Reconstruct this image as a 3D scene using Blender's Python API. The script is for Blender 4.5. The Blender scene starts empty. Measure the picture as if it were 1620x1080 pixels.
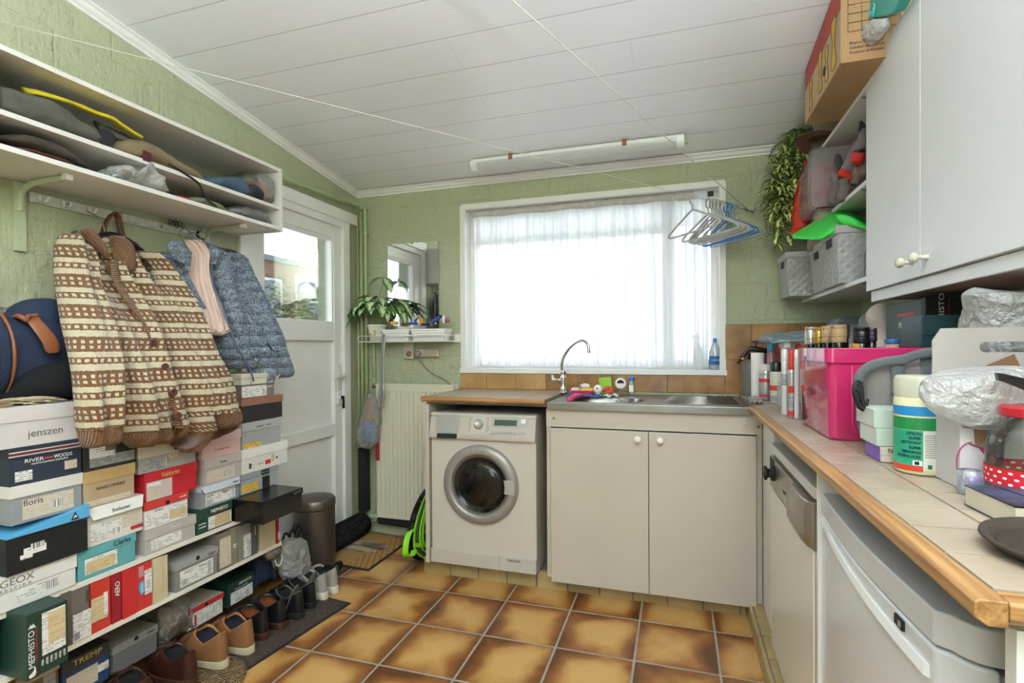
import bpy, bmesh, math, random
from mathutils import Vector, Matrix, noise
from math import sin, cos, pi, radians, sqrt
random.seed(7)
SC = bpy.context.scene
COL = SC.collection
def srgb(h):
    h = h.lstrip('#'); r = []
    for i in (0, 2, 4):
        c = int(h[i:i+2], 16) / 255
        r.append(c / 12.92 if c <= .04045 else ((c + .055) / 1.055) ** 2.4)
    return (*r, 1)
# ------------------------------------------------------------ camera (eye height 1.31 m, level to half a degree)
CAMZ = 1.31
yaw, pit, rol = radians(17.55), radians(-.456), radians(-.362)
FW = Vector((-sin(yaw)*cos(pit), cos(yaw)*cos(pit), sin(pit)))
RT = Vector((cos(yaw), sin(yaw), 0)); UP = RT.cross(FW)
RT = RT*cos(rol) + UP*sin(rol); UP = RT.cross(FW)
cd = bpy.data.cameras.new('camera'); cam = bpy.data.objects.new('camera', cd); COL.objects.link(cam)
m = Matrix.Identity(4)
for i in range(3):
    m[i][0], m[i][1], m[i][2] = RT[i], UP[i], -FW[i]
m[2][3] = CAMZ
cam.matrix_world = m
cd.sensor_width = 36; cd.lens = 828/1620*36; cd.shift_y = 15.7/1620; cd.clip_start = .02
SC.camera = cam
# ------------------------------------------------------------ world, lights, exposure
w = bpy.data.worlds.new('overcast_sky'); SC.world = w; w.use_nodes = True
wn = w.node_tree; bg = wn.nodes['Background']
g = wn.nodes.new('ShaderNodeTexGradient'); tcw = wn.nodes.new('ShaderNodeTexCoord'); sep = wn.nodes.new('ShaderNodeSeparateXYZ')
rmp = wn.nodes.new('ShaderNodeValToRGB')
wn.links.new(tcw.outputs['Generated'], sep.inputs[0]); wn.links.new(sep.outputs[2], rmp.inputs[0])
rmp.color_ramp.elements[0].position = 0; rmp.color_ramp.elements[0].color = (.84, .92, 1, 1)
rmp.color_ramp.elements[1].position = .6; rmp.color_ramp.elements[1].color = (.74, .86, 1, 1)
wn.links.new(rmp.outputs[0], bg.inputs[0]); bg.inputs[1].default_value = 4.3
def area(name, loc, rot, sx, sy, energy, col=(1, 1, 1), portal=False):
    l = bpy.data.lights.new(name, 'AREA'); l.shape = 'RECTANGLE'; l.size = sx; l.size_y = sy; l.energy = energy; l.color = col
    if portal: l.cycles.is_portal = True
    o = bpy.data.objects.new(name, l); o.location = loc; o.rotation_euler = rot; COL.objects.link(o); return o
YB, XL, XR, YF = 3.28, -2.214, .95, -1.3           # back wall, left wall, right wall, wall behind the camera
area('daylight_portal_window', (-.565, YB+.26, 1.71), (radians(-90), 0, 0), 1.7, 1.15, 1, portal=True)
area('daylight_portal_door', (XL-.2, 2.68, 1.76), (0, radians(-90), 0), .62, .68, 1, portal=True)
area('daylight_portal_added', (-.3, YF-.2, 1.6), (radians(90), 0, 0), 1.2, 1.6, 1, portal=True)  # sampling portal for the window added behind the camera
area('added_fill_light', (.15, -.60, 1.80), (radians(180), 0, 0), .30, .30, 190, (.80, .885, 1))  # fill light added out of view, aimed up to brighten ceiling and room
SC.view_settings.view_transform = 'Standard'; SC.view_settings.look = 'None'; SC.view_settings.gamma = 1
SC.view_settings.use_curve_mapping = False; SC.view_settings.exposure = .52
try:
    SC.cycles.max_bounces = 10; SC.cycles.diffuse_bounces = 6; SC.cycles.transparent_max_bounces = 24; SC.cycles.transmission_bounces = 8
    SC.cycles.use_denoising = True; SC.cycles.sample_clamp_indirect = 8
except Exception: pass
# ------------------------------------------------------------ materials
MATS = {}
class NT:
    def __init__(s, name):
        s.m = bpy.data.materials.new(name); s.m.use_nodes = True; s.t = s.m.node_tree; s.b = s.t.nodes['Principled BSDF']; s.o = s.t.nodes['Material Output']
        MATS[name] = s.m
    def n(s, typ, **kw):
        x = s.t.nodes.new('ShaderNode' + typ)
        for k, v in kw.items():
            if k.startswith('i_'):
                q = k[2:]; x.inputs[int(q) if q.isdigit() else q].default_value = v
            else: setattr(x, k, v)
        return x
    def l(s, a, b): s.t.links.new(a, b)
    def math(s, op, a, b=None, c=None):
        x = s.n('Math', operation=op)
        for i, v in enumerate((a, b, c)):
            if v is None: continue
            if hasattr(v, 'links'): s.l(v, x.inputs[i])
            else: x.inputs[i].default_value = v
        return x.outputs[0]
    def mix(s, f, a, b):
        x = s.n('Mix', data_type='RGBA')
        for i, v in ((0, f), (6, a), (7, b)):
            if hasattr(v, 'links'): s.l(v, x.inputs[i])
            else: x.inputs[i].default_value = v
        return x.outputs[2]
    def ramp(s, f, stops):
        x = s.n('ValToRGB'); e = x.color_ramp.elements
        while len(e) < len(stops): e.new(.5)
        for k, (p, c) in enumerate(stops): e[k].position = p; e[k].color = c if len(c) == 4 else (*c, 1)
        s.l(f, x.inputs[0]); return x.outputs[0]
    def noise(s, vec, scale, detail=3, rough=.5, out=0):
        x = s.n('TexNoise'); x.inputs['Scale'].default_value = scale; x.inputs['Detail'].default_value = detail; x.inputs['Roughness'].default_value = rough
        if vec is not None: s.l(vec, x.inputs[0])
        return x.outputs[out]
    def pos(s): return s.n('NewGeometry').outputs['Position']
    def obj(s): return s.n('TexCoord').outputs['Object']
    def uv(s): return s.n('TexCoord').outputs['UV']
    def map(s, v, loc=(0, 0, 0), rot=(0, 0, 0), sc=(1, 1, 1)):
        x = s.n('Mapping'); s.l(v, x.inputs[0]); x.inputs[1].default_value = loc; x.inputs[2].default_value = rot; x.inputs[3].default_value = sc; return x.outputs[0]
    def xyz(s, v):
        x = s.n('SeparateXYZ'); s.l(v, x.inputs[0]); return x.outputs
    def bump(s, h, st=.3, dist=.01, nrm=None):
        x = s.n('Bump'); x.inputs['Strength'].default_value = st; x.inputs['Distance'].default_value = dist; s.l(h, x.inputs['Height'])
        if nrm is not None: s.l(nrm, x.inputs['Normal'])
        s.l(x.outputs[0], s.b.inputs['Normal']); return x.outputs[0]
    def col(s, c):
        if hasattr(c, 'links'): s.l(c, s.b.inputs['Base Color'])
        else: s.b.inputs['Base Color'].default_value = c
    def set(s, **kw):
        N = dict(rough='Roughness', metal='Metallic', spec='Specular IOR Level', trans='Transmission Weight', coat='Coat Weight', sheen='Sheen Weight', alpha='Alpha', sss='Subsurface Weight', ior='IOR', em='Emission Strength')
        for k, v in kw.items(): s.b.inputs[N[k]].default_value = v
def mat(name, hx, rough=.55, metal=0, bump=None, var=.06, vscale=6, **kw):
    """plain surface with a little procedural variation; bump = (scale, strength)"""
    if name in MATS: return MATS[name]
    s = NT(name); c = srgb(hx); s.set(rough=rough, metal=metal, **kw)
    o = s.obj(); nz = s.noise(o, vscale, 3)
    c2 = tuple(max(0, min(1, x*(1-var*2.2))) for x in c[:3]) + (1,)
    s.col(s.mix(s.ramp(nz, [(.35, (0, 0, 0)), (.65, (1, 1, 1))]), c, c2))
    if bump: s.bump(s.noise(o, bump[0], 3), bump[1], .004)
    return s.m
def glassy(name, tint='ffffff', amount=.12, rough=.05, body=0, bodycol='ffffff', bump=None):
    """thin clear sheet: see-through with a Fresnel gloss and some milky body"""
    s = NT(name); t = s.n('BsdfTransparent'); t.inputs[0].default_value = srgb(tint)
    gl = s.n('BsdfGlossy'); gl.inputs['Roughness'].default_value = rough
    fr = s.n('LayerWeight'); fr.inputs[0].default_value = .35
    f = s.math('ADD', s.math('MULTIPLY', fr.outputs['Fresnel'], .8), amount); f = s.math('MINIMUM', f, .9)
    mx = s.n('MixShader'); s.l(f, mx.inputs[0]); s.l(t.outputs[0], mx.inputs[1]); s.l(gl.outputs[0], mx.inputs[2]); out = mx.outputs[0]
    if body:
        d = s.n('BsdfDiffuse'); d.inputs[0].default_value = srgb(bodycol); tl = s.n('BsdfTranslucent'); tl.inputs[0].default_value = srgb(bodycol)
        a = s.n('MixShader'); a.inputs[0].default_value = .4; s.l(d.outputs[0], a.inputs[1]); s.l(tl.outputs[0], a.inputs[2])
        b = s.n('MixShader'); b.inputs[0].default_value = body; s.l(out, b.inputs[1]); s.l(a.outputs[0], b.inputs[2]); out = b.outputs[0]
    if bump:
        bn = s.n('Bump'); bn.inputs['Strength'].default_value = bump[1]; bn.inputs['Distance'].default_value = .02; s.l(s.noise(s.obj(), bump[0], 4), bn.inputs['Height']); s.l(bn.outputs[0], gl.inputs['Normal'])
        if body: s.l(bn.outputs[0], d.inputs['Normal']); s.l(bn.outputs[0], tl.inputs['Normal'])
    s.l(out, s.o.inputs[0]); return s.m
# ------------------------------------------------------------ mesh helpers
def B(): return bmesh.new()
NB = [0]
def box(bm, x0, x1, y0, y1, z0, z1, M=None):
    NB[0] = (NB[0]+1) % 9; e = NB[0]*.00006     # a hair of difference so that touching boards never share a face
    x0, x1 = min(x0, x1)-e, max(x0, x1)+e; y0, y1 = min(y0, y1)-e, max(y0, y1)+e; z0, z1 = min(z0, z1)-e, max(z0, z1)+e
    v = [bm.verts.new((x, y, z)) for x in (x0, x1) for y in (y0, y1) for z in (z0, z1)]
    for f in ((0, 1, 3, 2), (4, 6, 7, 5), (0, 4, 5, 1), (2, 3, 7, 6), (0, 2, 6, 4), (1, 5, 7, 3)): bm.faces.new([v[i] for i in f])
    if M is not None: bmesh.ops.transform(bm, matrix=M, verts=v)
    return bm
def frame_of(d):
    d = Vector(d).normalized(); a = Vector((0, 0, 1)) if abs(d.z) < .9 else Vector((1, 0, 0))
    x = a.cross(d).normalized(); return x, d.cross(x).normalized()
def rings(bm, rs, close=False, cap=True):
    vs = [[bm.verts.new(p) for p in r] for r in rs]; n = len(vs[0])
    R = range(len(vs)) if close else range(len(vs)-1)
    for i in R:
        a, b = vs[i], vs[(i+1) % len(vs)]
        for j in range(n): bm.faces.new((a[j], a[(j+1) % n], b[(j+1) % n], b[j]))
    if cap and not close:
        bm.faces.new(list(reversed(vs[0]))); bm.faces.new(vs[-1])
    return vs
def tube(bm, pts, r, seg=8, close=False, cap=True):
    pts = [Vector(p) for p in pts]; n = len(pts); rs = []
    x0 = None
    for i, p in enumerate(pts):
        if close: d = pts[(i+1) % n]-pts[i-1]
        else: d = pts[min(i+1, n-1)]-pts[max(i-1, 0)]
        if d.length < 1e-9: d = Vector((0, 0, 1))
        d.normalize()
        if x0 is None: x0 = frame_of(d)[0]
        x0 = (x0 - d*x0.dot(d))
        if x0.length < 1e-6: x0 = frame_of(d)[0]
        x0.normalize(); y0 = d.cross(x0)
        rr = r[i] if isinstance(r, (list, tuple)) else r
        rs.append([p + (x0*cos(2*pi*k/seg) + y0*sin(2*pi*k/seg))*rr for k in range(seg)])
    rings(bm, rs, close, cap); return bm
def cyl(bm, a, b, r, seg=20, r2=None): return tube(bm, [a, b], [r, r2 if r2 is not None else r], seg)
def lathe(bm, prof, seg=28, o=(0, 0, 0), ax=(0, 0, 1), cap=True):
    """prof: (radius, height) pairs turned about the axis"""
    o = Vector(o); a = Vector(ax).normalized(); x, y = frame_of(a)
    rings(bm, [[o + a*h + (x*cos(2*pi*k/seg)+y*sin(2*pi*k/seg))*max(r, 1e-4) for k in range(seg)] for r, h in prof], cap=cap); return bm
def sphere(bm, c, r, seg=16, sc=(1, 1, 1)):
    c = Vector(c); prof = [(sin(pi*i/10), -cos(pi*i/10)) for i in range(11)]
    rings(bm, [[c + Vector((max(p, .002)*cos(2*pi*k/seg)*r*sc[0], max(p, .002)*sin(2*pi*k/seg)*r*sc[1], h*r*sc[2])) for k in range(seg)] for p, h in prof]); return bm
def prism(bm, poly, d, cap=True):
    """closed outline (3-D points) pushed along vector d"""
    d = Vector(d); rings(bm, [[Vector(p) for p in poly], [Vector(p)+d for p in poly]]); return bm
def sheet(bm, f, nu, nv, closeu=False):
    """grid surface f(u,v) with a UV map"""
    uvl = bm.loops.layers.uv.verify()
    g = [[bm.verts.new(f(i/nu, j/nv)) for i in range(nu+1)] for j in range(nv+1)]
    for j in range(nv):
        for i in range(nu):
            fc = bm.faces.new((g[j][i], g[j][i+1], g[j+1][i+1], g[j+1][i]))
            for l, (a, b) in zip(fc.loops, ((i, j), (i+1, j), (i+1, j+1), (i, j+1))): l[uvl].uv = (a/nu, b/nv)
    return bm
def arc(c, r, a0, a1, n, u=(1, 0, 0), v=(0, 0, 1)):
    c, u, v = Vector(c), Vector(u), Vector(v)
    return [c + u*r*cos(a0+(a1-a0)*i/n) + v*r*sin(a0+(a1-a0)*i/n) for i in range(n+1)]
def smooth_path(pts, n=8):
    """Catmull-Rom through the points"""
    P = [Vector(p) for p in pts]; P = [P[0]*2-P[1]] + P + [P[-1]*2-P[-2]]; out = []
    for i in range(1, len(P)-2):
        a, b, c, d = P[i-1:i+3]
        for k in range(n):
            t = k/n; out.append(.5*((2*b)+(c-a)*t+(2*a-5*b+4*c-d)*t*t+(3*b-a-3*c+d)*t**3))
    return out + [P[-2]]
def wloc(p):
    v = Vector((0, 0, 0))
    while p is not None: v += p.location; p = p.parent
    return v
def obj(name, bm, mt, parent=None, smooth=False, bev=0, local=False, solid=0, sub=0, label=None, org=None, keep=False):
    """link ONE mesh object; vertices are given in metres in the room unless local"""
    if not keep: bmesh.ops.recalc_face_normals(bm, faces=bm.faces)
    if org is not None: o_ = Vector(org)
    else: o_ = Vector((0, 0, 0))
    if not local:
        off = wloc(parent) + o_
        bmesh.ops.translate(bm, verts=bm.verts, vec=-off)
    me = bpy.data.meshes.new(name); bm.to_mesh(me); bm.free()
    if smooth:
        me.shade_smooth() if smooth is True else None
    o = bpy.data.objects.new(name, me); COL.objects.link(o); o.location = o_
    if mt: me.materials.append(MATS[mt] if isinstance(mt, str) else mt)
    if parent is not None: o.parent = parent
    if bev:
        b = o.modifiers.new('bevel', 'BEVEL'); b.width = bev; b.segments = 2; b.limit_method = 'ANGLE'; b.angle_limit = radians(35)
        if not smooth: me.shade_smooth(); b.harden_normals = True
    if sub:
        b = o.modifiers.new('subdivision', 'SUBSURF'); b.levels = sub; b.render_levels = sub
    if solid:
        b = o.modifiers.new('thickness', 'SOLIDIFY'); b.thickness = solid; b.offset = 0
    if label: o['label'] = label
    return o
def tag(o, label, cat, group=None):
    o['label'] = label; o['category'] = cat
    if group: o['group'] = group
    return o
def thing(name, label, cat, loc=(0, 0, 0), rz=0, group=None):
    o = bpy.data.objects.new(name, None); COL.objects.link(o); o.location = loc; o.rotation_euler = (0, 0, rz); o.empty_display_size = .05
    return tag(o, label, cat, group)
def one(name, bm, mt, label, cat, group=None, org=None, **kw):
    """a thing that is a single mesh, its origin at its base"""
    if org is None:
        xs = [v.co for v in bm.verts]
        org = ((min(v.x for v in xs)+max(v.x for v in xs))/2, (min(v.y for v in xs)+max(v.y for v in xs))/2, min(v.z for v in xs))
    return tag(obj(name, bm, mt, org=org, **kw), label, cat, group)
def struct(name, bm, mt, **kw):
    o = obj(name, bm, mt, **kw); o['kind'] = 'structure'; return o
def dup(o, parent=None):
    c = o.copy(); COL.objects.link(c); c.parent = parent
    for ch in list(o.children): dup(ch, c)
    return c
FONTS = {}
def text(s, size, mt, o, u, v, parent, name='lettering', align='CENTER', width=None, thick=.0004, shear=0, spacing=1, bold=0):
    """lettering as mesh: o = anchor point, u = reading direction, v = up"""
    cu = bpy.data.curves.new('lettering', 'FONT'); cu.body = s; cu.size = size; cu.align_x = align; cu.align_y = 'CENTER'; cu.extrude = thick; cu.shear = shear; cu.space_character = spacing; cu.offset = bold; cu.resolution_u = 4
    t = bpy.data.objects.new('t', cu); me = bpy.data.meshes.new_from_object(t); bpy.data.objects.remove(t); bpy.data.curves.remove(cu)
    bm = bmesh.new(); bm.from_mesh(me); bpy.data.meshes.remove(me)
    if width and len(bm.verts):
        xs = [q.co.x for q in bm.verts]; k = width/(max(xs)-min(xs)); c = (max(xs)+min(xs))/2 if align == 'CENTER' else min(xs)
        for q in bm.verts: q.co.x = (q.co.x-c)*k + (0 if align == 'CENTER' else 0)
    u, v = Vector(u).normalized(), Vector(v).normalized(); n = u.cross(v); M = Matrix(((u.x, v.x, n.x, o[0]), (u.y, v.y, n.y, o[1]), (u.z, v.z, n.z, o[2]), (0, 0, 0, 1)))
    bmesh.ops.transform(bm, matrix=M, verts=bm.verts)
    return obj(name, bm, mt, parent, keep=True)
# pixel of the photograph (1620 x 1080) -> point on a real plane of the room, in metres
def ray(px, py): return FW + RT*((px-810)/828) + UP*((555.7-py)/828)
def aX(px, py, X):
    r = ray(px, py); t = X/r.x; return Vector((X, t*r.y, CAMZ+t*r.z))
def aY(px, py, Y):
    r = ray(px, py); t = Y/r.y; return Vector((t*r.x, Y, CAMZ+t*r.z))
def aZ(px, py, Z):
    r = ray(px, py); t = (Z-CAMZ)/r.z; return Vector((t*r.x, t*r.y, Z))
def Zp(py, x, y):
    """height of the point above (x, y) that the photo shows at row py"""
    A = UP - FW*((555.7-py)/828); return CAMZ - (x*A.x+y*A.y)/A.z
# ============================================================ SETTING
mat('white_paint', 'e9e7e3', .42, var=.02); mat('white_door_paint', 'efeeec', .38, var=.02); mat('cream_laminate', 'bfb5a7', .38, var=.02, vscale=3)
mat('white_laminate', 'e6e5e3', .3, var=.02); mat('black_rubber', '1c1c1d', .7, bump=(60, .4)); mat('chrome', 'd8d8d6', .12, 1, var=0); mat('steel', 'a5a39f', .28, 1, var=.03)
mat('dark', '151515', .6); mat('grout', '857a6c', .9, bump=(90, .4))
def green_wall():
    s = NT('green_plaster'); p = s.pos(); s.set(rough=.62, spec=.35)
    a = s.noise(p, 2.2, 3); c = s.mix(a, srgb('adb192'), srgb('b7ba9c'))
    fine = s.noise(p, 38, 5, .62); mid = s.noise(p, 9, 4, .55); c = s.mix(s.math('MULTIPLY', fine, .16), c, srgb('959b7c'))
    s.col(c)
    # painted-over bricks and trowel marks
    q = s.xyz(p); hx = s.math('ADD', q[0], q[1])
    fx = s.n('CombineXYZ'); s.l(hx, fx.inputs[0]); s.l(q[2], fx.inputs[1])
    br = s.n('TexBrick', offset=.5); br.inputs['Scale'].default_value = 1; br.inputs['Mortar Size'].default_value = .006; br.inputs['Mortar Smooth'].default_value = .7
    br.inputs['Brick Width'].default_value = .42; br.inputs['Row Height'].default_value = .21
    dn = s.n('VectorMath', operation='MULTIPLY_ADD'); s.l(s.noise(p, 7, 2, .5, 1), dn.inputs[0]); dn.inputs[1].default_value = (.03, .03, .03); s.l(fx.outputs[0], dn.inputs[2]); s.l(dn.outputs[0], br.inputs[0])
    st = s.noise(s.map(p, sc=(60, 60, 9)), 1, 3, .6)
    vo = s.n('TexVoronoi'); vo.inputs['Scale'].default_value = 3.4; s.l(p, vo.inputs[0]); pit = s.ramp(s.noise(p, 22, 5, .7), [(.62, (0, 0, 0)), (.72, (1, 1, 1))])
    h = s.math('ADD', s.math('MULTIPLY', mid, 1.3), s.math('MULTIPLY', fine, .5)); h = s.math('ADD', h, s.math('MULTIPLY', st, .3)); h = s.math('SUBTRACT', h, s.math('MULTIPLY', br.outputs[1], .14)); h = s.math('ADD', h, s.math('MULTIPLY', pit, .3))
    s.bump(h, .9, .014); return s.m
green_wall()
def ceiling_boards():
    s = NT('white_ceiling_boards'); p = s.pos(); q = s.xyz(p); s.set(rough=.22, spec=.5)
    y = s.math('DIVIDE', s.math('SUBTRACT', q[1], 1.802), .2035); row = s.math('FLOOR', y); fy = s.math('FRACT', y)
    ed = s.math('MINIMUM', fy, s.math('SUBTRACT', 1, fy))
    xs = s.math('FRACT', s.math('ADD', s.math('DIVIDE', s.math('ADD', q[0], .18), 1.48), s.math('MULTIPLY', row, .5))); ex = s.math('MULTIPLY', s.math('MINIMUM', xs, s.math('SUBTRACT', 1, xs)), 7.2)
    e = s.math('MINIMUM', ed, s.math('ADD', ex, .006)); g = s.ramp(e, [(.0, (0, 0, 0)), (.011, (1, 1, 1))])
    gr = s.noise(s.map(p, sc=(3, 90, 3)), 1, 2)
    c = s.mix(gr, srgb('e6e6ea'), srgb('ececf0')); c = s.mix(g, srgb('8e8b88'), c); s.col(c)
    s.bump(s.math('ADD', g, s.math('MULTIPLY', gr, .1)), .12, .003); return s.m
ceiling_boards()
def floor_tiles():
    s = NT('brown_floor_tiles'); p = s.pos(); q = s.xyz(p); P = .3355
    x = s.math('DIVIDE', s.math('ADD', q[0], 1.519), P); y = s.math('DIVIDE', s.math('SUBTRACT', q[1], 2.557), P)
    fx, fy, ix, iy = s.math('FRACT', x), s.math('FRACT', y), s.math('FLOOR', x), s.math('FLOOR', y)
    wob = s.math('MULTIPLY', s.noise(p, 30, 2), .006)
    ex = s.math('MINIMUM', fx, s.math('SUBTRACT', 1, fx)); ey = s.math('MINIMUM', fy, s.math('SUBTRACT', 1, fy)); e = s.math('SUBTRACT', s.math('MINIMUM', ex, ey), wob)
    g = s.ramp(e, [(.007, (0, 0, 0)), (.016, (1, 1, 1))])
    idv = s.n('CombineXYZ'); s.l(ix, idv.inputs[0]); s.l(iy, idv.inputs[1]); wn_ = s.n('TexWhiteNoise', noise_dimensions='2D'); s.l(idv.outputs[0], wn_.inputs[0]); rnd = wn_.outputs[0]
    off = s.n('VectorMath', operation='MULTIPLY_ADD'); s.l(wn_.outputs[1], off.inputs[0]); off.inputs[1].default_value = (9, 9, 9); s.l(p, off.inputs[2])
    n1 = s.noise(off.outputs[0], 3.8, 3, .5)
    edge = s.math('SUBTRACT', 1, s.math('MULTIPLY', s.math('MINIMUM', s.math('MULTIPLY', ex, 1.25), s.math('SUBTRACT', 1.02, fy)), 3.0))      # darker glaze towards the far edge and the corners
    edge = s.math('MAXIMUM', edge, s.math('MULTIPLY', s.math('SUBTRACT', 1, s.math('MULTIPLY', ey, 5)), .55))
    d = s.math('ADD', s.math('MULTIPLY', edge, .80), s.math('MULTIPLY', s.math('SUBTRACT', n1, .42), 1.9))
    c = s.ramp(d, [(0, srgb('c69c5e')), (.3, srgb('b98a4b')), (.62, srgb('8c5628')), (1, srgb('5f3617'))])
    sp = s.ramp(s.noise(p, 150, 3, .7), [(.58, (0, 0, 0)), (.68, (1, 1, 1))]); c = s.mix(s.math('MULTIPLY', sp, .35), c, srgb('5a3418'))
    gc = s.mix(s.noise(p, 12, 3), srgb('8b8073'), srgb('b0a698')); s.col(s.mix(g, gc, c))
    s.l(s.math('SUBTRACT', .75, s.math('MULTIPLY', g, .43)), s.b.inputs['Roughness'])
    s.bump(s.math('ADD', g, s.math('MULTIPLY', s.noise(p, 55, 4), .22)), .35, .004); return s.m
floor_tiles()
def tile_mat(name, c1, c2, scale=5, rough=.3):
    s = NT(name); p = s.obj(); n = s.noise(p, scale, 4, .6); c = s.ramp(n, [(.32, srgb(c1)), (.68, srgb(c2))]); n2 = s.noise(p, 70, 3)
    s.col(s.mix(s.math('MULTIPLY', n2, .25), c, srgb(c2))); s.set(rough=rough); s.bump(n2, .12, .002); return s.m
tile_mat('brown_wall_tile', 'b5854f', '7d5532', 7, .28); tile_mat('sand_tile', 'b5a070', '9a8458', 6, .4); tile_mat('beige_counter_tile', 'b3a48f', '95836e', 5, .3)
tile_mat('tan_wall_tile', 'c79f6c', 'a27c4e', 6, .28); tile_mat('brown_step_tile', '8f6a3c', '5f4222', 6, .4)
def wood(name, c1, c2, sc=(3, 40, 40), rough=.4):
    s = NT(name); p = s.obj(); n = s.noise(s.map(p, sc=sc), 1, 4, .65); s.col(s.ramp(n, [(.35, srgb(c1)), (.62, srgb(c2))])); s.set(rough=rough); s.bump(n, .12, .002); return s.m
wood('oak_edge_x', 'b88d58', '8c6136', (3, 110, 110)); wood('oak_edge_y', 'b88d58', '8c6136', (110, 3, 110)); wood('oak_frame', 'b98548', '855022', (40, 4, 40))
glassy('window_glass', amount=.02, rough=.0)
SL = .1292
def cz(y): return 2.433 + SL*(YB-y)
bm = B(); box(bm, XL-.3, XR+.3, YF-.3, YB+.3, -.12, 0); struct('floor', bm, 'brown_floor_tiles')
# left wall with the door opening, back wall with the window opening
DY0, DY1, DZ1 = 2.235, 3.16, 2.20
WX0, WX1, WZ0, WZ1 = -1.39, .262, 1.158, 2.265
def wallX(name, X, y0, y1, th, hole=None):
    bm = B()
    def seg(a, b, z0=0, z1=None):
        P = [(X, a, z0), (X, b, z0), (X, b, cz(b)+.05 if z1 is None else z1), (X, a, cz(a)+.05 if z1 is None else z1)]; prism(bm, P, (th, 0, 0))
    if hole:
        seg(y0, hole[0]); seg(hole[1], y1); seg(hole[0], hole[1], hole[2])
    else: seg(y0, y1)
    return struct(name, bm, 'green_plaster')
wallX('wall_left', XL, YF, YB+.28, -.24, (DY0, DY1, DZ1))
wallX('wall_right', XR, YF, YB+.28, .24)
bm = B(); T = YB+.28
box(bm, XL, WX0, YB, T, 0, 2.5); box(bm, WX1, XR, YB, T, 0, 2.5); box(bm, WX0, WX1, YB, T, 0, WZ0-.02); box(bm, WX0, WX1, YB, T, WZ1, 2.5); struct('wall_back', bm, 'green_plaster')
bm = B(); box(bm, XL, -.85, YF-.24, YF, 0, 3.1); box(bm, .25, XR, YF-.24, YF, 0, 3.1); box(bm, -.85, .25, YF-.24, YF, 2.35, 3.1); box(bm, -.85, .25, YF-.24, YF, 0, .95); struct('wall_front', bm, 'green_plaster')
bm = B(); prism(bm, [(XL-.3, YF-.3, cz(YF-.3)), (XL-.3, YB+.3, cz(YB+.3)), (XL-.3, YB+.3, cz(YB+.3)+.1), (XL-.3, YF-.3, cz(YF-.3)+.1)], (XR-XL+.6, 0, 0)); struct('ceiling', bm, 'white_ceiling_boards')
def cornice(name, a, b, inward):
    """small stepped moulding in the corner of wall and ceiling"""
    prof = [(0, 0), (.042, 0), (.042, -.008), (.030, -.012), (.022, -.026), (.010, -.032), (.010, -.042), (0, -.042)]
    bm = B(); i = Vector(inward); a, b = Vector(a), Vector(b); rings(bm, [[q+i*p[0]+Vector((0, 0, p[1])) for p in prof] for q in (a, b)]); return struct(name, bm, 'white_paint')
cornice('trim_1', (XL, YF, cz(YF)+.002), (XL, YB, cz(YB)+.002), (1, 0, 0)); cornice('trim_2', (XL, YB, cz(YB)), (XR, YB, cz(YB)), (0, -1, 0)); cornice('trim_3', (XR, YF, cz(YF)+.002), (XR, YB, cz(YB)+.002), (-1, 0, 0))
# unseen window added behind the camera to let in more daylight
bm = B()
for x0, x1, z0, z1 in ((-.85, -.79, .95, 2.35), (.19, .25, .95, 2.35), (-.79, .19, 2.28, 2.35), (-.79, .19, .95, 1.02)): box(bm, x0, x1, YF-.14, YF-.07, z0, z1)
d2 = struct('added_window', bm, 'white_door_paint', bev=.004)
bm = B(); box(bm, -.79, .19, YF-.108, YF-.1, 1.02, 2.28); struct('glass_pane', bm, 'window_glass', parent=d2)
# ---- back window
bm = B(); f = .028
for a in ((WX0-f*.3, WX0+f, WZ0, WZ1), (WX1-f, WX1+f*.3, WZ0, WZ1), (WX0, WX1, WZ1-f, WZ1+f*.3)): box(bm, a[0], a[1], YB-.012, YB+.02, a[2], a[3])
box(bm, WX0, WX0+.012, YB, YB+.14, WZ0, WZ1); box(bm, WX1-.012, WX1, YB, YB+.14, WZ0, WZ1); box(bm, WX0, WX1, YB, YB+.14, WZ1-.012, WZ1)
win = struct('window_1', bm, 'white_paint', bev=.003)
bm = B(); box(bm, WX0-.012, WX1+.012, YB-.02, YB+.15, WZ0-.02, WZ0+.012); obj('window_sill', bm, 'white_paint', win, bev=.004)
bm = B(); y0, y1 = YB+.13, YB+.19; e = .055
x0, x1, z0, z1 = WX0+.012, WX1-.012, WZ0+.012, WZ1-.012
for a in ((x0, x0+e, z0, z1), (x1-e, x1, z0, z1), (x0, x1, z0, z0+e), (x0, x1, z1-e, z1), (-.09, -.01, z0, z1)): box(bm, a[0], a[1], y0, y1, a[2], a[3])
box(bm, x1-.012, x1, YB+.03, YB+.13, z1-.2, z1-.16); box(bm, x0, -.05, y0-.01, y0, z1-.24, z1-.2)
obj('window_sash', bm, 'white_paint', win, bev=.004)
bm = B(); box(bm, x0+e, x1-e, YB+.157, YB+.163, z0+e, z1-e); obj('glass_pane', bm, 'window_glass', win)
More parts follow.
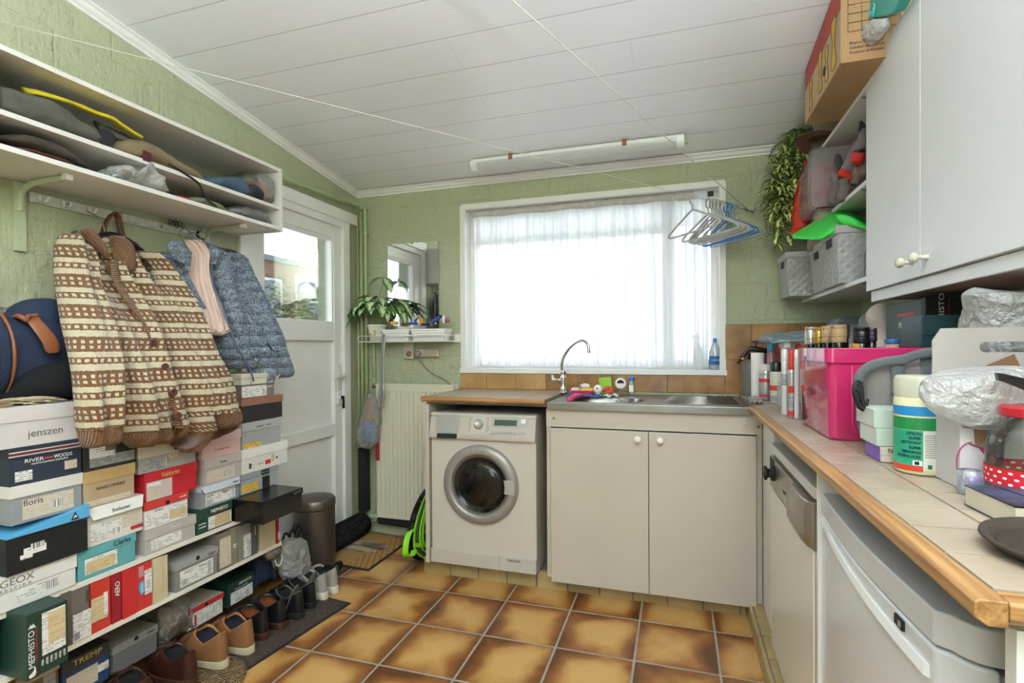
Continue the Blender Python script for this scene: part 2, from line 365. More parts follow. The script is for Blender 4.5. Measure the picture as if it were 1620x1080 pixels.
# ---- left door: frame, leaf with glass above and two panels below
bm = B(); X = XL+.02
for y0, y1, z0, z1 in ((DY0-.03, DY0+.05, 0, DZ1), (DY1-.06, DY1+.012, 0, DZ1), (DY0-.03, DY1+.012, DZ1-.06, DZ1+.02)): box(bm, XL-.12, X, y0, y1, z0, z1)
box(bm, XL-.005, X+.012, DY0-.03, YB-.02, DZ1-.015, DZ1+.06)
door = struct('door_1', bm, 'white_door_paint', bev=.004)
LY0, LY1, LZ0, LZ1 = DY0+.05, DY1-.06, .05, DZ1-.06
gy0, gy1, gz0, gz1 = 2.385, 3.02, 1.475, 2.055
xa, xb = XL-.055, XL-.002
bm = B()
box(bm, xa, xb, LY0, gy0, LZ0, LZ1); box(bm, xa, xb, gy1, LY1, LZ0, LZ1); box(bm, xa, xb, gy0, gy1, gz1, LZ1); box(bm, xa, xb, gy0, gy1, 1.36, gz0)
box(bm, xa, xb, gy0, gy1, .72, .80); box(bm, xa, xb, gy0, gy1, LZ0, .17); box(bm, xa, XL-.03, gy0, gy1, .17, 1.36)
leaf = obj('door_leaf', bm, 'white_door_paint', door, bev=.005)
bm = B(); e = .016
for y0, y1, z0, z1 in ((gy0, gy0+e, gz0, gz1), (gy1-e, gy1, gz0, gz1), (gy0, gy1, gz0, gz0+e), (gy0, gy1, gz1-e, gz1)): box(bm, XL-.05, XL-.008, y0, y1, z0, z1)
obj('glazing_bead', bm, 'white_door_paint', leaf, bev=.003)
bm = B(); box(bm, XL-.034, XL-.028, gy0+e, gy1-e, gz0+e, gz1-e); obj('glass_pane', bm, 'window_glass', leaf)
bm = B(); hy = 3.062
box(bm, XL-.002, XL+.008, hy-.022, hy+.022, 1.02, 1.20); 
obj('handle_plate', bm, 'white_paint', leaf, bev=.004)
bm = B(); tube(bm, smooth_path([(XL+.004, hy, 1.12), (XL+.045, hy, 1.12), (XL+.055, hy-.02, 1.12), (XL+.055, hy-.12, 1.115)], 5), .009, 10); obj('door_handle', bm, 'white_paint', leaf, smooth=True)
bm = B(); box(bm, XL-.002, XL+.008, hy-.022, hy+.022, .93, 1.01); cyl(bm, (XL+.006, hy, .975), (XL+.02, hy, .975), .013); obj('lock_plate', bm, 'white_paint', leaf, bev=.003)
bm = B(); cyl(bm, (XL+.02, hy, .975), (XL+.032, hy, .975), .011); box(bm, XL+.03, XL+.034, hy-.01, hy+.012, .955, .985); box(bm, XL+.03, XL+.036, hy-.006, hy+.012, .9, .955); obj('key', bm, 'dark', leaf)
bm = B(); box(bm, XL-.04, XL+.03, DY0, DY1, 0, .05); obj('threshold', bm, 'brown_step_tile', door)
# ---- outside: garden, neighbour's brick house, shrubs
mat('lawn', 'a9a99a', .9, bump=(20, .6), var=.2)
bm = B(); box(bm, -60, 60, -60, 60, -.35, -.13); struct('ground', bm, 'lawn')
def brick():
    s = NT('red_brick'); p = s.obj(); q = s.xyz(p); f = s.n('CombineXYZ'); s.l(q[1], f.inputs[0]); s.l(q[2], f.inputs[1]); b = s.n('TexBrick'); s.l(f.outputs[0], b.inputs[0])
    b.inputs['Scale'].default_value = 4.5; b.inputs['Color1'].default_value = srgb('7a4a42'); b.inputs['Color2'].default_value = srgb('8b5a50'); b.inputs['Mortar'].default_value = srgb('97877e'); b.inputs['Mortar Size'].default_value = .012; s.col(b.outputs[0]); s.set(rough=.9)
brick(); mat('lead_edge', '747b86', .6); mat('house_glass', '7f93a3', .2, var=.15, vscale=1); mat('leaf_dark', '4f6b3f', .6, var=.2, vscale=20); mat('leaf_yellow', '9aa04a', .6, var=.2, vscale=20); mat('twig', '9c8c7a', .8)
HX = -11.5
a = aX(405, 408, HX); b = aX(405, 430, HX); top = a.z
th = thing('brick_house', 'low red brick house with pale windows seen through the door glass', 'house', (HX, 12, -.13))
bm = B(); box(bm, HX-5, HX, 6, 26, -.13, top); obj('wall', bm, 'red_brick', th)
bm = B(); box(bm, HX-5.1, HX+.08, 5.9, 26.1, top, top+.16); obj('roof_edge', bm, 'lead_edge', th)
for px0, px1 in ((400, 445), (467, 540)):
    p0, p1 = aX(px0, 435, HX), aX(px1, 435, HX); bm = B(); box(bm, HX-.02, HX+.03, p0.y, p1.y, .3, p0.z); wn2 = obj('window', bm, 'white_paint', th)
    bm = B(); box(bm, HX+.03, HX+.04, p0.y+.08, p1.y-.08, .4, p0.z-.08); obj('pane', bm, 'house_glass', wn2)
def shrub(name, c, r, n, leaf, mt, label, h=1.):
    """many small leaves on a rounded mound"""
    bm = B(); rnd = random.Random(int(c[1]*100))
    for i in range(n):
        d = Vector((rnd.gauss(0, 1), rnd.gauss(0, 1), rnd.gauss(0, 1))).normalized()*r*rnd.uniform(.55, 1.05); d.z = abs(d.z)*h; p = Vector(c)+d
        u = Vector((rnd.uniform(-1, 1), rnd.uniform(-1, 1), rnd.uniform(-.4, 1))).normalized(); x, y = frame_of(u)
        s_ = leaf*rnd.uniform(.6, 1.3); vs = [bm.verts.new(q) for q in (p, p+x*s_*.5+u*s_*.25+y*s_*.1, p+x*s_, p+x*s_*.5-u*s_*.25+y*s_*.1)]; bm.faces.new(vs)
    for k in range(7):
        a_ = k*.9; tube(bm, [Vector(c), Vector(c)+Vector((cos(a_)*r*.6, sin(a_)*r*.6, r*h*.8))], [.03, .008], 5)
    return one(name, bm, mt, label, 'shrub', keep=True)
p = aX(425, 505, -6.2); shrub('garden_shrub', (p.x, p.y, -.13), .75, 5000, .09, 'leaf_dark', 'dark green rounded shrub outside the door glass', h=(aX(420, 440, -6.2).z+.13)/.75)
p = aX(497, 515, -4.3); shrub('garden_shrub', (p.x, p.y, -.13), .75, 5000, .08, 'leaf_yellow', 'yellow green low shrub outside the door glass', h=(aX(495, 462, -4.3).z+.13)/.75)
bm = B(); rnd = random.Random(3); base = aX(495, 500, -7.0)
def twigs(p, d, l, r, k):
    q = p + d*l + Vector((rnd.uniform(-1, 1), rnd.uniform(-1, 1), .3))*l*.12; tube(bm, [p, q], [r, r*.7], 4, cap=False)
    if k:
        for _ in range(3 if k > 2 else 2): twigs(q, (d + Vector((rnd.uniform(-1, 1), rnd.uniform(-1, 1), rnd.uniform(-.1, .5)))*.6).normalized(), l*.78, r*.65, k-1)
for dy in (-.5, -.1, .3, .7): twigs(Vector((base.x, base.y+dy, -.13)), Vector((0, rnd.uniform(-.2, .2), 1)), .75, .022, 5)
one('bare_tree', bm, 'twig', 'bare twiggy tree in front of the brick house outside', 'tree')
# unseen uplighter added behind the camera to brighten the ceiling
ul = thing('added_uplighter', 'slim white uplighter added out of view behind the viewer as ceiling fill', 'added fill lamp', (.15, -.60, 0))
bm = B(); lathe(bm, [(.14, 0), (.14, .012), (.02, .03), (.013, .04)], 32, (.15, -.60, .001)); obj('base', bm, 'white_paint', ul, bev=.002)
bm = B(); cyl(bm, (.15, -.60, .03), (.15, -.60, 1.72), .012); obj('pole', bm, 'white_paint', ul)
bm = B(); lathe(bm, [(.02, 0), (.20, .07), (.25, .13), (.245, .13), (.19, .075), (.0, .01)], 36, (.15, -.60, 1.71), cap=False); obj('bowl_shade', bm, 'white_paint', ul, smooth=True)
# ============================================================ BACK RUN: plinth, worktop, washing machine, sink unit
CT = 1.035                                                        # height of the tiled worktops
mat('plastic_white', 'ececea', .3, var=.01); mat('appliance_white', 'c6beb3', .3, var=.015, vscale=2); mat('appliance_panel', 'beb6ac', .35, var=.02); mat('silver_plastic', 'b4b2ae', .35, .35, var=.02)
mat('ring_grey', '9c9691', .38, .3, var=.02); mat('display_green', '4b5f50', .25, var=.05); mat('print_grey', '8a8780', .6); mat('drum_glass', '1f1e1d', .13, var=.3, vscale=9); mat('seal_grey', '6f6b66', .3, .3); mat('screw', '7c7468', .4, .6)
mat('knob_white', 'e4e0d6', .25, var=.01)
bm = B(); x = -1.42; rnd = random.Random(5)
while x < .315:
    w_ = min(.168, .317-x); box(bm, x+.003, x+w_-.003, 2.752, 2.775, .0, .088); x += .171
obj_pl = struct('trim_4', bm, 'sand_tile', bev=.002)
bm = B(); box(bm, -1.418, .317, 2.758, 3.27, 0, .084); box(bm, .324, XR, .72, 3.27, 0, .082); struct('trim_5', bm, 'grout')
bm = B(); y = 2.75
while y > .75:
    box(bm, .317, .33, y-.165, y-.003, 0, .086); box(bm, .337, .42, y-.165, y-.003, .06, .088); y -= .17
struct('trim_6', bm, 'sand_tile', bev=.002)
# worktop over the washing machine
def edge_board(bm, a, b, inward, top=CT, w=.031, h=.029):
    """oak edging with a cove below: run from a to b"""
    i = Vector(inward); a, b = Vector(a), Vector(b)
    prof = [(0, -.004), (.004, 0), (w, 0), (w, -h), (.012, -h), (.008, -.026), (.0, -.020)]
    rings(bm, [[q+i*p[0]+Vector((0, 0, top+p[1]-q.z)) for p in prof] for q in (a, b)])
t = thing('tiled_worktop', 'short beige tiled worktop with oak edge over the washing machine', 'worktop', (-1.02, 2.96, .99))
bm = B(); box(bm, -1.36, -.664, 2.69, 3.268, CT-.04, CT-.004); obj('board', bm, 'grout', t)
bm = B(); edge_board(bm, (-1.375, 2.655, 0), (-.664, 2.655, 0), (0, 1, 0)); obj('wooden_edge', bm, 'oak_edge_x', t, bev=.002)
bm = B(); edge_board(bm, (-1.385, 2.66, 0), (-1.385, 3.268, 0), (1, 0, 0), w=.02); obj('wooden_edge', bm, 'oak_edge_y', t, bev=.002)
bm = B(); nx, ny = 6, 5; sx = (1.363-.666)/nx; sy = (3.266-2.691)/ny
for i in range(nx):
    for j in range(ny): box(bm, -1.363+i*sx+.0015, -1.363+(i+1)*sx-.0015, 2.691+j*sy+.0015, 2.691+(j+1)*sy-.0015, CT-.01, CT-.001)
obj('tiles', bm, 'beige_counter_tile', t, bev=.0008)
bm = B(); box(bm, -1.372, -1.347, 2.685, 3.26, .09, CT-.043); one('side_panel', bm, 'cream_laminate', 'cream upright panel left of the washing machine', 'panel', bev=.001)
# ---- washing machine
wm = thing('washing_machine', 'white front-loading washing machine with grey ringed porthole', 'washing machine', (-1.03, 2.97, .086))
x0, x1, yf, zb, zt = -1.337, -.72, 2.68, .098, .945
bm = B(); box(bm, x0, x1, yf+.012, 3.2, zb, zt-.02); obj('body', bm, 'appliance_white', wm, bev=.006)
bm = B(); box(bm, x0-.002, x1+.002, yf+.01, 3.21, zt-.022, zt); obj('top_panel', bm, 'appliance_white', wm, bev=.008)
bm = B(); prism(bm, [(x0, yf+.012, .803), (x0, yf-.008, .803), (x0, yf-.012, .815), (x0, yf-.01, .835), (x0, yf+.008, zt-.024), (x0, yf+.012, zt-.024)], (x1-x0, 0, 0)); pan = obj('control_panel', bm, 'appliance_panel', wm, bev=.004)
PN = Vector((0, -1, .18)).normalized()                            # the panel leans back
def onp(px, py):                                                  # a point of the leaning control panel
    p = aY(px, py, yf); k = (p.z-.835)/(.921-.835); return Vector((p.x, yf-.0105+.018*k, p.z))
def plate(bm, px0, px1, py0, py1, d=.003, f=onp):
    P = [f(px0, py1), f(px1, py1+(px1-px0)*.028), f(px1, py0+(px1-px0)*.028), f(px0, py0)]; prism(bm, [p+PN*-.002 for p in P], PN*(d+.002)); return bm
drw = obj('detergent_drawer', plate(B(), 690.5, 727, 656, 683, .004), 'silver_plastic', pan, bev=.001)
obj('drawer_grip', plate(B(), 693, 724, 684.5, 692, .0015), 'dark', drw)
bm = plate(B(), 739, 776, 659, 685.5, .001); obj('program_scale', bm, 'appliance_white', pan)
rnd = random.Random(2)
for sx_ in (740.5, 769):
    bm = B()
    for k in range(9): plate(bm, sx_, sx_+rnd.uniform(3.5, 6), 661+k*2.6, 662+k*2.6, .0016)
    obj('program_print', bm, 'print_grey', pan)
c = onp(757.5, 671); bm = B(); lathe(bm, [(.028, 0), (.028, .006), (.022, .012), (.02, .02), (.018, .022)], 28, c, PN); obj('program_dial', bm, 'silver_plastic', pan, bev=.001)
bm = B(); lathe(bm, [(.012, .018), (.011, .03), (.009, .032)], 16, c+Vector((-.004, 0, .002)), PN); obj('dial_grip', bm, 'plastic_white', pan, smooth=True)
obj('display_frame', plate(B(), 779, 835, 659.5, 675.5, .002), 'silver_plastic', pan, bev=.001); obj('display', plate(B(), 782, 817.5, 664, 673, .003), 'display_green', pan)
obj('start_button', plate(B(), 824, 831, 663.5, 670, .005), 'plastic_white', pan, bev=.001)
for k in range(5): obj('button', plate(B(), 779+k*7.6, 785.8+k*7.6, 682+k*.15, 686+k*.15, .004), 'silver_plastic', pan, bev=.0008)
obj('button', plate(B(), 821, 830, 683, 686.5, .004), 'silver_plastic', pan, bev=.0008)
c = Vector((-1.037, yf+.012, .556)); A_ = (0, -1, 0)
bm = B(); lathe(bm, [(.219, 0), (.219, .012), (.213, .022), (.197, .030), (.180, .032), (.168, .028), (.163, .012), (.163, 0)], 64, c, A_, cap=False); ring = obj('door_ring', bm, 'ring_grey', wm, smooth=True)
bm = B(); lathe(bm, [(.164, .014), (.158, .018), (.150, .010), (.146, -.02), (.132, -.03)], 64, c, A_, cap=False); obj('rubber_seal', bm, 'seal_grey', ring, smooth=True)
bm = B(); lathe(bm, [(.153, .016), (.144, .013), (.132, .005), (.118, .004), (.110, .010), (.08, .017), (.04, .021), (.0, .022)], 48, c, A_, cap=False); obj('door_glass', bm, 'drum_glass', ring, smooth=True)
bm = B(); Q = []
for r_, a0, a1 in ((.150, -14, 14), (.208, 12, -12)):
    for k in range(7):
        a_ = radians(a0+(a1-a0)*k/6+1); Q.append(c+Vector((cos(a_)*r_, -.030, sin(a_)*r_)))
prism(bm, Q, (0, -.01, 0)); obj('door_handle', bm, 'silver_plastic', ring, bev=.003)
bm = B(); box(bm, x0, x1, yf, yf+.02, zb, .176); kp = obj('kick_panel', bm, 'appliance_panel', wm, bev=.003)
bm = B(); p0, p1 = aY(803, 884, yf), aY(823, 890, yf); box(bm, p0.x, p1.x, yf-.002, yf+.005, p1.z, p0.z); obj('grip_slot', bm, 'print_grey', kp)
bm = B(); p = aY(790, 880, yf); box(bm, p.x-.001, p.x+.001, yf-.001, yf+.003, zb, .176); obj('flap_seam', bm, 'print_grey', kp)
for xx in (x0+.06, x1-.06): bm = B(); cyl(bm, (xx, yf+.05, .086), (xx, yf+.05, .1), .02); obj('foot', bm, 'dark', wm)
# ---- sink base cabinet
sc = thing('sink_cabinet', 'wide cream two-door cabinet under the steel sink', 'cabinet', (-.14, 2.98, .089))
bm = B(); 
for a in ((-.664, -.64, .09, .985), (.355, .378, .09, .985)): box(bm, a[0], a[1], 2.7, 3.26, a[2], a[3])
box(bm, -.64, .355, 2.71, 3.25, .09, .11); box(bm, -.64, .355, 3.24, 3.25, .11, .98); obj('carcass', bm, 'cream_laminate', sc, bev=.001)
bm = B(); box(bm, -.664, .378, 2.692, 2.71, .89, .985); rail = obj('top_rail', bm, 'cream_laminate', sc, bev=.001)
for px, py in ((876, 661.5), (1200, 675)): p = aY(px, py, 2.69); bm = B(); cyl(bm, (p.x, 2.694, p.z), (p.x, 2.688, p.z), .0065); obj('screw', bm, 'screw', rail)
for a, b, k in ((-.637, -.1405, -.19), (-.137, .350, -.083)):
    bm = B(); box(bm, a, b, 2.676, 2.694, .078, .885); d = obj('door', bm, 'cream_laminate', sc, bev=.0015)
    bm = B(); lathe(bm, [(.007, 0), (.007, .012), (.013, .016), (.017, .021), (.017, .027), (.011, .031), (0, .032)], 20, (k, 2.677, .849), (0, -1, 0)); obj('knob', bm, 'knob_white', d, smooth=True)
# ---- steel sink
def sink():
    t = thing('steel_sink', 'stainless steel sink with oval bowl and drainer', 'sink', (-.16, 2.97, .985))
    X0, X1, Y0, Y1, Z = -.655, .325, 2.668, 3.268, 1.02
    cx, cy, rx, ry = -.38, 2.94, .20, .16; n = 48
    bm = B(); outer = []; inner = []
    for k in range(n):
        a = 2*pi*k/n; c_, s_ = cos(a), sin(a); q = (abs(c_)**3+abs(s_)**3)**(-1/3); inner.append(Vector((cx+c_*q*rx, cy+s_*q*ry, Z)))
        tx = (X1-cx if c_ > 0 else cx-X0)/max(abs(c_), 1e-6); ty = (Y1-cy if s_ > 0 else cy-Y0)/max(abs(s_), 1e-6); r_ = min(tx, ty); outer.append(Vector((cx+c_*r_, cy+s_*r_, Z)))
    # make sure the four corners are part of the rim
    for X, Y in ((X0, Y0), (X0, Y1), (X1, Y0), (X1, Y1)):
        k = min(range(n), key=lambda i: (outer[i]-Vector((X, Y, Z))).length); outer[k] = Vector((X, Y, Z))
    rs = [[p+Vector((0, 0, -.035)) for p in outer], outer, [p.lerp(Vector((cx, cy, Z)), .02) for p in outer], [p.lerp(i_, .93)+Vector((0, 0, -.004)) for p, i_ in zip(outer, inner)], [i_+Vector((0, 0, -.008)) for i_ in inner]]
    rs += [[Vector((cx, cy, 0)).lerp(Vector((i_.x, i_.y, 0)), f_)+Vector((0, 0, Z-d_)) for i_ in inner] for f_, d_ in ((.97, .03), (.93, .10), (.86, .13), (.6, .14), (.2, .143), (.05, .15))]
    rings(bm, rs, cap=False); obj('basin', bm, 'steel', t, smooth=False, bev=.002)
    bm = B()
    for k in range(7): tube(bm, [(-.08+k*.006, 2.80+k*.062, Z-.002), (.29, 2.80+k*.062, Z+.001)], .004, 6)
    obj('drainer_ribs', bm, 'steel', t, smooth=True)
    bm = B(); lathe(bm, [(.03, 0), (.028, .004), (.0, .005)], 20, (cx, cy, Z-.15)); obj('drain', bm, 'chrome', t, smooth=True)
sink()
# ---- tap
tp = thing('tap', 'chrome swan-neck tap with side handles behind the sink', 'tap', (-.655, 3.09, CT))
bx_, by_ = -.655, 3.09
bm = B(); lathe(bm, [(.026, 0), (.026, .006), (.016, .012), (.014, .07), (.018, .08), (.018, .10), (.012, .105), (.016, .115), (.018, .125), (.014, .135), (.010, .14)], 24, (bx_, by_, CT)); obj('tap_body', bm, 'chrome', tp, smooth=True)
pz = [(888, 590), (889, 575), (893, 562), (903, 548), (915, 539.5), (924, 539), (930, 545), (931.5, 556)]
P = [Vector((bx_, by_, CT+.135))]
for px, py in pz[1:]:
    k = (px-888)/44; P.append(aY(px, py, by_-.10*k))
P[0].x = P[1].x-.002
bm = B(); tube(bm, smooth_path(P, 6), .0085, 12); sp_ = obj('spout', bm, 'chrome', tp, smooth=True)
bm = B(); e_ = P[-1]; cyl(bm, e_+Vector((0, 0, .004)), e_-Vector((0, 0, .008)), .011); obj('aerator', bm, 'chrome', sp_)
bm = B(); cyl(bm, (bx_, by_, CT+.075), (bx_-.045, by_-.012, CT+.078), .008)
for dz in (.0,): lathe(bm, [(.008, 0), (.013, .008), (.013, .018), (.006, .024)], 12, (bx_-.045, by_-.012, CT+.078), (-1, -.2, 0))
tube(bm, [(bx_-.062, by_-.016, CT+.05), (bx_-.058, by_-.016, CT+.078), (bx_-.066, by_-.016, CT+.108)], [.005, .008, .006], 8); obj('tap_handle', bm, 'chrome', tp, smooth=True)
# ---- things round the sink
mat('pink_plastic', 'e0457e', .35); mat('soap_beige', 'e9dfc9', .5); mat('soap_white', 'f0ece4', .5); mat('sponge_yellow', 'e9d255', .9, bump=(200, .6)); mat('sponge_green', '9fd651', .85, bump=(200, .5)); mat('cloth_blue', '3f6fae', .8, bump=(90, .5)); mat('white_card', 'efeee9', .6, var=.02); mat('cloth_white', 'e8e2dc', .9, bump=(60, .4)); mat('coral_red', 'd9573f', .8, bump=(80, .5)); mat('leaf_green', '5c8a3c', .8); mat('blue_cap', '2f83d6', .35)
p = aY(903, 622, 3.14); q = aY(940, 622, 3.14); z0 = CT-.008
soap = thing('soap_dish', 'pink soap dish on the sink rim holding soaps and sponge', 'soap dish', ((p.x+q.x)/2, 3.14, 1.02))
bm = B(); xx0, xx1 = p.x, q.x
rs = []
for dx, z in ((.012, 1.021), (0, 1.048), (.004, 1.05), (.014, 1.03)): rs.append([(xx0+dx, 3.10+dx, z), (xx1-dx, 3.10+dx, z), (xx1-dx, 3.18-dx, z), (xx0+dx, 3.18-dx, z)])
rings(bm, rs); obj('dish', bm, 'pink_plastic', soap, bev=.002)
def pebble(name, mt, c, r, sc, label, cat, group=None): bm = B(); sphere(bm, c, r, 14, sc); return one(name, bm, mt, label, cat, group, smooth=True)
bm = B(); box(bm, xx0+.006, xx0+.055, 3.12, 3.16, 1.036, 1.062); one('soap_bar', bm, 'soap_beige', 'square beige soap bar at the left end of the pink dish', 'soap', 'soap pieces in the pink dish', bev=.006)
bm = B(); box(bm, xx0+.062, xx1-.004, 3.115, 3.165, 1.036, 1.060); one('sponge', bm, 'sponge_yellow', 'yellow sponge in the pink soap dish under the oval soap', 'sponge', bev=.003)
pebble('soap_bar', 'soap_white', (xx0+.088, 3.14, 1.074), .03, (1, .65, .5), 'oval white soap bar lying on the yellow sponge', 'soap', 'soap pieces in the pink dish')
p = aY(958, 606, 3.2); bm = B(); M_ = Matrix.Translation((p.x, 3.2, p.z)) @ Matrix.Rotation(radians(-6), 4, 'Y'); box(bm, -.037, .037, -.012, .012, -.032, .034, M_); one('sponge', bm, 'sponge_green', 'lime green sponge standing upright behind the red flower', 'sponge', bev=.003)
p = aY(946, 613, 3.1); z_ = p.z
fl = thing('flower_ornament', 'white round sponge ball with small knobs beside the pink dish', 'sponge', (p.x, 3.1, 1.03))
bm = B(); sphere(bm, (p.x, 3.1, 1.058), .026, 18, (1, .8, 1.05)); obj('ball', bm, 'soap_white', fl, smooth=True)
bm = B(); sphere(bm, (p.x-.002, 3.078, 1.066), .006); obj('centre_dot', bm, 'coral_red', fl, smooth=True)
bm = B(); a0 = aY(962, 615, 3.1)
for k in range(6): a = k*pi/3; sphere(bm, (a0.x+cos(a)*.016, 3.1, 1.056+sin(a)*.011), .017, 12, (1, .6, .8))
fo = one('cloth_flower', bm, 'coral_red', 'coral red crocheted flower scrubber on the sink rim', 'scrubber', smooth=True)
bm = B()
for k, (dx, dz) in enumerate(((-.028, .004), (-.012, .010), (.006, .0))): sphere(bm, (a0.x-.012+dx*.8, 3.075, 1.03+dz), .014, 10, (1.3, .5, .5))
obj('green_leaves', bm, 'leaf_green', fo, smooth=True)
bm = B(); sheet(bm, lambda u, v: (a0.x-.062+u*.118, 3.05+v*.09, 1.022+.006*sin(u*17)+.006*sin(v*13+u*9)+.006*(1-u)), 20, 10); one('cleaning_cloth', bm, 'cloth_white', 'crumpled white cloth under the coral flower', 'cloth', smooth=True, solid=.003)
bm = B(); sheet(bm, lambda u, v: (-.60+u*.19-.02*v, 3.03+v*.07-.015*u, 1.024+.003*sin(u*14)), 16, 6); one('cleaning_cloth', bm, 'cloth_blue', 'folded blue cloth in front of the pink dish', 'cloth', smooth=True, solid=.006)
bm = B(); P = aZ(900, 632, 1.024); Q_ = aZ(921, 625, 1.03)
tube(bm, [P, P.lerp(Q_, .5)+Vector((0, 0, .008)), Q_], [.012, .016, .01], 10); br_ = one('pot_scrubber', bm, 'pink_plastic', 'pink scrubbing brush lying at the left of the bowl', 'brush', smooth=True)
# dial thermometer on a thin stand
p = aY(982, 606, 3.15); q = aY(976, 637, 3.05)
th = thing('dial_thermometer', 'round white dial on a thin stem leaning over the bowl', 'thermometer', (p.x, 3.15, 1.015))
bm = B(); lathe(bm, [(.026, 0), (.032, .003), (.032, .012), (.028, .014), (.0, .014)], 28, (p.x, 3.155, p.z), (0, -1, 0)); dl = obj('dial', bm, 'white_card', th, bev=.001)
bm = B(); Q = [(p.x, 3.1405, p.z)]+[(p.x+.021*cos(a*pi/12), 3.1405, p.z+.0205*sin(a*pi/12)) for a in range(13)]; prism(bm, Q, (0, -.001, 0)); obj('scale', bm, 'dark', dl)
bm = B(); tube(bm, [(p.x, 3.145, p.z-.03), (q.x, 3.06, 1.005)], .0022, 6)
for dx in (-.012, 0, .012): tube(bm, [(q.x, 3.06, 1.008), (q.x+dx, 3.055, .995)], .003, 6)
obj('stem', bm, 'steel', th)
p = aY(999, 612, 3.2); bm = B(); z1 = aY(999, 598, 3.2).z
bt = thing('bottle', 'small clear bottle with bright blue cap behind the sink', 'bottle', (p.x, 3.2, 1.02)); glassy('clear_plastic', 'eef3f6', .1, .08, .25, 'e8eef2'); glassy('clear_glass', 'f4f8f8', .06, .02)
bm = B(); lathe(bm, [(.017, 0), (.018, .004), (.018, .08), (.015, .085)], 20, (p.x, 3.2, 1.021)); obj('bottle_body', bm, 'clear_plastic', bt, smooth=True)
bm = B(); lathe(bm, [(.017, .0), (.018, .003), (.018, .022), (.015, .024)], 20, (p.x, 3.2, 1.104)); obj('cap', bm, 'blue_cap', bt, bev=.001)
bm = B(); box(bm, p.x-.012, p.x+.012, 3.181, 3.183, 1.04, 1.08); obj('label', bm, 'white_card', bt)
# ---- tiled splashback: low row under the window, taller field on the right, low row behind left worktop
bm = B(); zt_ = 1.136
def tl(a, b, z0, z1): box(bm, a+.002, b-.002, YB-.012, YB, z0, z1)
for a, b in ((-1.398, -1.213), (-1.213, -1.009), (-1.009, -.806)): tl(a, b, CT, zt_)
spl = struct('trim_7', bm, 'tan_wall_tile', bev=.002)
bm = B()
for a, b in ((-.806, -.60), (-.60, -.387), (-.387, -.058), (-.058, .262)): tl(a, b, CT, zt_)
for a, b in ((.262, .402), (.402, .597), (.597, .66), (.66, XR)):
    for z0, z1 in ((CT, 1.228), (1.232, 1.432)): tl(a, b, z0, z1)
struct('trim_8', bm, 'brown_wall_tile', bev=.002)
bm = B(); box(bm, -1.397, .262, YB-.007, YB, CT, 1.138); box(bm, .262, XR, YB-.007, YB, CT, 1.434); struct('trim_9', bm, 'grout')
bm = B(); n_ = 6
for k in range(18): box(bm, XR-.012, XR, YB-.02-(k+1)*.165+.002, YB-.02-k*.165-.002, CT, 1.232); box(bm, XR-.012, XR, YB-.02-(k+1)*.165+.002, YB-.02-k*.165-.002, 1.236, 1.432)
struct('trim_10', bm, 'brown_wall_tile', bev=.002)
# ============================================================ RIGHT RUN: worktop, dishwasher, fridge, end panel
t = thing('tiled_worktop', 'long beige tiled worktop with oak edge along the right wall', 'worktop', (.63, 1.9, .99))
CE, NE = .305, .688
bm = B(); box(bm, CE+.030, XR-.012, NE+.03, 3.266, CT-.04, CT-.004); obj('board', bm, 'grout', t)
bm = B(); edge_board(bm, (CE, NE, 0), (CE, 2.60, 0), (1, 0, 0)); obj('wooden_edge', bm, 'oak_edge_y', t, bev=.002)
bm = B(); edge_board(bm, (CE+.0315, NE, 0), (XR-.012, NE, 0), (0, 1, 0)); obj('wooden_edge', bm, 'oak_edge_x', t, bev=.002)
bm = B(); xs = [CE+.033, .445, .557, .669, .781, .893, XR-.013]; y = NE+.036; ys = [y]
while y < 3.2: y += .1125; ys.append(min(y, 3.266))
for i in range(6):
    for j in range(len(ys)-1): box(bm, xs[i]+.0022, xs[i+1]-.0022, ys[j]+.0032, ys[j+1]-.0032, CT-.01, CT-.001)
obj('tiles', bm, 'beige_counter_tile', t, bev=.0008)
mat('dw_white', 'dedcd2', .22, var=.015, vscale=2); mat('dw_top', 'cfccc6', .3, var=.03); mat('fridge_grey', 'c9cacd', .25, var=.01); mat('fridge_door', 'd3d5d8', .2, var=.01); mat('warm_steel', '9b948b', .3, .7, var=.03)
FX = .357
bm = B(); box(bm, .380, .395, 2.362, 2.69, .09, CT-.045); box(bm, .372, XR-.05, 2.345, 2.362, .09, CT-.045); one('filler_panel', bm, 'white_laminate', 'narrow white filler panel between sink cabinet and dishwasher', 'panel', bev=.001)
dw = thing('dishwasher', 'white dishwasher with steel control panel and black dial', 'dishwasher', (.65, 1.97, .09))
D0, D1 = 1.60, 2.335
bm = B(); box(bm, FX+.02, .92, D0+.01, D1, .09, .885); obj('body', bm, 'dw_white', dw, bev=.004)
bm = B(); rs = [(FX, D0+.03), (FX+.015, D0+.004), (FX+.03, D0), (.93, D0), (.93, D1), (FX, D1)]; prism(bm, [(a, b, .885) for a, b in rs], (0, 0, .033)); obj('top_panel', bm, 'dw_top', dw, bev=.004)
bm = B(); box(bm, FX+.003, FX+.02, D0+.045, D1, .10, .735); dd = obj('door', bm, 'dw_white', dw, bev=.005)
bm = B(); box(bm, FX+.006, FX+.022, D0+.005, D0+.042, .1, .735); box(bm, FX+.024, FX+.05, D0-.028, D0+.008, .1, .88); tr = obj('side_trim', bm, 'cream_laminate', dw)
for z in (.2, .46, .62): bm = B(); cyl(bm, (FX+.025, D0-.01, z), (FX+.022, D0-.01, z), .005); obj('screw', bm, 'screw', tr)
bm = B(); box(bm, FX-.002, FX+.02, D0+.26, D1-.012, .75, .868); pn = obj('control_panel', bm, 'warm_steel', dw, bev=.003)
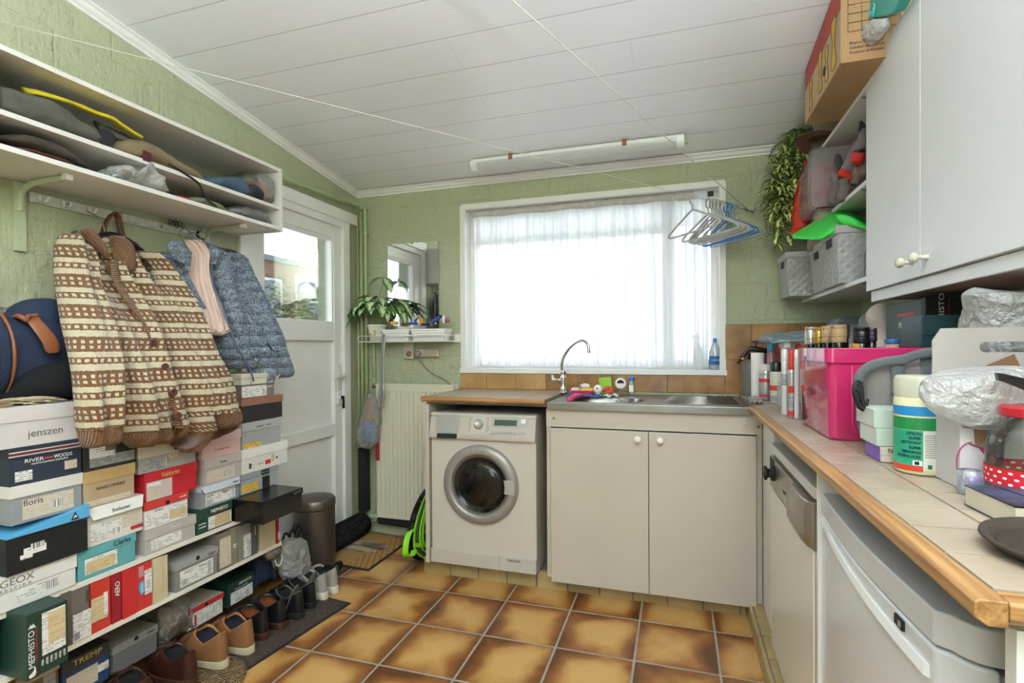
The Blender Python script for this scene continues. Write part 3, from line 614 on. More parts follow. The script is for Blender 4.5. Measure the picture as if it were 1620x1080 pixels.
bm = B(); box(bm, FX-.004, FX+.002, D1-.11, D1-.014, .80, .866); obj('dial_plate', bm, 'dark', pn, bev=.002)
bm = B(); lathe(bm, [(.03, 0), (.028, .01), (.017, .012), (.017, .022), (.027, .026), (.027, .034), (.02, .036)], 24, (FX-.003, D1-.10, .815), (-1, 0, 0)); obj('program_dial', bm, 'dark', pn, smooth=True)
bm = B(); box(bm, FX-.004, FX+.001, D0+.29, D0+.45, .758, .80); wd = obj('button_window', bm, 'dark', pn)
for k in range(5): bm = B(); box(bm, FX-.009, FX-.002, D0+.30+k*.03, D0+.318+k*.03, .765, .795); obj('button', bm, 'silver_plastic' if k % 2 else 'chrome', pn, bev=.001)
bm = B(); rs = []
for y, o_ in ((D0+.035, .0), (D0+.05, .018), (D0+.10, .030), (D0+.24, .030), (D0+.262, .018)):
    rs.append([(FX+.018, y, .742), (FX-o_*.5, y, .742), (FX-o_, y, .775), (FX-o_, y, .85), (FX-o_*.6, y, .872), (FX+.018, y, .874)])
rings(bm, rs); h_ = obj('door_grip', bm, 'warm_steel', pn, bev=.004)
# fridge
fr = thing('fridge', 'low white fridge with pale grey bowed door under the worktop', 'fridge', (.65, 1.2, .09))
F0, F1, FT = .868, 1.555, .925
def bow(y): k = (y-F0)/(F1-F0); return FX+.002-.016*sin(pi*k)
ys_ = [F0+.045+(F1-F0-.045)*k/14 for k in range(15)]
def cap_outline(off=0): return [(.93, F0), (FX+.06, F0+.0)]+[(bow(F0)+.012+.045*(1-sin(a*pi/12))+off, F0+.045*(1-cos(a*pi/12))) for a in range(1, 6)]+[(bow(y)+off, y) for y in ys_]+[(.93, F1)]
bm = B(); prism(bm, [(a, b, FT-.055) for a, b in cap_outline()], (0, 0, .052)); obj('top_panel', bm, 'fridge_grey', fr, bev=.004)
bm = B(); box(bm, FX+.03, .92, F0+.012, F1-.008, .09, FT-.07); obj('body', bm, 'fridge_grey', fr, bev=.003)
bm = B(); prism(bm, [(a, b, .12) for a, b in cap_outline(.001)[1:-1]]+[(FX+.028, F1, .12)], (0, 0, FT-.059-.12)); fd = obj('door', bm, 'fridge_door', fr, bev=.006)
bm = B(); rs = []
for k in range(13):
    y = F1-.012-(F1-F0-.07)*k/12; s_ = sin(pi*(k+.0)/12*.5)
    z1_, z0_ = .860-.026*s_, .843-.032*s_; b_ = bow(y); rs.append([(b_+.004, y, z1_), (b_-.0035, y, z1_), (b_-.0035-.004*s_, y, z0_+.006), (b_+.004, y, z0_)])
rings(bm, rs); obj('curved_grip', bm, 'plastic_white', fd, bev=.001)
bm = B(); box(bm, bow(1.01)-.003, bow(1.01)+.002, 1.0, 1.03, .844, .859); lg = obj('badge', bm, 'dark', fd)
bm = B(); box(bm, bow(1.01)-.0036, bow(1.01)-.002, 1.003, 1.014, .8465, .8565); obj('badge_square', bm, 'silver_plastic', lg)
bm = B(); box(bm, FX+.04, FX+.055, F0-.004, F0+.01, .79, .835); obj('hinge', bm, 'dark', fr)
bm = B(); box(bm, .352, XR-.05, 1.558, 1.569, .09, CT-.045); one('divider_panel', bm, 'white_laminate', 'white divider between dishwasher and fridge', 'panel', bev=.001)
bm = B(); box(bm, .358, XR-.02, .72, .742, .0, CT-.043); one('end_panel', bm, 'white_laminate', 'white end panel closing the worktop nearest to the viewer', 'panel', bev=.001)
# ============================================================ LEFT WALL: shoe rack, shoe boxes
def label_mat(name, base, ink='4a4846', amt=.75, row=.0075):
    s = NT(name); p = s.obj(); q = s.xyz(p); a = s.math('ADD', q[1], q[0]); r = s.math('DIVIDE', q[2], row); fr = s.math('FRACT', r); line = s.math('LESS_THAN', fr, .38)
    c = s.n('CombineXYZ'); s.l(s.math('MULTIPLY', a, 330), c.inputs[0]); s.l(s.math('MULTIPLY', s.math('FLOOR', r), 7.3), c.inputs[1]); n1 = s.noise(c.outputs[0], 1, 2)
    c2 = s.n('CombineXYZ'); s.l(s.math('MULTIPLY', a, 28), c2.inputs[0]); s.l(s.math('MULTIPLY', s.math('FLOOR', r), 3.1), c2.inputs[1]); n2 = s.noise(c2.outputs[0], 1, 1)
    f = s.math('MULTIPLY', line, s.math('MULTIPLY', s.math('GREATER_THAN', n1, .46), s.math('GREATER_THAN', n2, .5))); s.col(s.mix(s.math('MULTIPLY', f, amt), srgb(base), srgb(ink))); s.set(rough=.5); return s.m
def barcode_mat():
    s = NT('barcode'); q = s.xyz(s.obj()); a = s.math('ADD', q[1], q[0]); c = s.n('CombineXYZ'); s.l(s.math('MULTIPLY', a, 520), c.inputs[0]); n1 = s.noise(c.outputs[0], 1, 1)
    s.col(s.mix(s.math('GREATER_THAN', n1, .5), srgb('f0efec'), srgb('2c2b2a'))); s.set(rough=.5)
label_mat('label_white', 'dedcd8'); label_mat('label_beige', 'cdb78d', '8c7450', .6); label_mat('label_grey', '9fa1a3', '3d3d3e'); label_mat('label_pale', 'cbbfae', '8b8173', .5); label_mat('label_yellow', 'e0b347', '7a5a1c', .7); barcode_mat()
LM = dict(W='label_white', B='label_beige', G='label_grey', P='label_pale', Y='label_yellow', C='barcode')
def card(n, c, r=.55): mat(n, c, r, var=.04, vscale=12, bump=(40, .08)); return n
CB = {}
def cm(hx, r=.55, metal=0):
    k = 'card_'+hx+('m' if metal else '')
    if k not in MATS: mat(k, hx, r, metal, var=.035, vscale=14, bump=(35, .06))
    return k
mat('ink_black', '26262a', .5); mat('ink_white', 'ece9e4', .5); mat('ink_gold', 'd9c66a', .4, .3); mat('ink_grey', '77756f', .5); mat('ink_red', 'c3282c', .5); mat('ink_green', '2f6b3c', .5)
INK = dict(k='ink_black', w='ink_white', g='ink_gold', y='ink_grey', r='ink_red', n='ink_green')
BX, BW = -1.88, XL+.012
def shoebox(label, y0, y1, z0, z1, body, lid=None, X=BX, lh=.032, words=(), labels=(), hole=None, flap=False, back=BW, group=None, upright=False, side=None):
    """box with its short end to the room; words = (text, ink, height, centre y 0..1, centre z 0..1, width m)"""
    cy = (y0+y1)/2; t = thing('shoebox', label, 'shoebox', ((X+back)/2, cy, z0), group=group)
    lid = lid or body; e = .0018; o_ = .003
    bm = B()
    if upright:
        box(bm, back+o_, X-o_, y0+o_, y1-o_, z0, z1-o_)
    else: box(bm, back+o_, X-o_, y0+o_, y1-o_, z0, z1-.004)
    if hole:
        hy, hz = y0+(y1-y0)*hole[0], z0+(z1-z0)*hole[1]
    bo = obj('box_body', bm, cm(*body) if isinstance(body, tuple) else cm(body), t, bev=.0012)
    bm = B()
    if upright: box(bm, back, X, y0, y0+(y1-y0)*lh, z0, z1)
    elif flap:
        box(bm, back, X, y0, y1, z1-.003, z1); box(bm, back+.01, X, y0, y0+.002, z1-lh*.8, z1); prism(bm, [(X-.001, y0, z1), (X-.001, y1, z1), (X+.010, y1-.012, z1-lh), (X+.010, y0+.012, z1-lh)], (.002, 0, 0))
    else: box(bm, back, X, y0, y1, z1-lh, z1)
    lo = obj('lid', bm, cm(*lid) if isinstance(lid, tuple) else cm(lid), t, bev=.0012)
    for w_ in words:
        s_, ink, h_, fy, fz, wd = w_[:6]; z = z0+(z1-z0)*fz; onlid = z > z1-lh and not upright; xx = X+.0009 if (onlid or upright) else X-o_+.0009
        if flap and onlid: xx = X+.012*(z1-z)/lh+.0035
        u = (0, 1, 0); v = (0, 0, 1)
        if len(w_) > 6: u, v = (0, 0, 1), (0, -1, 0)
        text(s_, h_, INK[ink], (xx, y0+(y1-y0)*fy, z), u, v, lo if onlid else bo, width=wd)
    for a, b, c_, d_, m_ in labels:
        za, zb_ = z0+(z1-z0)*c_, z0+(z1-z0)*d_; onlid = za > z1-lh-.002 and not upright; xx = X if (onlid or upright) else X-o_
        bm = B(); box(bm, xx-.001, xx+.0007, y0+(y1-y0)*a, y0+(y1-y0)*b, za, zb_); obj('label_sticker', bm, LM[m_] if m_ in LM else cm(m_), lo if onlid else bo)
    if hole:
        on = hz > z1-lh-.004; bm = B(); cyl(bm, (X-.004, hy, hz), (X+.0012, hy, hz), .0085, 18); obj('finger_hole', bm, 'dark', lo if on else bo)
    return t
# rack: boards, uprights
mat('rack_white', 'dcd8cd', .45, var=.02)
rk = thing('shoe_rack', 'low white board rack full of shoe boxes along the left wall', 'shoe rack', (-2.04, 1.55, .11))
for z in (.526, .334): bm = B(); box(bm, XL+.002, -1.882, .80, 2.128, z, z+.018); obj('shelf_board', bm, 'rack_white', rk, bev=.001)
for y, xe in ((.965, -1.884), (2.11, -2.07)): bm = B(); box(bm, XL+.002, xe, y, y+.017, .110, .526); obj('upright', bm, 'rack_white', rk, bev=.001)
# tiled step under the rack
bm = B(); box(bm, XL, -2.062, .5, 2.20, 0, .100); struct('trim_11', bm, 'grout')
bm = B(); y = .52
while y < 2.20: box(bm, -2.064, -2.055, y+.002, min(y+.328, 2.202), .0, .100); box(bm, XL, -2.056, y+.002, min(y+.328, 2.202), .101, .109); y += .33
struct('trim_12', bm, 'brown_step_tile', bev=.002)
Z1, Z2, Z3, ZS = .5445, .3525, .168, .111
S = shoebox
# column by the duffel bag
S('white shoebox with grid logo resting on the upper rack board', .965, 1.196, Z1, .647, 'dcd9d3', lh=.045, X=-1.874, words=(('GEOX', 'y', .030, .30, .80, .085), ('R E S P I R A', 'y', .010, .28, .62, .08)), labels=((.30, .78, .16, .50, 'W'), (.62, .76, .2, .46, 'C')))
t = S('black shoebox under the light blue sloping lid', 1.0, 1.226, .6485, .758, '15191c', lh=.004, X=-1.862, labels=((.20, .46, .42, .62, 'W'), (.28, .44, .55, .70, 'C'), (.16, .30, .34, .46, 'W')), hole=(.80, .45))
bm = B(); prism(bm, [(-1.862, 1.0, .758), (-1.862, 1.228, .753), (-1.862, 1.228, .80), (-1.862, 1.205, .793)], (-.33, 0, 0)); l_ = obj('lifted_lid', bm, cm('5aa9d6', .4), t, label='light blue tilted lid')
bm = B(); prism(bm, [(-1.861, 1.172, .762), (-1.861, 1.196, .762), (-1.861, 1.184, .788)], (.0008, 0, 0)); obj('triangle_logo', bm, 'ink_black', l_)
bm = B(); prism(bm, [(-1.860, 1.178, .766), (-1.860, 1.184, .771), (-1.860, 1.190, .766), (-1.860, 1.186, .776), (-1.860, 1.182, .776)], (.0008, 0, 0)); obj('logo_figure', bm, 'ink_white', l_)
S('grey shoebox with white lid and one big cream label, under the navy box', 1.022, 1.221, .7885, .9045, ('8f9296', .45), 'd9d5ce', lh=.036, labels=((.16, .86, .08, .60, 'P'), (.56, .70, .22, .40, 'C')), words=(('floris', 'k', .026, .30, .50, .052),))
bx = S('navy shoebox with red and white stripe along its lid', 1.02, 1.221, .905, 1.0195, '2c3444', lh=.034, words=(('RIVER', 'w', .016, .33, .60, .05), ('WOODS', 'w', .016, .72, .60, .052), ('NORTH-EASTERN SUPPLIERS', 'w', .007, .54, .50, .10)), labels=((.08, .30, .10, .36, 'W'), (.74, .92, .18, .42, 'P'), (.0, 1.0, .862, .885, 'd9d5ce'), (.0, 1.0, .80, .845, '7a2a30'), (.0, 1.0, .765, .785, 'd9d5ce'), (.46, .58, .585, .62, 'c04a44')))
S('large pale grey shoebox at the top under the duffel bag', .98, 1.30, 1.020, 1.141, 'cfc8c8', lh=.045, X=-1.876, words=(('jenszen', 'y', .032, .42, .30, .095),), labels=())
# second column
S('teal shoebox with beige label on the upper rack board', 1.201, 1.397, Z1, .645, '5fa3aa', lh=.030, words=(('Clarks', 'k', .026, .74, .86, .06),), labels=((.12, .66, .14, .66, 'W'), (.15, .62, .16, .55, 'B')))
S('off-white shoebox with flap lid and small red sticker', 1.232, 1.426, .6465, .777, 'd5d1c9', 'e2dfd9', lh=.040, flap=True, words=(('Brashouwer', 'y', .018, .55, .82, .062),), labels=((.06, .32, .12, .55, 'W'), (.36, .58, .14, .56, 'W'), (.42, .56, .16, .30, 'C'), (.62, .94, .22, .60, 'P'), (.76, .99, .10, .20, 'b8343a')))
S('tan shoebox with ochre lid under the black stickered box', 1.222, 1.397, .7785, .9015, 'b8a080', 'c2a370', lh=.040, words=(('RENZO FAVERO', 'k', .014, .52, .48, .095),), labels=((.02, .9, .04, .18, 'P'),))
S('black shoebox with grey and white stickers below the cardigan', 1.222, 1.404, .9025, 1.037, '2b2c30', lh=.055, words=(('CO', 'w', .012, .9, .93, .015),), labels=((.12, .58, .16+.14, .62, 'W'), (.40, .60, .44, .62, '6f6c5e'), (.12, .96, .08, .34, 'G')), hole=(.80, .55))
# third column
S('wide pale grey shoebox with shoe picture label on the upper rack board', 1.428, 1.646, Z1, .636, 'b5afa9', lh=.036, words=(('Theresia', 'w', .012, .60, .80, .05),), labels=((.12, .70, .12, .56, 'W'), (.14, .40, .22, .42, 'W')))
S('white shoebox with red lid below the red box', 1.43, 1.612, .6375, .741, 'd8d4cd', 'c93a38', lh=.030, words=(('romika', 'w', .011, .86, .86, .03), ('LUGANO', 'k', .009, .30, .62, .04)), labels=((.03, .96, .04, .66, 'W'), (.55, .95, .12, .42, 'B'), (.34, .42, .16, .58, 'C'), (.10, .14, .10, .6, 'c93a38')), hole=(.50, .80))
S('bright red shoebox with gold lettering in the middle stack', 1.43, 1.655, .742, .850, 'c2202f', lh=.036, words=(('Valdorini', 'g', .026, .46, .82, .075),), labels=((.04, .5, .02, .66, 'c9b9b4'), (.06, .28, .04, .36, 'P'), (.06, .30, .50, .62, 'W')))
S('grey shoebox with white lid just under the cardigan hem', 1.41, 1.651, .851, .958, 'a5a19d', 'cdc8be', lh=.050, labels=((.03, .5, .06, .50, 'G'), (.50, .66, .34, .56, 'B'), (.40, .46, .08, .42, 'C')), hole=(.62, .68))
# fourth column
S('small dark green shoebox on the upper rack board under the silver grey box', 1.648, 1.828, Z1, .644, '1f4438', lh=.040, words=(('MEPHISTO', 'w', .020, .62, .80, .085), ('FINEST WALKING', 'r', .006, .62, .68, .07), ('NATURAL', 'w', .009, .16, .40, .035), ('COMFORT', 'w', .009, .16, .26, .035)), labels=((.32, .98, .06, .60, 'W'), (.50, .94, .10, .56, 'B')))
S('silver grey shoebox with pale flap lid and big white label', 1.668, 1.871, .6455, .736, ('8d8f93', .35), 'b9c0c9', lh=.026, flap=True, words=(('Gabor', 'k', .012, .84, .86, .03), ('6½/40', 'k', .014, .24, .50, .03), ('Gabor', 'k', .013, .62, .50, .035)), labels=((.12, .88, .08, .66, 'W'), (.80, .86, .16, .62, 'C'), (.14, .28, .10, .34, 'C')), hole=(.50, .86))
S('pinkish grey shoebox under the plain pink one', 1.688, 1.879, .7365, .848, 'b3a8a2', 'bdb1ad', lh=.040, words=(('Porton', 'k', .014, .50, .78, .035),), labels=((.06, .82, .10, .52, 'P'), (.52, .74, .16, .40, 'C')))
S('plain pink shoebox touching the cardigan sleeve', 1.676, 1.882, .849, .952, 'd6b4b2', 'dcbdbb', lh=.040, words=(('Tenderose', 'r', .012, .5, .3, .08),))
S('black shoebox pushed back above the pink one', 1.70, 1.86, .953, .985, '2c2a2b', X=-1.93, lh=.01)
S('turquoise shoebox peeping out beside the copper lid', 1.67, 1.876, .986, 1.055, '58b7a4', X=-1.925, lh=.02)
S('grey shoebox in the dark gap below the blue jacket', 1.65, 1.872, 1.056, 1.122, '6d7076', X=-1.93, lh=.03)
S('beige labelled shoebox at the top behind the cardigan sleeve', 1.64, 1.87, 1.123, 1.165, 'b9ae9f', X=-1.93, lh=.01, labels=((.55, .97, .15, .85, 'P'),))
# last column, by the door
bx = thing('shoebox', 'big glossy black boot box jutting out at the door end', 'shoebox', (-1.95, 1.95, Z1))
mat('gloss_black_card', '141212', .22, var=.02)
bm = B(); box(bm, -2.19, -1.720, 1.835, 2.082, Z1, .642); bo = obj('box_body', bm, 'gloss_black_card', bx, bev=.001)
bm = B(); box(bm, -2.193, -1.716, 1.831, 2.086, .618, .645); lo = obj('lid', bm, 'gloss_black_card', bx, bev=.001)
text('LLOYD', .017, 'ink_grey', (-1.7155, 2.05, .632), (0, 1, 0), (0, 0, 1), lo, width=.05)
S('silver shoebox with black band and yellow label above the boot box', 1.879, 2.108, .6465, .738, ('a0a2a5', .35), ('96989b', .35), lh=.026, words=(('VIA VAI', 'w', .008, .62, .84, .04),), labels=((.02, .46, .10, .46, 'Y'), (.56, .76, .0, .60, '232022'), (.52, .74, .72, .96, '232022')))
S('white shoebox with colourful brand stickers', 1.886, 2.178, .7395, .850, 'dcd8cf', 'e6e4df', lh=.042, labels=((.12, .24, .14, .5, 'W'), (.48, .60, .16, .34, 'c2303c'), (.62, .68, .22, .52, 'B'), (.14, .19, .16, .38, '5b3a28'), (.72, .76, .30, .38, '3a3f78')), words=(('fred', 'k', .010, .38, .26, .03),))
S('light grey shoebox with yellow label under the copper lid box', 1.887, 2.132, .851, .971, ('a3a5a7', .4), ('abadaf', .4), lh=.040, words=(('progetto', 'k', .012, .44, .80, .045), ('donna', 'r', .012, .66, .80, .03)), labels=((.04, .46, .04, .20, 'Y'), (.04, .5, .0, .05, 'W')))
S('black shoebox with shiny copper lid', 1.886, 2.146, .972, 1.084, '272424', ('b98a76', .22, .6), lh=.036)
S('brown and white shoebox under the jacket hem', 1.886, 2.092, 1.085, 1.145, '7f716b', '7f716b', lh=.004, words=(('ADHS', 'w', .016, .86, .72, .035),), labels=((.02, .74, .04, .88, 'W'), (.62, .70, .1, .6, 'C')))
S('cream shoebox topmost by the door under the jacket', 1.884, 2.125, 1.146, 1.195, 'd3ccbb', lh=.02)
# ---- upright boxes between the two boards
def up(label, y0, y1, z1, body, lid=None, X=BX, **k): return S(label, y0, y1, k.pop('z0', Z2), z1, body, lid, X, upright=True, **k)
# MEPHISTO box standing on end and sticking out
bx = thing('shoebox', 'tall dark green shoebox standing on end and jutting out', 'shoebox', (-1.95, 1.09, Z2))
mat('mephisto_green', '1d3d34', .45, var=.08, vscale=20)
bm = B(); box(bm, -2.10, -1.797, 1.038, 1.118, Z2+.0, .541); bo = obj('box_body', bm, 'mephisto_green', bx, bev=.001)
bm = B(); box(bm, -2.102, -1.794, 1.010, 1.040, Z2, .5435); lo = obj('lid', bm, 'mephisto_green', bx, bev=.001)
text('MEPHISTO', .022, 'ink_white', (-1.7935, 1.022, .440), (0, 0, 1), (0, -1, 0), lo, width=.108); text('FINEST WALKING TECHNOLOGY', .007, 'ink_red', (-1.7935, 1.0345, .452), (0, 0, 1), (0, -1, 0), lo, width=.10)
bm = B(); prism(bm, [(-1.7936, 1.013, .50), (-1.7936, 1.020, .514), (-1.7936, 1.023, .507), (-1.7936, 1.026, .514), (-1.7936, 1.033, .50), (-1.7936, 1.027, .503), (-1.7936, 1.023, .5), (-1.7936, 1.019, .503)], (.0006, 0, 0)); obj('crown_mark', bm, 'ink_white', lo)
bm = B(); prism(bm, [(-1.7936, 1.014+.018*a, .358+.030*b) for a, b in ((0, .1), (.2, 0), (.8, .05), (1, .3), (.95, .8), (.8, 1), (.7, .6), (.3, .4), (.05, .3))], (.0006, 0, 0)); sh = obj('shoe_drawing', bm, 'ink_white', lo)
bm = B(); box(bm, -1.7975, -1.7962, 1.050, 1.112, .405, .530); st = obj('label_sticker', bm, 'label_white', bo); bm = B(); box(bm, -1.7965, -1.7955, 1.066, 1.111, .432, .526); obj('label_sticker', bm, 'label_beige', st)
for k, s_ in enumerate(('MEN', 'GOODYEAR', 'MOBILS', 'WALKER', 'NATURAL', 'ALLROUND')): text(s_, .0085, 'ink_white', (-1.7965, 1.051+k*.0115, .385), (0, 0, 1), (0, -1, 0), bo, width=.016+.004*(len(s_) > 4))
up('taupe grey shoebox on end beside the green one', 1.150, 1.240, .530, '6f675f', '625a52', lh=.35, labels=((.40, 1.0, .02, .52, 'W'), (.42, .60, .05, .18, '8b8a90')), words=(('LAMODA', 'k', .009, .88, .78, .04, 1),))
up('orange red shoebox on end with beige label', 1.242, 1.308, .5253, 'c8382c', lh=.06, labels=((.0, .78, .22, .68, 'B'), (.60, .80, .26, .72, 'W')))
up('narrow dark red shoebox on end with thin white letters', 1.3095, 1.345, .5255, '9c1c2a', lh=.1, words=(('AERO', 'w', .022, .52, .68, .052, -1),))
up('red shoebox on end with oval blue logo', 1.3465, 1.4585, .5235, 'cd3636', 'c52b2d', lh=.42, labels=((.72, .96, .30, .82, 'W'), (.78, .92, .42, .60, 'C'), (.52, .68, .72, .95, 'c08a86')))
o_ = bpy.context.scene.objects
bx = S('cream shoebox lying on its side next to the red one', 1.460, 1.524, Z2, .520, 'c9bb9a', upright=True, lh=.6)
S('grey shoebox lying flat between the upright boxes of the rack', 1.552, 1.750, Z2, .466, ('85837f', .4), ('9a9a98', .35), lh=.028, words=(('Gabor', 'k', .015, .84, .86, .035), ('4½ G', 'k', .014, .26, .56, .028), ('Gabor', 'k', .014, .62, .56, .035)), labels=((.10, .88, .10, .66, 'W'), (.76, .86, .14, .60, 'C'), (.12, .26, .14, .34, 'C')), hole=(.50, .90))
up('taupe shoebox on end with long white label', 1.7525, 1.821, .513, '7d7366', lh=.05, labels=((.10, .95, .08, .86, 'P'),))
up('slim tan shoebox on end with a round emblem', 1.8225, 1.859, .5165, '8f8370', lh=.2)
up('grey shoebox on end with barcode label', 1.8605, 1.935, .515, '827f7c', lh=.1, labels=((.40, .94, .06, .68, 'W'), (.70, .88, .10, .5, 'C')))
up('slim slate grey shoebox on end', 1.9365, 1.978, .5105, '56565a', lh=.1, words=(('LEGERO', 'w', .007, .5, .7, .04, 1),))
up('cream shoebox on end near the rack end', 1.99, 2.092, .490, 'c3b798', lh=.15)
up('slim bright red shoebox last in the rack', 2.0935, 2.1085, .492, 'bf2a33', lh=.1, X=-1.874, labels=((.2, .9, .15, .4, 'W'),))
# ---- bottom row on the step, set further back
def S3(label, y0, y1, z0, z1, *a, **k): f = 1.98/1.88; return S(label, y0*f, y1*f, ZS+(z0-Z3), CAMZ-(CAMZ-z1)*f, *a, X=-1.98, **k)
S3('brown upright shoebox half hidden under the green one', 1.03, 1.146, Z3, .327, '6b5b47', 'b1a48f', lh=.03, labels=((.62, .90, .1, .9, 'G'),))
S3('shoebox with charcoal lid, gold letters and blue base', 1.151, 1.300, Z3+.002, .305, '23426e', '3a3a42', lh=.046, words=(('TREMP', 'g', .026, .52, .86, .095),), labels=((.10, .74, .12, .58, 'P'), (.74, .98, .30, .5, 'W')))
S3('grey shoebox with silver lid near the floor by the brown shoes', 1.31, 1.475, Z3+.001, .272, ('6f6f70', .4), ('8c8c8c', .35), lh=.030, words=(('Gabor', 'k', .013, .84, .86, .032),), hole=(.50, .90))
S3('white shoebox with red lid on the tiled step', 1.603, 1.776, Z3+.001, .258, 'cfc9c0', 'cfc9c0', lh=.022, labels=((0, 1, .76, .995, 'c13336'), (.06, .94, .06, .70, 'W'), (.70, .80, .2, .6, 'C'), (.18, .24, .1, .6, 'c13336'), (.72, .96, .78, .98, 'W')), hole=(.5, .86))
S3('dark green shoebox on the tiled step beside the white and red one', 1.798, 1.949, Z3+.001, .276, '1d3d34', lh=.040, words=(('MEPHISTO', 'w', .018, .64, .82, .075), ('NATURAL COMFORT', 'w', .006, .5, .66, .08)), labels=((.12, .94, .06, .56, 'W'), (.70, .84, .1, .4, 'C'), (.30, .5, .1, .22, 'C')))
# round emblem and blue oval on their boxes
def find(lbl): return next(o for o in COL.objects if o.get('label') == lbl)
b_ = find('red shoebox on end with oval blue logo'); bb = b_.children[0]
bm = B(); prism(bm, [(BX+.0002, 1.415+.011*cos(a*pi/10)*(1.1 if sin(a*pi/10) > 0 else .85), .435+.026*sin(a*pi/10)) for a in range(20)], (.0008, 0, 0)); ov = obj('oval_logo', bm, cm('5aa6cf'), bb); text('Jenny', .012, 'ink_white', (BX+.0012, 1.415, .435), (0, 0, 1), (0, -1, 0), ov, width=.034)
b_ = find('slim tan shoebox on end with a round emblem'); bm = B(); cyl(bm, (BX-.003, 1.842, .435), (BX+.0008, 1.842, .435), .009); em = obj('round_emblem', bm, 'ink_white', b_.children[0]); bm = B(); cyl(bm, (BX, 1.842, .435), (BX+.0014, 1.842, .435), .006); obj('emblem_ring', bm, cm('8f8370'), em)
# ============================================================ SOFT THINGS: lofted cloth with folds
def lerp(a, b, t): return a+(b-a)*t
def sstep(t): t = max(0, min(1, t)); return t*t*(3-2*t)
def loft(rows, seg=28, sub=5, fold=.0, ffreq=9, seed=0, n=Vector((1, 0, 0)), pw=2.4, rough=.0, rfreq=30, cap=True, flatback=.5):
    """rows: (left point, right point, thickness); soft flattened cross-sections, UV in metres (u round, v down)"""
    if rough >= .01: seg *= 2; sub *= 2
    R_ = []
    for i in range(len(rows)-1):
        p0, p1, p2, p3 = rows[max(i-1, 0)], rows[i], rows[i+1], rows[min(i+2, len(rows)-1)]
        for k in range(sub):
            t = k/sub; cr = lambda a, b, c, d: .5*((2*b)+(c-a)*t+(2*a-5*b+4*c-d)*t*t+(3*b-a-3*c+d)*t**3)
            R_.append((cr(*(q[0] for q in (p0, p1, p2, p3))), cr(*(q[1] for q in (p0, p1, p2, p3))), max(.003, cr(*(q[2] for q in (p0, p1, p2, p3))))))
    R_.append(rows[-1])
    bm = bmesh.new(); uvl = bm.loops.layers.uv.verify(); grid = []; uu = []
    v = 0; last = None
    for j, (a, b, th) in enumerate(R_):
        c = (a+b)/2; w_ = (b-a)/2; nn = (n - w_.normalized()*n.dot(w_.normalized())).normalized() if w_.length > 1e-6 else n
        if last is not None: v += (c-last).length
        last = c; ring = []; us = []; u = 0; lp = None
        for k in range(seg+1):
            an = 2*pi*k/seg; cx_, sx_ = cos(an), sin(an); q = (abs(cx_)**pw+abs(sx_)**pw)**(-1/pw)
            front = sx_*q
            p = c + w_*cx_*q + nn*(th/2)*(front if front > 0 else front*flatback*2)
            if fold: 
                lat = cx_*w_.length*ffreq*6
                p += nn*fold*noise.noise(Vector((lat+seed*3.1, (c.z if n.z < .7 else v)*2.2+seed, seed*1.7)))*(1 if front > 0 else .3)
            if rough: p += Vector((noise.noise(p*rfreq+Vector((seed, 0, 0))), noise.noise(p*rfreq+Vector((0, seed+5, 0))), noise.noise(p*rfreq+Vector((0, 0, seed+9)))))*rough + (nn*front+w_.normalized()*cx_)*rough*(.4*(.35-abs(noise.noise(p*rfreq*1.5+Vector((seed, 3, 1)))))+.12*(.3-abs(noise.noise(p*rfreq*4+Vector((7, seed, 1))))))
            if lp is not None: u += (p-lp).length
            lp = p; ring.append(p); us.append(u)
        grid.append((ring, us, v))
    vs = [[bm.verts.new(p) for p in g_[0][:-1]] for g_ in grid]
    for j in range(len(vs)-1):
        for k in range(seg):
            k2 = (k+1) % seg; f = bm.faces.new((vs[j][k], vs[j][k2], vs[j+1][k2], vs[j+1][k]))
            for l, (jj, kk) in zip(f.loops, ((j, k), (j, k+1), (j+1, k+1), (j+1, k))): l[uvl].uv = (grid[jj][1][kk], grid[jj][2])
    if cap:
        for r_, rev in ((vs[0], 1), (vs[-1], 0)):
            c = bm.verts.new(sum((q.co for q in r_), Vector())/seg)
            for k in range(seg): bm.faces.new((r_[k], c, r_[(k+1) % seg]) if not rev else (r_[(k+1) % seg], c, r_[k]))
    return bm
def px_rows(rows, X, sc=(0, 0, 1), flat=True):
    """rows of (y, left, right, thickness) in the photograph; X(py) the distance plane"""
    out = []
    for y, l, r_, th in rows:
        py = sc[1]+y*sc[2]; xx = X(py) if callable(X) else X; a, b = aX(sc[0]+l*sc[2], py, xx), aX(sc[0]+r_*sc[2], py, xx)
        if flat: z = (a.z+b.z)/2; a.z = b.z = z
        out.append((a, b, th))
    return out
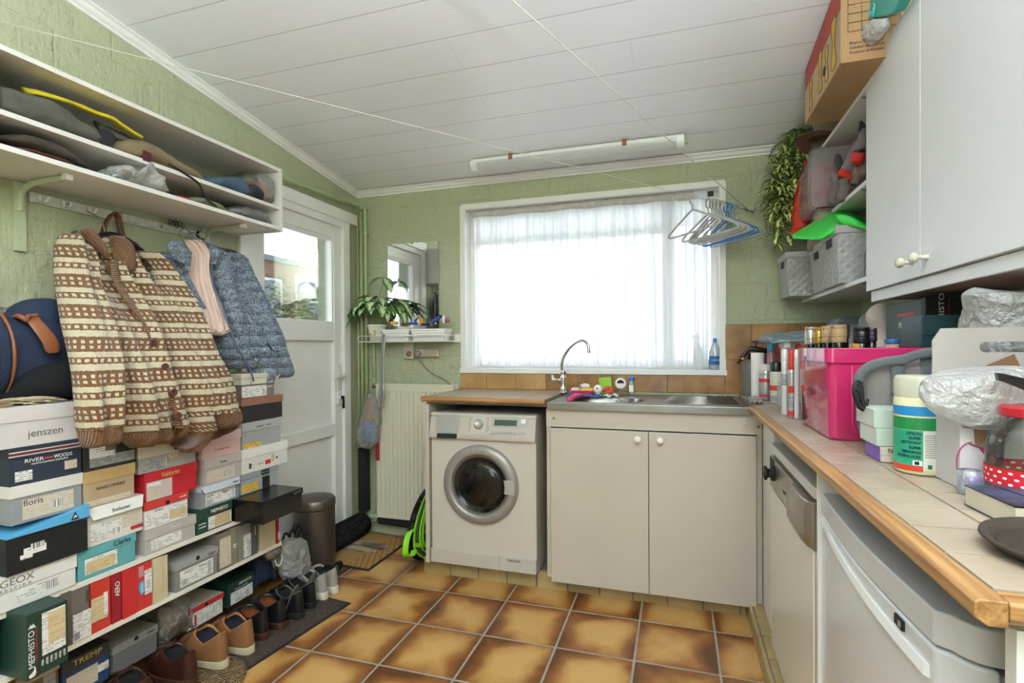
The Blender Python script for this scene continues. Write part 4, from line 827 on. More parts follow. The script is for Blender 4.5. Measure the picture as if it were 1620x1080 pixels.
def knit():
    s = NT('cardigan_knit'); uv = s.uv(); q = s.xyz(uv); p = s.xyz(s.pos()); s.set(rough=.95, sheen=.3, spec=.1)
    wob = s.math('MULTIPLY', s.noise(s.pos(), 160, 2), .008)
    z = s.math('ADD', s.math('SUBTRACT', 2.0, p[2]), wob); P = .1085; f = s.math('FRACT', s.math('DIVIDE', z, P)); U = .0215
    u = s.math('ADD', q[0], s.math('MULTIPLY', s.noise(s.pos(), 90, 2), .005))
    fu = s.math('FRACT', s.math('DIVIDE', u, U)); fu2 = s.math('FRACT', s.math('ADD', s.math('DIVIDE', u, U), .5))
    def band(a, b): return s.math('MULTIPLY', s.math('GREATER_THAN', f, a), s.math('LESS_THAN', f, b))
    sq = s.math('MULTIPLY', s.math('LESS_THAN', s.math('ABSOLUTE', s.math('SUBTRACT', fu, .5)), .24), s.math('ADD', band(.11, .20), band(.27, .36)))
    dot = s.math('MULTIPLY', s.math('LESS_THAN', s.math('ABSOLUTE', s.math('SUBTRACT', fu2, .5)), .27), band(.66, .76))
    brown = s.math('ADD', band(-.1, .45), band(.61, .81)); m1 = s.math('SUBTRACT', brown, s.math('ADD', sq, dot)); m1 = s.math('MAXIMUM', s.math('MINIMUM', m1, 1), 0)
    n = s.noise(s.pos(), 300, 3); ck = s.mix(n, srgb('c8b897'), srgb('e3d7bd')); cb = s.mix(n, srgb('6b4122'), srgb('8f6038')); s.col(s.mix(m1, ck, cb))
    st = s.math('SINE', s.math('MULTIPLY', q[0], 900)); sv = s.math('SINE', s.math('ADD', s.math('MULTIPLY', p[2], 1300), s.math('MULTIPLY', s.math('ABSOLUTE', st), 2)))
    h = s.math('ADD', s.math('MULTIPLY', s.math('ADD', st, sv), .25), s.math('MULTIPLY', n, 1.0)); s.bump(s.math('ADD', h, s.math('MULTIPLY', m1, -.3)), .9, .004)
knit()
def rib(name, c1, c2, freq, axis=0):
    s = NT(name); q = s.xyz(s.uv()); n = s.noise(s.pos(), 260, 3); s.col(s.mix(n, srgb(c1), srgb(c2))); s.set(rough=.95, sheen=.3, spec=.1)
    st = s.math('SINE', s.math('MULTIPLY', q[axis], freq)); s.bump(s.math('ADD', s.math('MULTIPLY', st, .6), n), 1, .005)
rib('brown_rib', '6e4224', '93643c', 640); rib('brown_rib_v', '6e4224', '93643c', 700, 1)
def tweed():
    s = NT('blue_tweed_quilt'); p = s.pos(); q = s.xyz(s.uv()); s.set(rough=.85, sheen=.2, spec=.15)
    a = s.noise(s.map(p, sc=(40, 30, 420)), 1, 3, .7); b = s.noise(s.map(p, sc=(170, 260, 60)), 1, 3, .7)
    f = s.math('MULTIPLY', s.math('ADD', a, b), .5); s.col(s.ramp(f, [(.38, srgb('2a3448')), (.47, srgb('66768f')), (.54, srgb('a0abba')), (.62, srgb('cfd4da'))]))
    s.bump(s.math('ADD', f, s.math('MULTIPLY', s.math('ABSOLUTE', s.math('SINE', s.math('MULTIPLY', q[1], 55))), 1.6)), 1, .012)
tweed()
rib('pink_gauze', 'e9c2b2', 'f4d6c9', 260); mat('navy_lining', '2b3447', .7, bump=(60, .3)); mat('blue_grey_piping', '56657f', .6); mat('black_plastic', '17181a', .35); mat('brown_leather', '8a5233', .45, bump=(60, .15)); mat('dark_leather', '5b2e1c', .45, bump=(60, .15)); mat('button_brown', '5d3b33', .3)
def XC(py): return lerp(-2.125, -1.815, sstep((py-345)/300)) if py < 645 else -1.815
def XC2(py): return XC(py)
Z7 = (80, 340, .3517)
# ---- cardigan
cg = thing('cardigan', 'brown and cream patterned knitted cardigan hanging in front of the shoe boxes', 'cardigan', (-2.05, 1.45, .93))
lb = [(75, 138, 215, .05), (110, 100, 245, .08), (200, 105, 285, .10), (300, 150, 330, .10), (400, 190, 395, .10), (500, 225, 450, .11), (600, 255, 480, .12), (700, 275, 505, .13), (800, 285, 540, .13), (900, 295, 562, .13), (962, 320, 575, .125)]
body = obj('front_panel', loft(px_rows(lb, XC, Z7), 40, 5, .085, 4.2, 1), 'cardigan_knit', cg, smooth=True)
obj('hem_ribbing', loft(px_rows([(955, 318, 577, .125), (985, 330, 577, .118), (1010, 345, 572, .11), (1030, 365, 560, .08)], XC, Z7), 40, 5, .085, 4.2, 1), 'brown_rib', body, smooth=True)
rb = [(110, 262, 378, .05), (160, 268, 420, .08), (250, 300, 480, .10), (350, 350, 525, .11), (450, 410, 555, .11), (550, 455, 590, .11), (650, 490, 625, .11), (750, 515, 665, .11), (850, 545, 715, .11), (930, 562, 765, .11), (965, 568, 790, .10)]
rp = obj('front_panel', loft(px_rows(rb, lambda y: XC(y)-.025, Z7), 36, 5, .08, 4.4, 5), 'cardigan_knit', cg, smooth=True)
obj('hem_ribbing', loft(px_rows([(945, 560, 800, .10), (975, 560, 800, .095), (1010, 562, 760, .09), (1040, 570, 700, .08), (1060, 590, 670, .06)], lambda y: XC(y)-.022, Z7), 36, 5, .06, 4.4, 5), 'brown_rib', rp, smooth=True)
ls = [(92, 60, 150, .05), (130, 36, 175, .09), (200, 30, 190, .10), (300, 34, 195, .10), (400, 45, 225, .10), (500, 60, 252, .10), (600, 84, 275, .10), (700, 104, 288, .10), (800, 115, 295, .10), (900, 122, 298, .10), (955, 128, 300, .10)]
sl = obj('sleeve', loft(px_rows(ls, lambda y: XC(y)+.055, Z7), 30, 5, .05, 5, 9), 'cardigan_knit', cg, smooth=True)
obj('cuff', loft(px_rows([(948, 130, 302, .10), (985, 136, 302, .095), (1020, 144, 300, .085), (1036, 155, 295, .06)], lambda y: XC(y)+.055, Z7), 30, 4, .02, 4, 9), 'brown_rib', sl, smooth=True)
rs_ = [(165, 398, 455, .05), (200, 430, 490, .08), (250, 470, 530, .09), (350, 495, 605, .10), (450, 522, 655, .10), (550, 552, 705, .10), (650, 590, 752, .10), (750, 635, 795, .10), (850, 685, 828, .10), (890, 705, 840, .10)]
sl = obj('sleeve', loft(px_rows(rs_, lambda y: XC(y)+.05, Z7), 30, 5, .05, 5, 13), 'cardigan_knit', cg, smooth=True)
obj('cuff', loft(px_rows([(880, 700, 840, .10), (915, 722, 846, .095), (940, 742, 842, .085), (958, 762, 820, .05)], lambda y: XC(y)+.05, Z7), 30, 4, .02, 4, 13), 'brown_rib', sl, smooth=True)
# placket and buttons
def zp(x, y, X): return aX(Z7[0]+x*Z7[2], Z7[1]+y*Z7[2], X)
pl = [(285, 215), (300, 300), (360, 400), (425, 480), (462, 560), (500, 650), (528, 740), (552, 830), (572, 905), (580, 960)]
rows = []
for x, y in pl: X_ = XC(Z7[1]+y*Z7[2])+.068; a, b = zp(x-17, y, X_-.004), zp(x+17, y, X_-.012); rows.append((a, b, .012))
pk = obj('button_placket', loft(rows, 12, 6), 'brown_rib_v', cg, smooth=True)
for x, y in ((461, 575), (515, 683), (552, 798), (572, 902)):
    p = zp(x, y, XC(Z7[1]+y*Z7[2])+.078); bm = B(); lathe(bm, [(.0, -.002), (.013, -.002), (.014, .002), (.012, .006), (.009, .004), (.0, .004)], 20, p, (1, -.15, 0)); bt_ = obj('button', bm, 'button_brown', pk, smooth=True)
    bm = B()
    for dy, dz in ((.003, .003), (-.003, .003), (.003, -.003), (-.003, -.003)): cyl(bm, p+Vector((.0035, dy, dz)), p+Vector((.0052, dy, dz)), .0013, 6)
    obj('button_holes', bm, 'dark', bt_)
# collar flaps
def flap(pts, X, th, seed, mtn, par, name='collar'):
    rows = [(zp(a[0], a[1], X+a[2] if len(a) > 2 else X), zp(b[0], b[1], X+b[2] if len(b) > 2 else X), th) for a, b in pts]
    return obj(name, loft(rows, 20, 5, .006, 3, seed), mtn, par, smooth=True)
flap([((138, 68), (172, 56)), ((140, 85), (195, 70)), ((165, 118), (222, 105)), ((200, 150), (248, 140)), ((232, 178), (256, 172)), ((250, 195), (258, 190))], -2.04, .030, 3, 'brown_rib', cg)
flap([((268, 100), (282, 92)), ((272, 130), (325, 100)), ((280, 165), (362, 125)), ((292, 205), (378, 160)), ((318, 238), (380, 200)), ((350, 252), (374, 245))], -2.03, .034, 4, 'brown_rib', cg)
flap([((245, 212), (300, 205)), ((250, 240), (305, 235)), ((265, 265), (315, 262)), ((292, 300), (322, 295))], -2.03, .02, 6, 'brown_rib', cg)
# black hanger of the cardigan, resting on a rail hook
ch = thing('coat_hanger', 'black coat hanger inside the collar of the cardigan', 'hanger', (-2.13, 1.47, 1.72))
bm = B(); pts = [aX(x, y, -2.12) for x, y in ((120, 402), (150, 378), (172, 371), (195, 378), (225, 400))]; tube(bm, smooth_path(pts, 5), [.012]*21, 10)
bmesh.ops.scale(bm, vec=(2.0, 1, 1), space=Matrix.Translation(-pts[2]), verts=bm.verts); obj('shoulder_bar', bm, 'black_plastic', ch, smooth=True)
bm = B(); p = [aX(x, y, -2.13) for x, y in ((167, 372), (163, 355), (158, 346), (150, 340), (143, 336), (137, 333))]; tube(bm, smooth_path(p, 4), .0022, 6); obj('hook', bm, 'steel', ch, smooth=True)
# brown strap bag behind the cardigan
hb = thing('handbag', 'tan bag hanging behind the cardigan by dark leather handles', 'bag', (-2.17, 1.30, 1.45))
bm = B(); p = [aX(x, y, -2.15) for x, y in ((165, 372), (168, 355), (176, 341), (184, 337), (190, 348), (196, 372), (199, 380))]; tube(bm, smooth_path(p, 5), .006, 8); obj('handle', bm, 'dark_leather', hb, smooth=True)
bm = B(); p = [aX(x, y, -2.165) for x, y in ((158, 375), (166, 352), (176, 339), (183, 343), (186, 358), (192, 380))]; tube(bm, smooth_path(p, 5), .005, 8); obj('handle', bm, 'dark_leather', hb, smooth=True)
mat('tan_orange_leather', 'b4621f', .5, bump=(50, .15))
obj('bag_body', loft(px_rows([(378, 100, 200, .02), (400, 91, 205, .04), (430, 90, 205, .05), (470, 95, 200, .04), (490, 100, 195, .02)], -2.17), 24, 4), 'tan_orange_leather', hb, smooth=True)
# ---- blue quilted jacket
Z8 = (230, 360, .2407)
jk = thing('jacket', 'blue grey tweed-look quilted jacket with stand-up collar hanging beside the cardigan', 'jacket', (-2.1, 2.0, 1.15))
def XJ(py): return lerp(-2.125, -1.93, sstep((py-365)/200))
lp_ = [(170, 90, 235, .05), (200, 70, 290, .08), (280, 90, 300, .09), (370, 150, 330, .09), (450, 200, 350, .08), (550, 270, 390, .08), (620, 340, 470, .08), (720, 420, 610, .10), (800, 460, 650, .11), (880, 510, 680, .11), (925, 560, 690, .08)]
obj('front_panel', loft(px_rows(lp_, lambda y: XJ(y)-.035, Z8), 32, 5, .06, 6, 21), 'blue_tweed_quilt', jk, smooth=True)
rp_ = [(120, 390, 455, .05), (160, 420, 560, .07), (220, 435, 640, .09), (300, 436, 670, .10), (400, 455, 700, .10), (500, 500, 735, .10), (600, 530, 770, .10), (700, 570, 800, .10), (800, 622, 840, .10), (900, 675, 880, .10), (960, 700, 880, .09), (1012, 722, 845, .06)]
fp = obj('front_panel', loft(px_rows(rp_, XJ, Z8), 36, 5, .075, 6, 23), 'blue_tweed_quilt', jk, smooth=True)
rj = [(165, 560, 600, .05), (200, 585, 655, .08), (300, 620, 700, .09), (400, 665, 745, .10), (500, 715, 795, .10), (600, 745, 835, .10), (700, 772, 880, .10), (800, 790, 912, .10), (900, 815, 948, .10), (960, 835, 962, .09), (985, 850, 950, .05)]
sv_ = obj('sleeve', loft(px_rows(rj, lambda y: XJ(y)+.025, Z8), 28, 5, .06, 6, 29), 'blue_tweed_quilt', jk, smooth=True)
def z8(x, y, X): return aX(Z8[0]+x*Z8[2], Z8[1]+y*Z8[2], X)
def flap8(pts, X, th, seed, mtn, name): return obj(name, loft([(z8(a[0], a[1], X), z8(b[0], b[1], X), th) for a, b in pts], 20, 5, .004, 3, seed), mtn, jk, smooth=True)
flap8([((178, 82), (225, 90)), ((152, 110), (262, 125)), ((150, 150), (296, 160)), ((185, 200), (298, 200)), ((235, 245), (288, 250)), ((265, 290), (282, 292))], -2.03, .03, 3, 'blue_tweed_quilt', 'collar')
flap8([((378, 84), (400, 84)), ((395, 100), (440, 105)), ((415, 140), (476, 148)), ((430, 190), (470, 190)), ((436, 240), (452, 240))], -2.03, .03, 3, 'blue_tweed_quilt', 'collar')
bm = B(); P = [z8(x, y, XJ(360+y*.2407)+.062) for x, y in ((300, 165), (288, 200), (280, 260), (275, 300))]; tube(bm, smooth_path(P, 5), .004, 8); obj('zip_edge', bm, 'blue_grey_piping', jk, smooth=True)
bm = B(); P = [z8(x, y, XJ(360+y*.2407)+.058) for x, y in ((470, 150), (440, 210), (436, 300), (455, 400), (503, 505), (540, 620), (585, 740), (640, 850), (690, 940), (712, 1010))]; tube(bm, smooth_path(P, 5), .004, 8); zl = obj('zip_edge', bm, 'blue_grey_piping', jk, smooth=True)
bm = B(); p = z8(695, 1018, -1.885); 
tube(bm, [p+Vector((0, cos(a*pi/6)*.0055, sin(a*pi/6)*.0055)) for a in range(12)], .0016, 6, close=True); tube(bm, [p+Vector((0, -.006, .012)), p+Vector((0, .001, -.014)), p+Vector((0, 0, -.02))], .003, 6); obj('zip_pull', bm, 'dark', zl, smooth=True)
bm = B(); P = [z8(x, y, -1.872) for x, y in ((745, 690), (800, 760), (850, 820), (885, 870))]; tube(bm, smooth_path(P, 4), .0025, 6); obj('pocket_zip', bm, 'navy_lining', fp, smooth=True)
bm = B(); P = [z8(x, y, XJ(360+y*.2407)+.0) for x, y in ((715, 1020), (770, 1005), (860, 975), (950, 962))]; tube(bm, smooth_path(P, 4), .006, 8); obj('hem_binding', bm, 'blue_grey_piping', fp, smooth=True)
# scarf
scf = [(85, 255, 375, .03), (120, 275, 400, .05), (180, 290, 430, .06), (250, 288, 438, .06), (330, 305, 450, .06), (430, 335, 485, .06), (530, 355, 510, .06), (600, 368, 524, .06), (660, 385, 528, .06), (695, 420, 518, .05), (708, 445, 500, .02)]
bm = loft(px_rows(scf, lambda y: XJ(y)+.025, Z8), 30, 6, .07, 6, 31); one('scarf', bm, 'pink_gauze', 'pale pink gauze scarf tucked inside the blue jacket', 'scarf', smooth=True)
hg = thing('coat_hanger', 'black hanger with steel hook inside the blue jacket', 'hanger', (-2.14, 1.9, 1.75))
bm = B(); P = [aX(x, y, -2.12) for x, y in ((345, 395), (362, 396), (378, 403), (392, 416))]; tube(bm, smooth_path(P, 4), .009, 8); obj('shoulder_bar', bm, 'black_plastic', hg, smooth=True)
bm = B(); P = [aX(x, y, -2.15) for x, y in ((318, 378), (314, 372), (308, 368), (301, 369), (298, 375))]; tube(bm, smooth_path(P, 4), .003, 8); P = [aX(x, y, -2.14) for x, y in ((303, 380), (304, 372), (298, 364), (290, 362), (284, 368), (286, 374))]; tube(bm, smooth_path(P, 4), .0035, 8); obj('hook', bm, 'steel', hg, smooth=True)
bm = B(); P = [aX(x, y, -2.16) for x, y in ((322, 380), (316, 376), (312, 371), (314, 366))]; tube(bm, smooth_path(P, 4), .006, 8); obj('black_loop', bm, 'black_plastic', hg, smooth=True)
# ---- coat rails with hooks
mat('rail_white', 'd9d8cf', .4, var=.02)
for (ya, yb, hooks, lbl) in ((1.268, 1.585, (1.296, 1.372, 1.462, 1.548), 'white hook rail on the green wall, the half nearer the viewer'), (1.592, 2.02, (1.628, 1.705, 1.787, 1.868, 1.95), 'white hook rail on the green wall, the half nearer the door')):
    r = thing('coat_rail', lbl, 'coat rail', (XL, (ya+yb)/2, 1.84), group=None)
    bm = B(); box(bm, XL, XL+.012, ya, yb, 1.841, 1.877); bd = obj('rail_board', bm, 'rail_white', r, bev=.003)
    for y in hooks:
        bm = B(); box(bm, XL+.011, XL+.016, y-.011, y+.011, 1.845, 1.872)
        for s_ in (-1, 1): tube(bm, smooth_path([(XL+.014, y+s_*.003, 1.852), (XL+.034, y+s_*.010, 1.848), (XL+.04, y+s_*.014, 1.866)], 4), [.0045]*8+[.0055], 8)
        obj('hook', bm, 'rail_white', r, smooth=False)
    bm = B(); ym = (ya+yb)/2-.04; tube(bm, arc((XL+.015, ym, 1.86), .006, .6, 5.5, 10, (0, 1, 0), (0, 0, 1)), .0018, 6); obj('screw_hook', bm, 'steel', bd, smooth=True)
bm = B(); p = aX(278, 350, XL+.03); p.z = 1.885
for k in range(6):
    c = p+Vector((.004*(k % 3), (k-2.5)*.011, -.006*(k % 2))); tube(bm, [c+Vector((0, cos(a*pi/5)*.008, sin(a*pi/5)*.013)) for a in range(10)], .0016, 6, close=True)
tube(bm, [p+Vector((-.028, -.03, -.01)), p+Vector((.002, 0, .012)), p+Vector((-.02, .035, .0))], .0016, 6)
one('wire_clips', bm, 'black_plastic', 'tangle of small black wire clips above the hook rail', 'clip', smooth=True)
# ---- wall shelf unit with two compartments
mat('shelf_white', 'e2dfdb', .4, var=.02); mat('bracket_green', 'b9c3a1', .5, var=.02)
SX, SY0, SY1 = -1.904, 1.015, 2.165
ws = thing('wall_shelf', 'long open white two-tier shelf box high on the left wall', 'wall shelf', (-2.06, 1.59, 1.89))
for z0, z1, lb_ in ((1.905, 1.922, 'bottom'), (2.008, 2.024, 'middle'), (2.20, 2.216, 'top')):
    bm = B(); box(bm, XL+.002, SX, SY0, SY1, z0, z1); obj('board', bm, 'shelf_white', ws, bev=.001)
for y in (SY0-.016, SY1): bm = B(); box(bm, XL+.002, SX+.001, y, y+.017, 1.90, 2.217); obj('end_panel', bm, 'shelf_white', ws, bev=.001)
for y in (1.238, 1.99):
    bm = B(); box(bm, XL+.001, XL+.014, y-.015, y+.016, 1.66, 1.90); tube(bm, smooth_path([(XL+.014, y, 1.80), (XL+.02, y, 1.86), (XL+.06, y, 1.885), (XL+.12, y, 1.892), (-1.955, y, 1.893)], 5), .010, 10)
    cyl(bm, (XL+.014, y, 1.70), (XL+.017, y, 1.70), .004, 8); br = obj('bracket', bm, 'bracket_green', ws)
    bm = B(); box(bm, -1.975, -1.95, y-.011, y+.011, 1.883, 1.904); obj('end_cap', bm, 'shelf_white', br, bev=.003)
# things in the shelf: upper tier z 2.024, lower tier 1.922
Z9 = (0, 0, .3704)
def zrows(rows, X): return px_rows(rows, X, Z9)
mat('dark_cloth', '22242a', .9, bump=(80, .5)); mat('olive_grey_cloth', '5a5850', .8, bump=(70, .4)); mat('yellow_trim', 'd9c42a', .6); mat('canvas_tan', '86745a', .9, bump=(120, .5)); mat('denim_slate', '4c6178', .8, bump=(90, .4)); mat('charcoal_cloth', '2e3238', .8, bump=(70, .4)); mat('burgundy', '5f1e28', .5); mat('tweed_brown', '4a413b', .95, bump=(160, .8)); mat('olive_knit', '7f8264', .95, bump=(140, .7)); mat('red_cloth', 'a72232', .8); mat('orange_leather', 'b3663a', .5, bump=(40, .2))
glassy('clear_bag', 'f4f4f2', .16, .12, .20, 'ebebe9', (55, 1)); glassy('milky_bag', 'f4f4f2', .16, .18, .50, 'efefed', (55, 1))
def lump(name, mt, lbl, cat, y0, y1, x0, x1, z0, top, seg=26, rough=.012, rfreq=14, seed=0, **k):
    """soft thing lying along the wall; top = heights along its length"""
    n = len(top); rows = []
    for i, h in enumerate(top):
        y = lerp(y0, y1, i/(n-1)); s_ = .15 if i in (0, n-1) else 1; xm, hw = (x0+x1)/2, (x1-x0)/2*(.75 if i in (0, n-1) else 1); rows.append((Vector((xm-hw, y, z0+h*.5)), Vector((xm+hw, y, z0+h*.5)), h))
    bm = loft(rows, seg, 5, rough=rough, rfreq=rfreq, seed=seed, n=Vector((0, 0, 1)), pw=2.8)
    for v in bm.verts: v.co.z = max(v.co.z, z0+.001)
    return one(name, bm, mt, lbl, cat, smooth=True, **k)
ZT, ZL = 2.0255, 1.9235
lump('cap', 'dark_cloth', 'black cap at the near end of the upper tier behind the grey bag', 'cap', 1.03, 1.20, -2.20, -2.03, ZT, (.03, .11, .12, .08, .02))
gb = lump('folded_bag', 'olive_grey_cloth', 'grey waterproof bag with bright yellow edging in the upper tier', 'bag', 1.04, 1.36, -2.02, -1.912, ZT, (.075, .092, .10, .09, .055, .02), seed=2)
def on_top(x, y, X): return aX(x*Z9[2], y*Z9[2], X)
bm = B(); P = [on_top(x, y, -1.93) for x, y in ((135, 385), (200, 400), (300, 430), (400, 470), (480, 500), (540, 540), (600, 575))]; rows = [(p+Vector((-.05, 0, .012)), p+Vector((.016, 0, -.012)), .016) for p in P]; bm.free()
bm = loft(rows, 14, 5, n=Vector((0, 0, 1)), rough=.003); one('yellow_strap', bm, 'yellow_trim', 'bright yellow strip running over the grey bag', 'strap', smooth=True)
bm = loft([(p+Vector((-.05, .01, -.006)), p+Vector((.0, .01, -.05)), .02) for p in [on_top(x, y, -1.95) for x, y in ((430, 500), (500, 530), (560, 560), (640, 600))]], 14, 5, n=Vector((1, 0, .5)), rough=.004); one('folded_jacket', bm, 'olive_grey_cloth', 'grey lining flap hanging under the yellow strip', 'jacket', smooth=True)
um = thing('torch', 'stubby black and yellow torch lying end-on in the upper tier', 'torch', (-1.93, 1.33, ZT))
c0, c1 = Vector((-1.905, 1.330, ZT+.030)), Vector((-2.05, 1.36, ZT+.033)); d_ = (c0-c1).normalized()
bm = B(); cyl(bm, c1, c0-d_*.004, .028); obj('barrel', bm, 'black_plastic', um, smooth=False)
for k in (0, .028): bm = B(); tube(bm, [c0-d_*(.022+k)]*1+[c0-d_*(.010+k)], .0295, 24, cap=False); obj('yellow_ring', bm, 'yellow_trim', um)
cb_ = lump('canvas_bag', 'canvas_tan', 'tan canvas bag with small burgundy patch in the upper tier', 'bag', 1.375, 1.76, -2.15, -1.912, ZT, (.03, .075, .085, .075, .06, .045, .02), seed=4, rfreq=9)
bm = B(); p = on_top(628, 668, -1.905); M_ = Matrix.Translation(p) @ Matrix.Rotation(radians(4), 4, 'Z'); box(bm, -.003, .003, -.018, .016, -.02, .018, M_); obj('patch', bm, 'burgundy', cb_, bev=.001)
jb = lump('rolled_jacket', 'denim_slate', 'slate blue rucksack with black straps in the upper tier', 'rucksack', 1.77, 2.02, -2.14, -1.915, ZT, (.02, .055, .065, .08, .085, .03), seed=6)
bm = B(); P = [on_top(x, y, -1.90) for x, y in ((720, 700), (780, 735), (850, 785), (868, 830), (895, 860), (925, 880))]; tube(bm, smooth_path(P, 4), .0045, 6); obj('strap', bm, 'black_plastic', jb, smooth=True)
lump('charcoal_bag', 'charcoal_cloth', 'charcoal cloth bag bulging over the board edge by the plastic bag', 'bag', 1.96, 2.075, -2.12, -1.896, ZT-.0, (.02, .06, .075, .05, .02), seed=8)
lump('wrapped_shoe', 'orange_leather', 'orange brown leather item wrapped in clear plastic at the door end', 'shoe', 2.065, 2.145, -2.16, -1.935, ZT, (.04, .115, .125, .1, .03), seed=9)
lump('clear_bag', 'clear_bag', 'clear plastic bag round the orange brown item', 'plastic bag', 2.05, 2.158, -2.18, -1.915, ZT, (.06, .145, .155, .14, .05), seed=10, rough=.02, rfreq=20)
for k, (lbl, y0, y1, h) in enumerate((('dark tweed flat cap at the near end of the lower tier', 1.03, 1.30, .055), ('brown leather brim below the tweed cap', 1.05, 1.27, .018))):
    lump('flat_cap', 'tweed_brown' if k == 0 else 'dark_leather', lbl, 'cap', y0, y1, -2.14, -1.915 if k else -1.93, ZL+(.02 if k == 0 else 0), (.01, h*.8, h, h*.8, .01), seed=11+k, rough=.006)
lump('plastic_bag', 'milky_bag', 'crumpled translucent plastic bag hanging over the lower tier edge', 'plastic bag', 1.36, 1.56, -2.05, -1.885, ZL, (.03, .06, .05, .075, .095, .07, .02), seed=14, rough=.022, rfreq=22)
lump('red_cloth', 'red_cloth', 'small folded red cloth lying in the lower tier', 'cloth', 1.60, 1.72, -2.15, -1.93, ZL, (.008, .02, .02, .008), seed=15, rough=.003)
lump('knitted_hat', 'olive_knit', 'olive green knitted hat lying in the lower tier', 'hat', 1.68, 1.88, -2.1, -1.915, ZL, (.015, .035, .035, .03, .01), seed=16, rough=.005)
lump('wrapped_cloth', 'charcoal_cloth', 'dark grey folded cloth wrapped in plastic by the shelf end', 'cloth', 1.90, 2.135, -2.15, -1.925, ZL, (.015, .04, .05, .04, .02), seed=17, rough=.01, rfreq=25)
lump('clear_bag', 'clear_bag', 'thin clear plastic over the dark grey cloth in the lower tier', 'plastic bag', 1.885, 2.155, -2.17, -1.905, ZL, (.02, .05, .062, .05, .02), seed=18, rough=.012, rfreq=30)
# ---- duffel bag on the topmost box
mat('navy_canvas', '1f2b47', .8, bump=(150, .5)); mat('matt_black', '0c0d10', .95); mat('raw_twine', 'bcae8e', .95, bump=(60, .8)); 
db = thing('duffel_bag', 'navy canvas duffel bag with brown leather trim on the top shoebox', 'duffel bag', (-2.05, 1.1, 1.142))
rows = []
for y, r0, zc in ((.70, .10, 1.28), (.78, .135, 1.285), (.95, .150, 1.29), (1.052, .150, 1.290)): rows.append((Vector((-2.05-r0*.9, y, zc)), Vector((-2.05+r0*.9, y, zc)), r0*2))
bm = loft(rows, 30, 4, rough=.012, rfreq=7, n=Vector((0, 0, 1)), pw=2.5); obj('end_section', bm, 'navy_canvas', db, smooth=True)
bm = B(); tube(bm, [Vector((-2.05+.142*cos(2*pi*k/40)*(1 if abs(cos(2*pi*k/40)) < .7 else .97), 1.056, 1.293+.152*sin(2*pi*k/40))) for k in range(40)], .0055, 8, close=True); obj('piping', bm, 'brown_leather', db, smooth=True)
rows = []
for y, r0, zc, xo in ((1.058, .140, 1.290, 0), (1.12, .135, 1.290, .005), (1.20, .138, 1.288, .0), (1.28, .13, 1.28, -.02), (1.36, .10, 1.27, -.05)): rows.append((Vector((-2.06+xo-r0*.9, y, zc)), Vector((-2.06+xo+r0*.9, y, zc)), r0*2))
bm = loft(rows, 30, 5, rough=.014, rfreq=9, seed=3, n=Vector((0, 0, 1)), pw=2.6); mb_ = obj('main_body', bm, 'navy_canvas', db, smooth=True)
rows = []
for y, z0_, z1_ in ((1.12, 1.30, 1.40), (1.16, 1.32, 1.46), (1.22, 1.33, 1.49), (1.30, 1.32, 1.48), (1.36, 1.30, 1.42)): rows.append((Vector((-2.15, y, (z0_+z1_)/2)), Vector((-2.0, y, (z0_+z1_)/2)), z1_-z0_))
bm = loft(rows, 26, 5, rough=.01, rfreq=9, seed=5, n=Vector((0, 0, 1))); obj('top_pocket', bm, 'navy_canvas', db, smooth=True)
Z10 = (0, 440, .2037)
def z10(x, y, X): return aX(Z10[0]+x*Z10[2], Z10[1]+y*Z10[2], X)
rows = [(z10(a, b, X), z10(c, d, X), .008) for a, b, c, d, X in ((110, 300, 130, 310, -1.975), (205, 318, 290, 300, -1.95), (215, 345, 320, 322, -1.93), (275, 425, 395, 405, -1.912), (325, 500, 450, 480, -1.905), (350, 560, 470, 540, -1.905), (375, 585, 455, 575, -1.908))]
bm = loft(rows, 12, 5, n=Vector((1, 0, 0))); obj('leather_flap', bm, 'brown_leather', mb_, smooth=True)
bm = B(); tube(bm, smooth_path([z10(x, y, X) for x, y, X in ((105, 305, -2.0), (150, 295, -1.95), (205, 325, -1.935), (215, 300, -1.95), (290, 290, -1.96))], 5), .008, 8); obj('handle', bm, 'brown_leather', mb_, smooth=True)
rows = []
for y, h, w_ in ((1.03, .03, .06), (1.09, .11, .11), (1.16, .13, .14), (1.25, .15, .15), (1.36, .14, .15), (1.42, .05, .1)): rows.append((Vector((-2.03-w_*.6, y, 1.143+h/2)), Vector((-2.03+w_, y, 1.143+h/2)), h))
bm = loft(rows, 26, 5, rough=.008, rfreq=9, seed=8, n=Vector((0, 0, 1))); [setattr(v.co, 'z', max(v.co.z, 1.1425)) for v in bm.verts]; obj('dark_lump', bm, 'matt_black', db, smooth=True, label='black lump under the bag body')  # near-black lump along the foot of the bag
rows = []
for y, h in ((.72, .04), (.80, .13), (.92, .09), (1.0, .14), (1.06, .23), (1.10, .10), (1.18, .08), (1.24, .02)): rows.append((Vector((-2.20, y, 1.38+h/2)), Vector((-2.12, y, 1.38+h/2)), h))
bm = loft(rows, 26, 5, rough=.03, rfreq=18, seed=9, n=Vector((0, 0, 1))); one('plastic_bag', bm, 'clear_bag', 'crumpled clear plastic bag behind the duffel bag', 'plastic bag', smooth=True)
bm = B(); rnd = random.Random(8)
for k in range(46):
    a = aX(rnd.uniform(2, 40), 632, -1.92); y = lerp(1.03, 1.14, rnd.random()); x = -1.93+rnd.uniform(-.035, .035); z = 1.145+rnd.uniform(0, .014)
    tube(bm, smooth_path([(x-.02*rnd.random(), y-.04, z), (x, y, z+.006), (x+.02*rnd.random(), y+.05, z-.002)], 3), .0022, 4)
one('twine_bundle', bm, 'raw_twine', 'frayed bundle of cream twine on the top shoebox', 'twine', smooth=True)
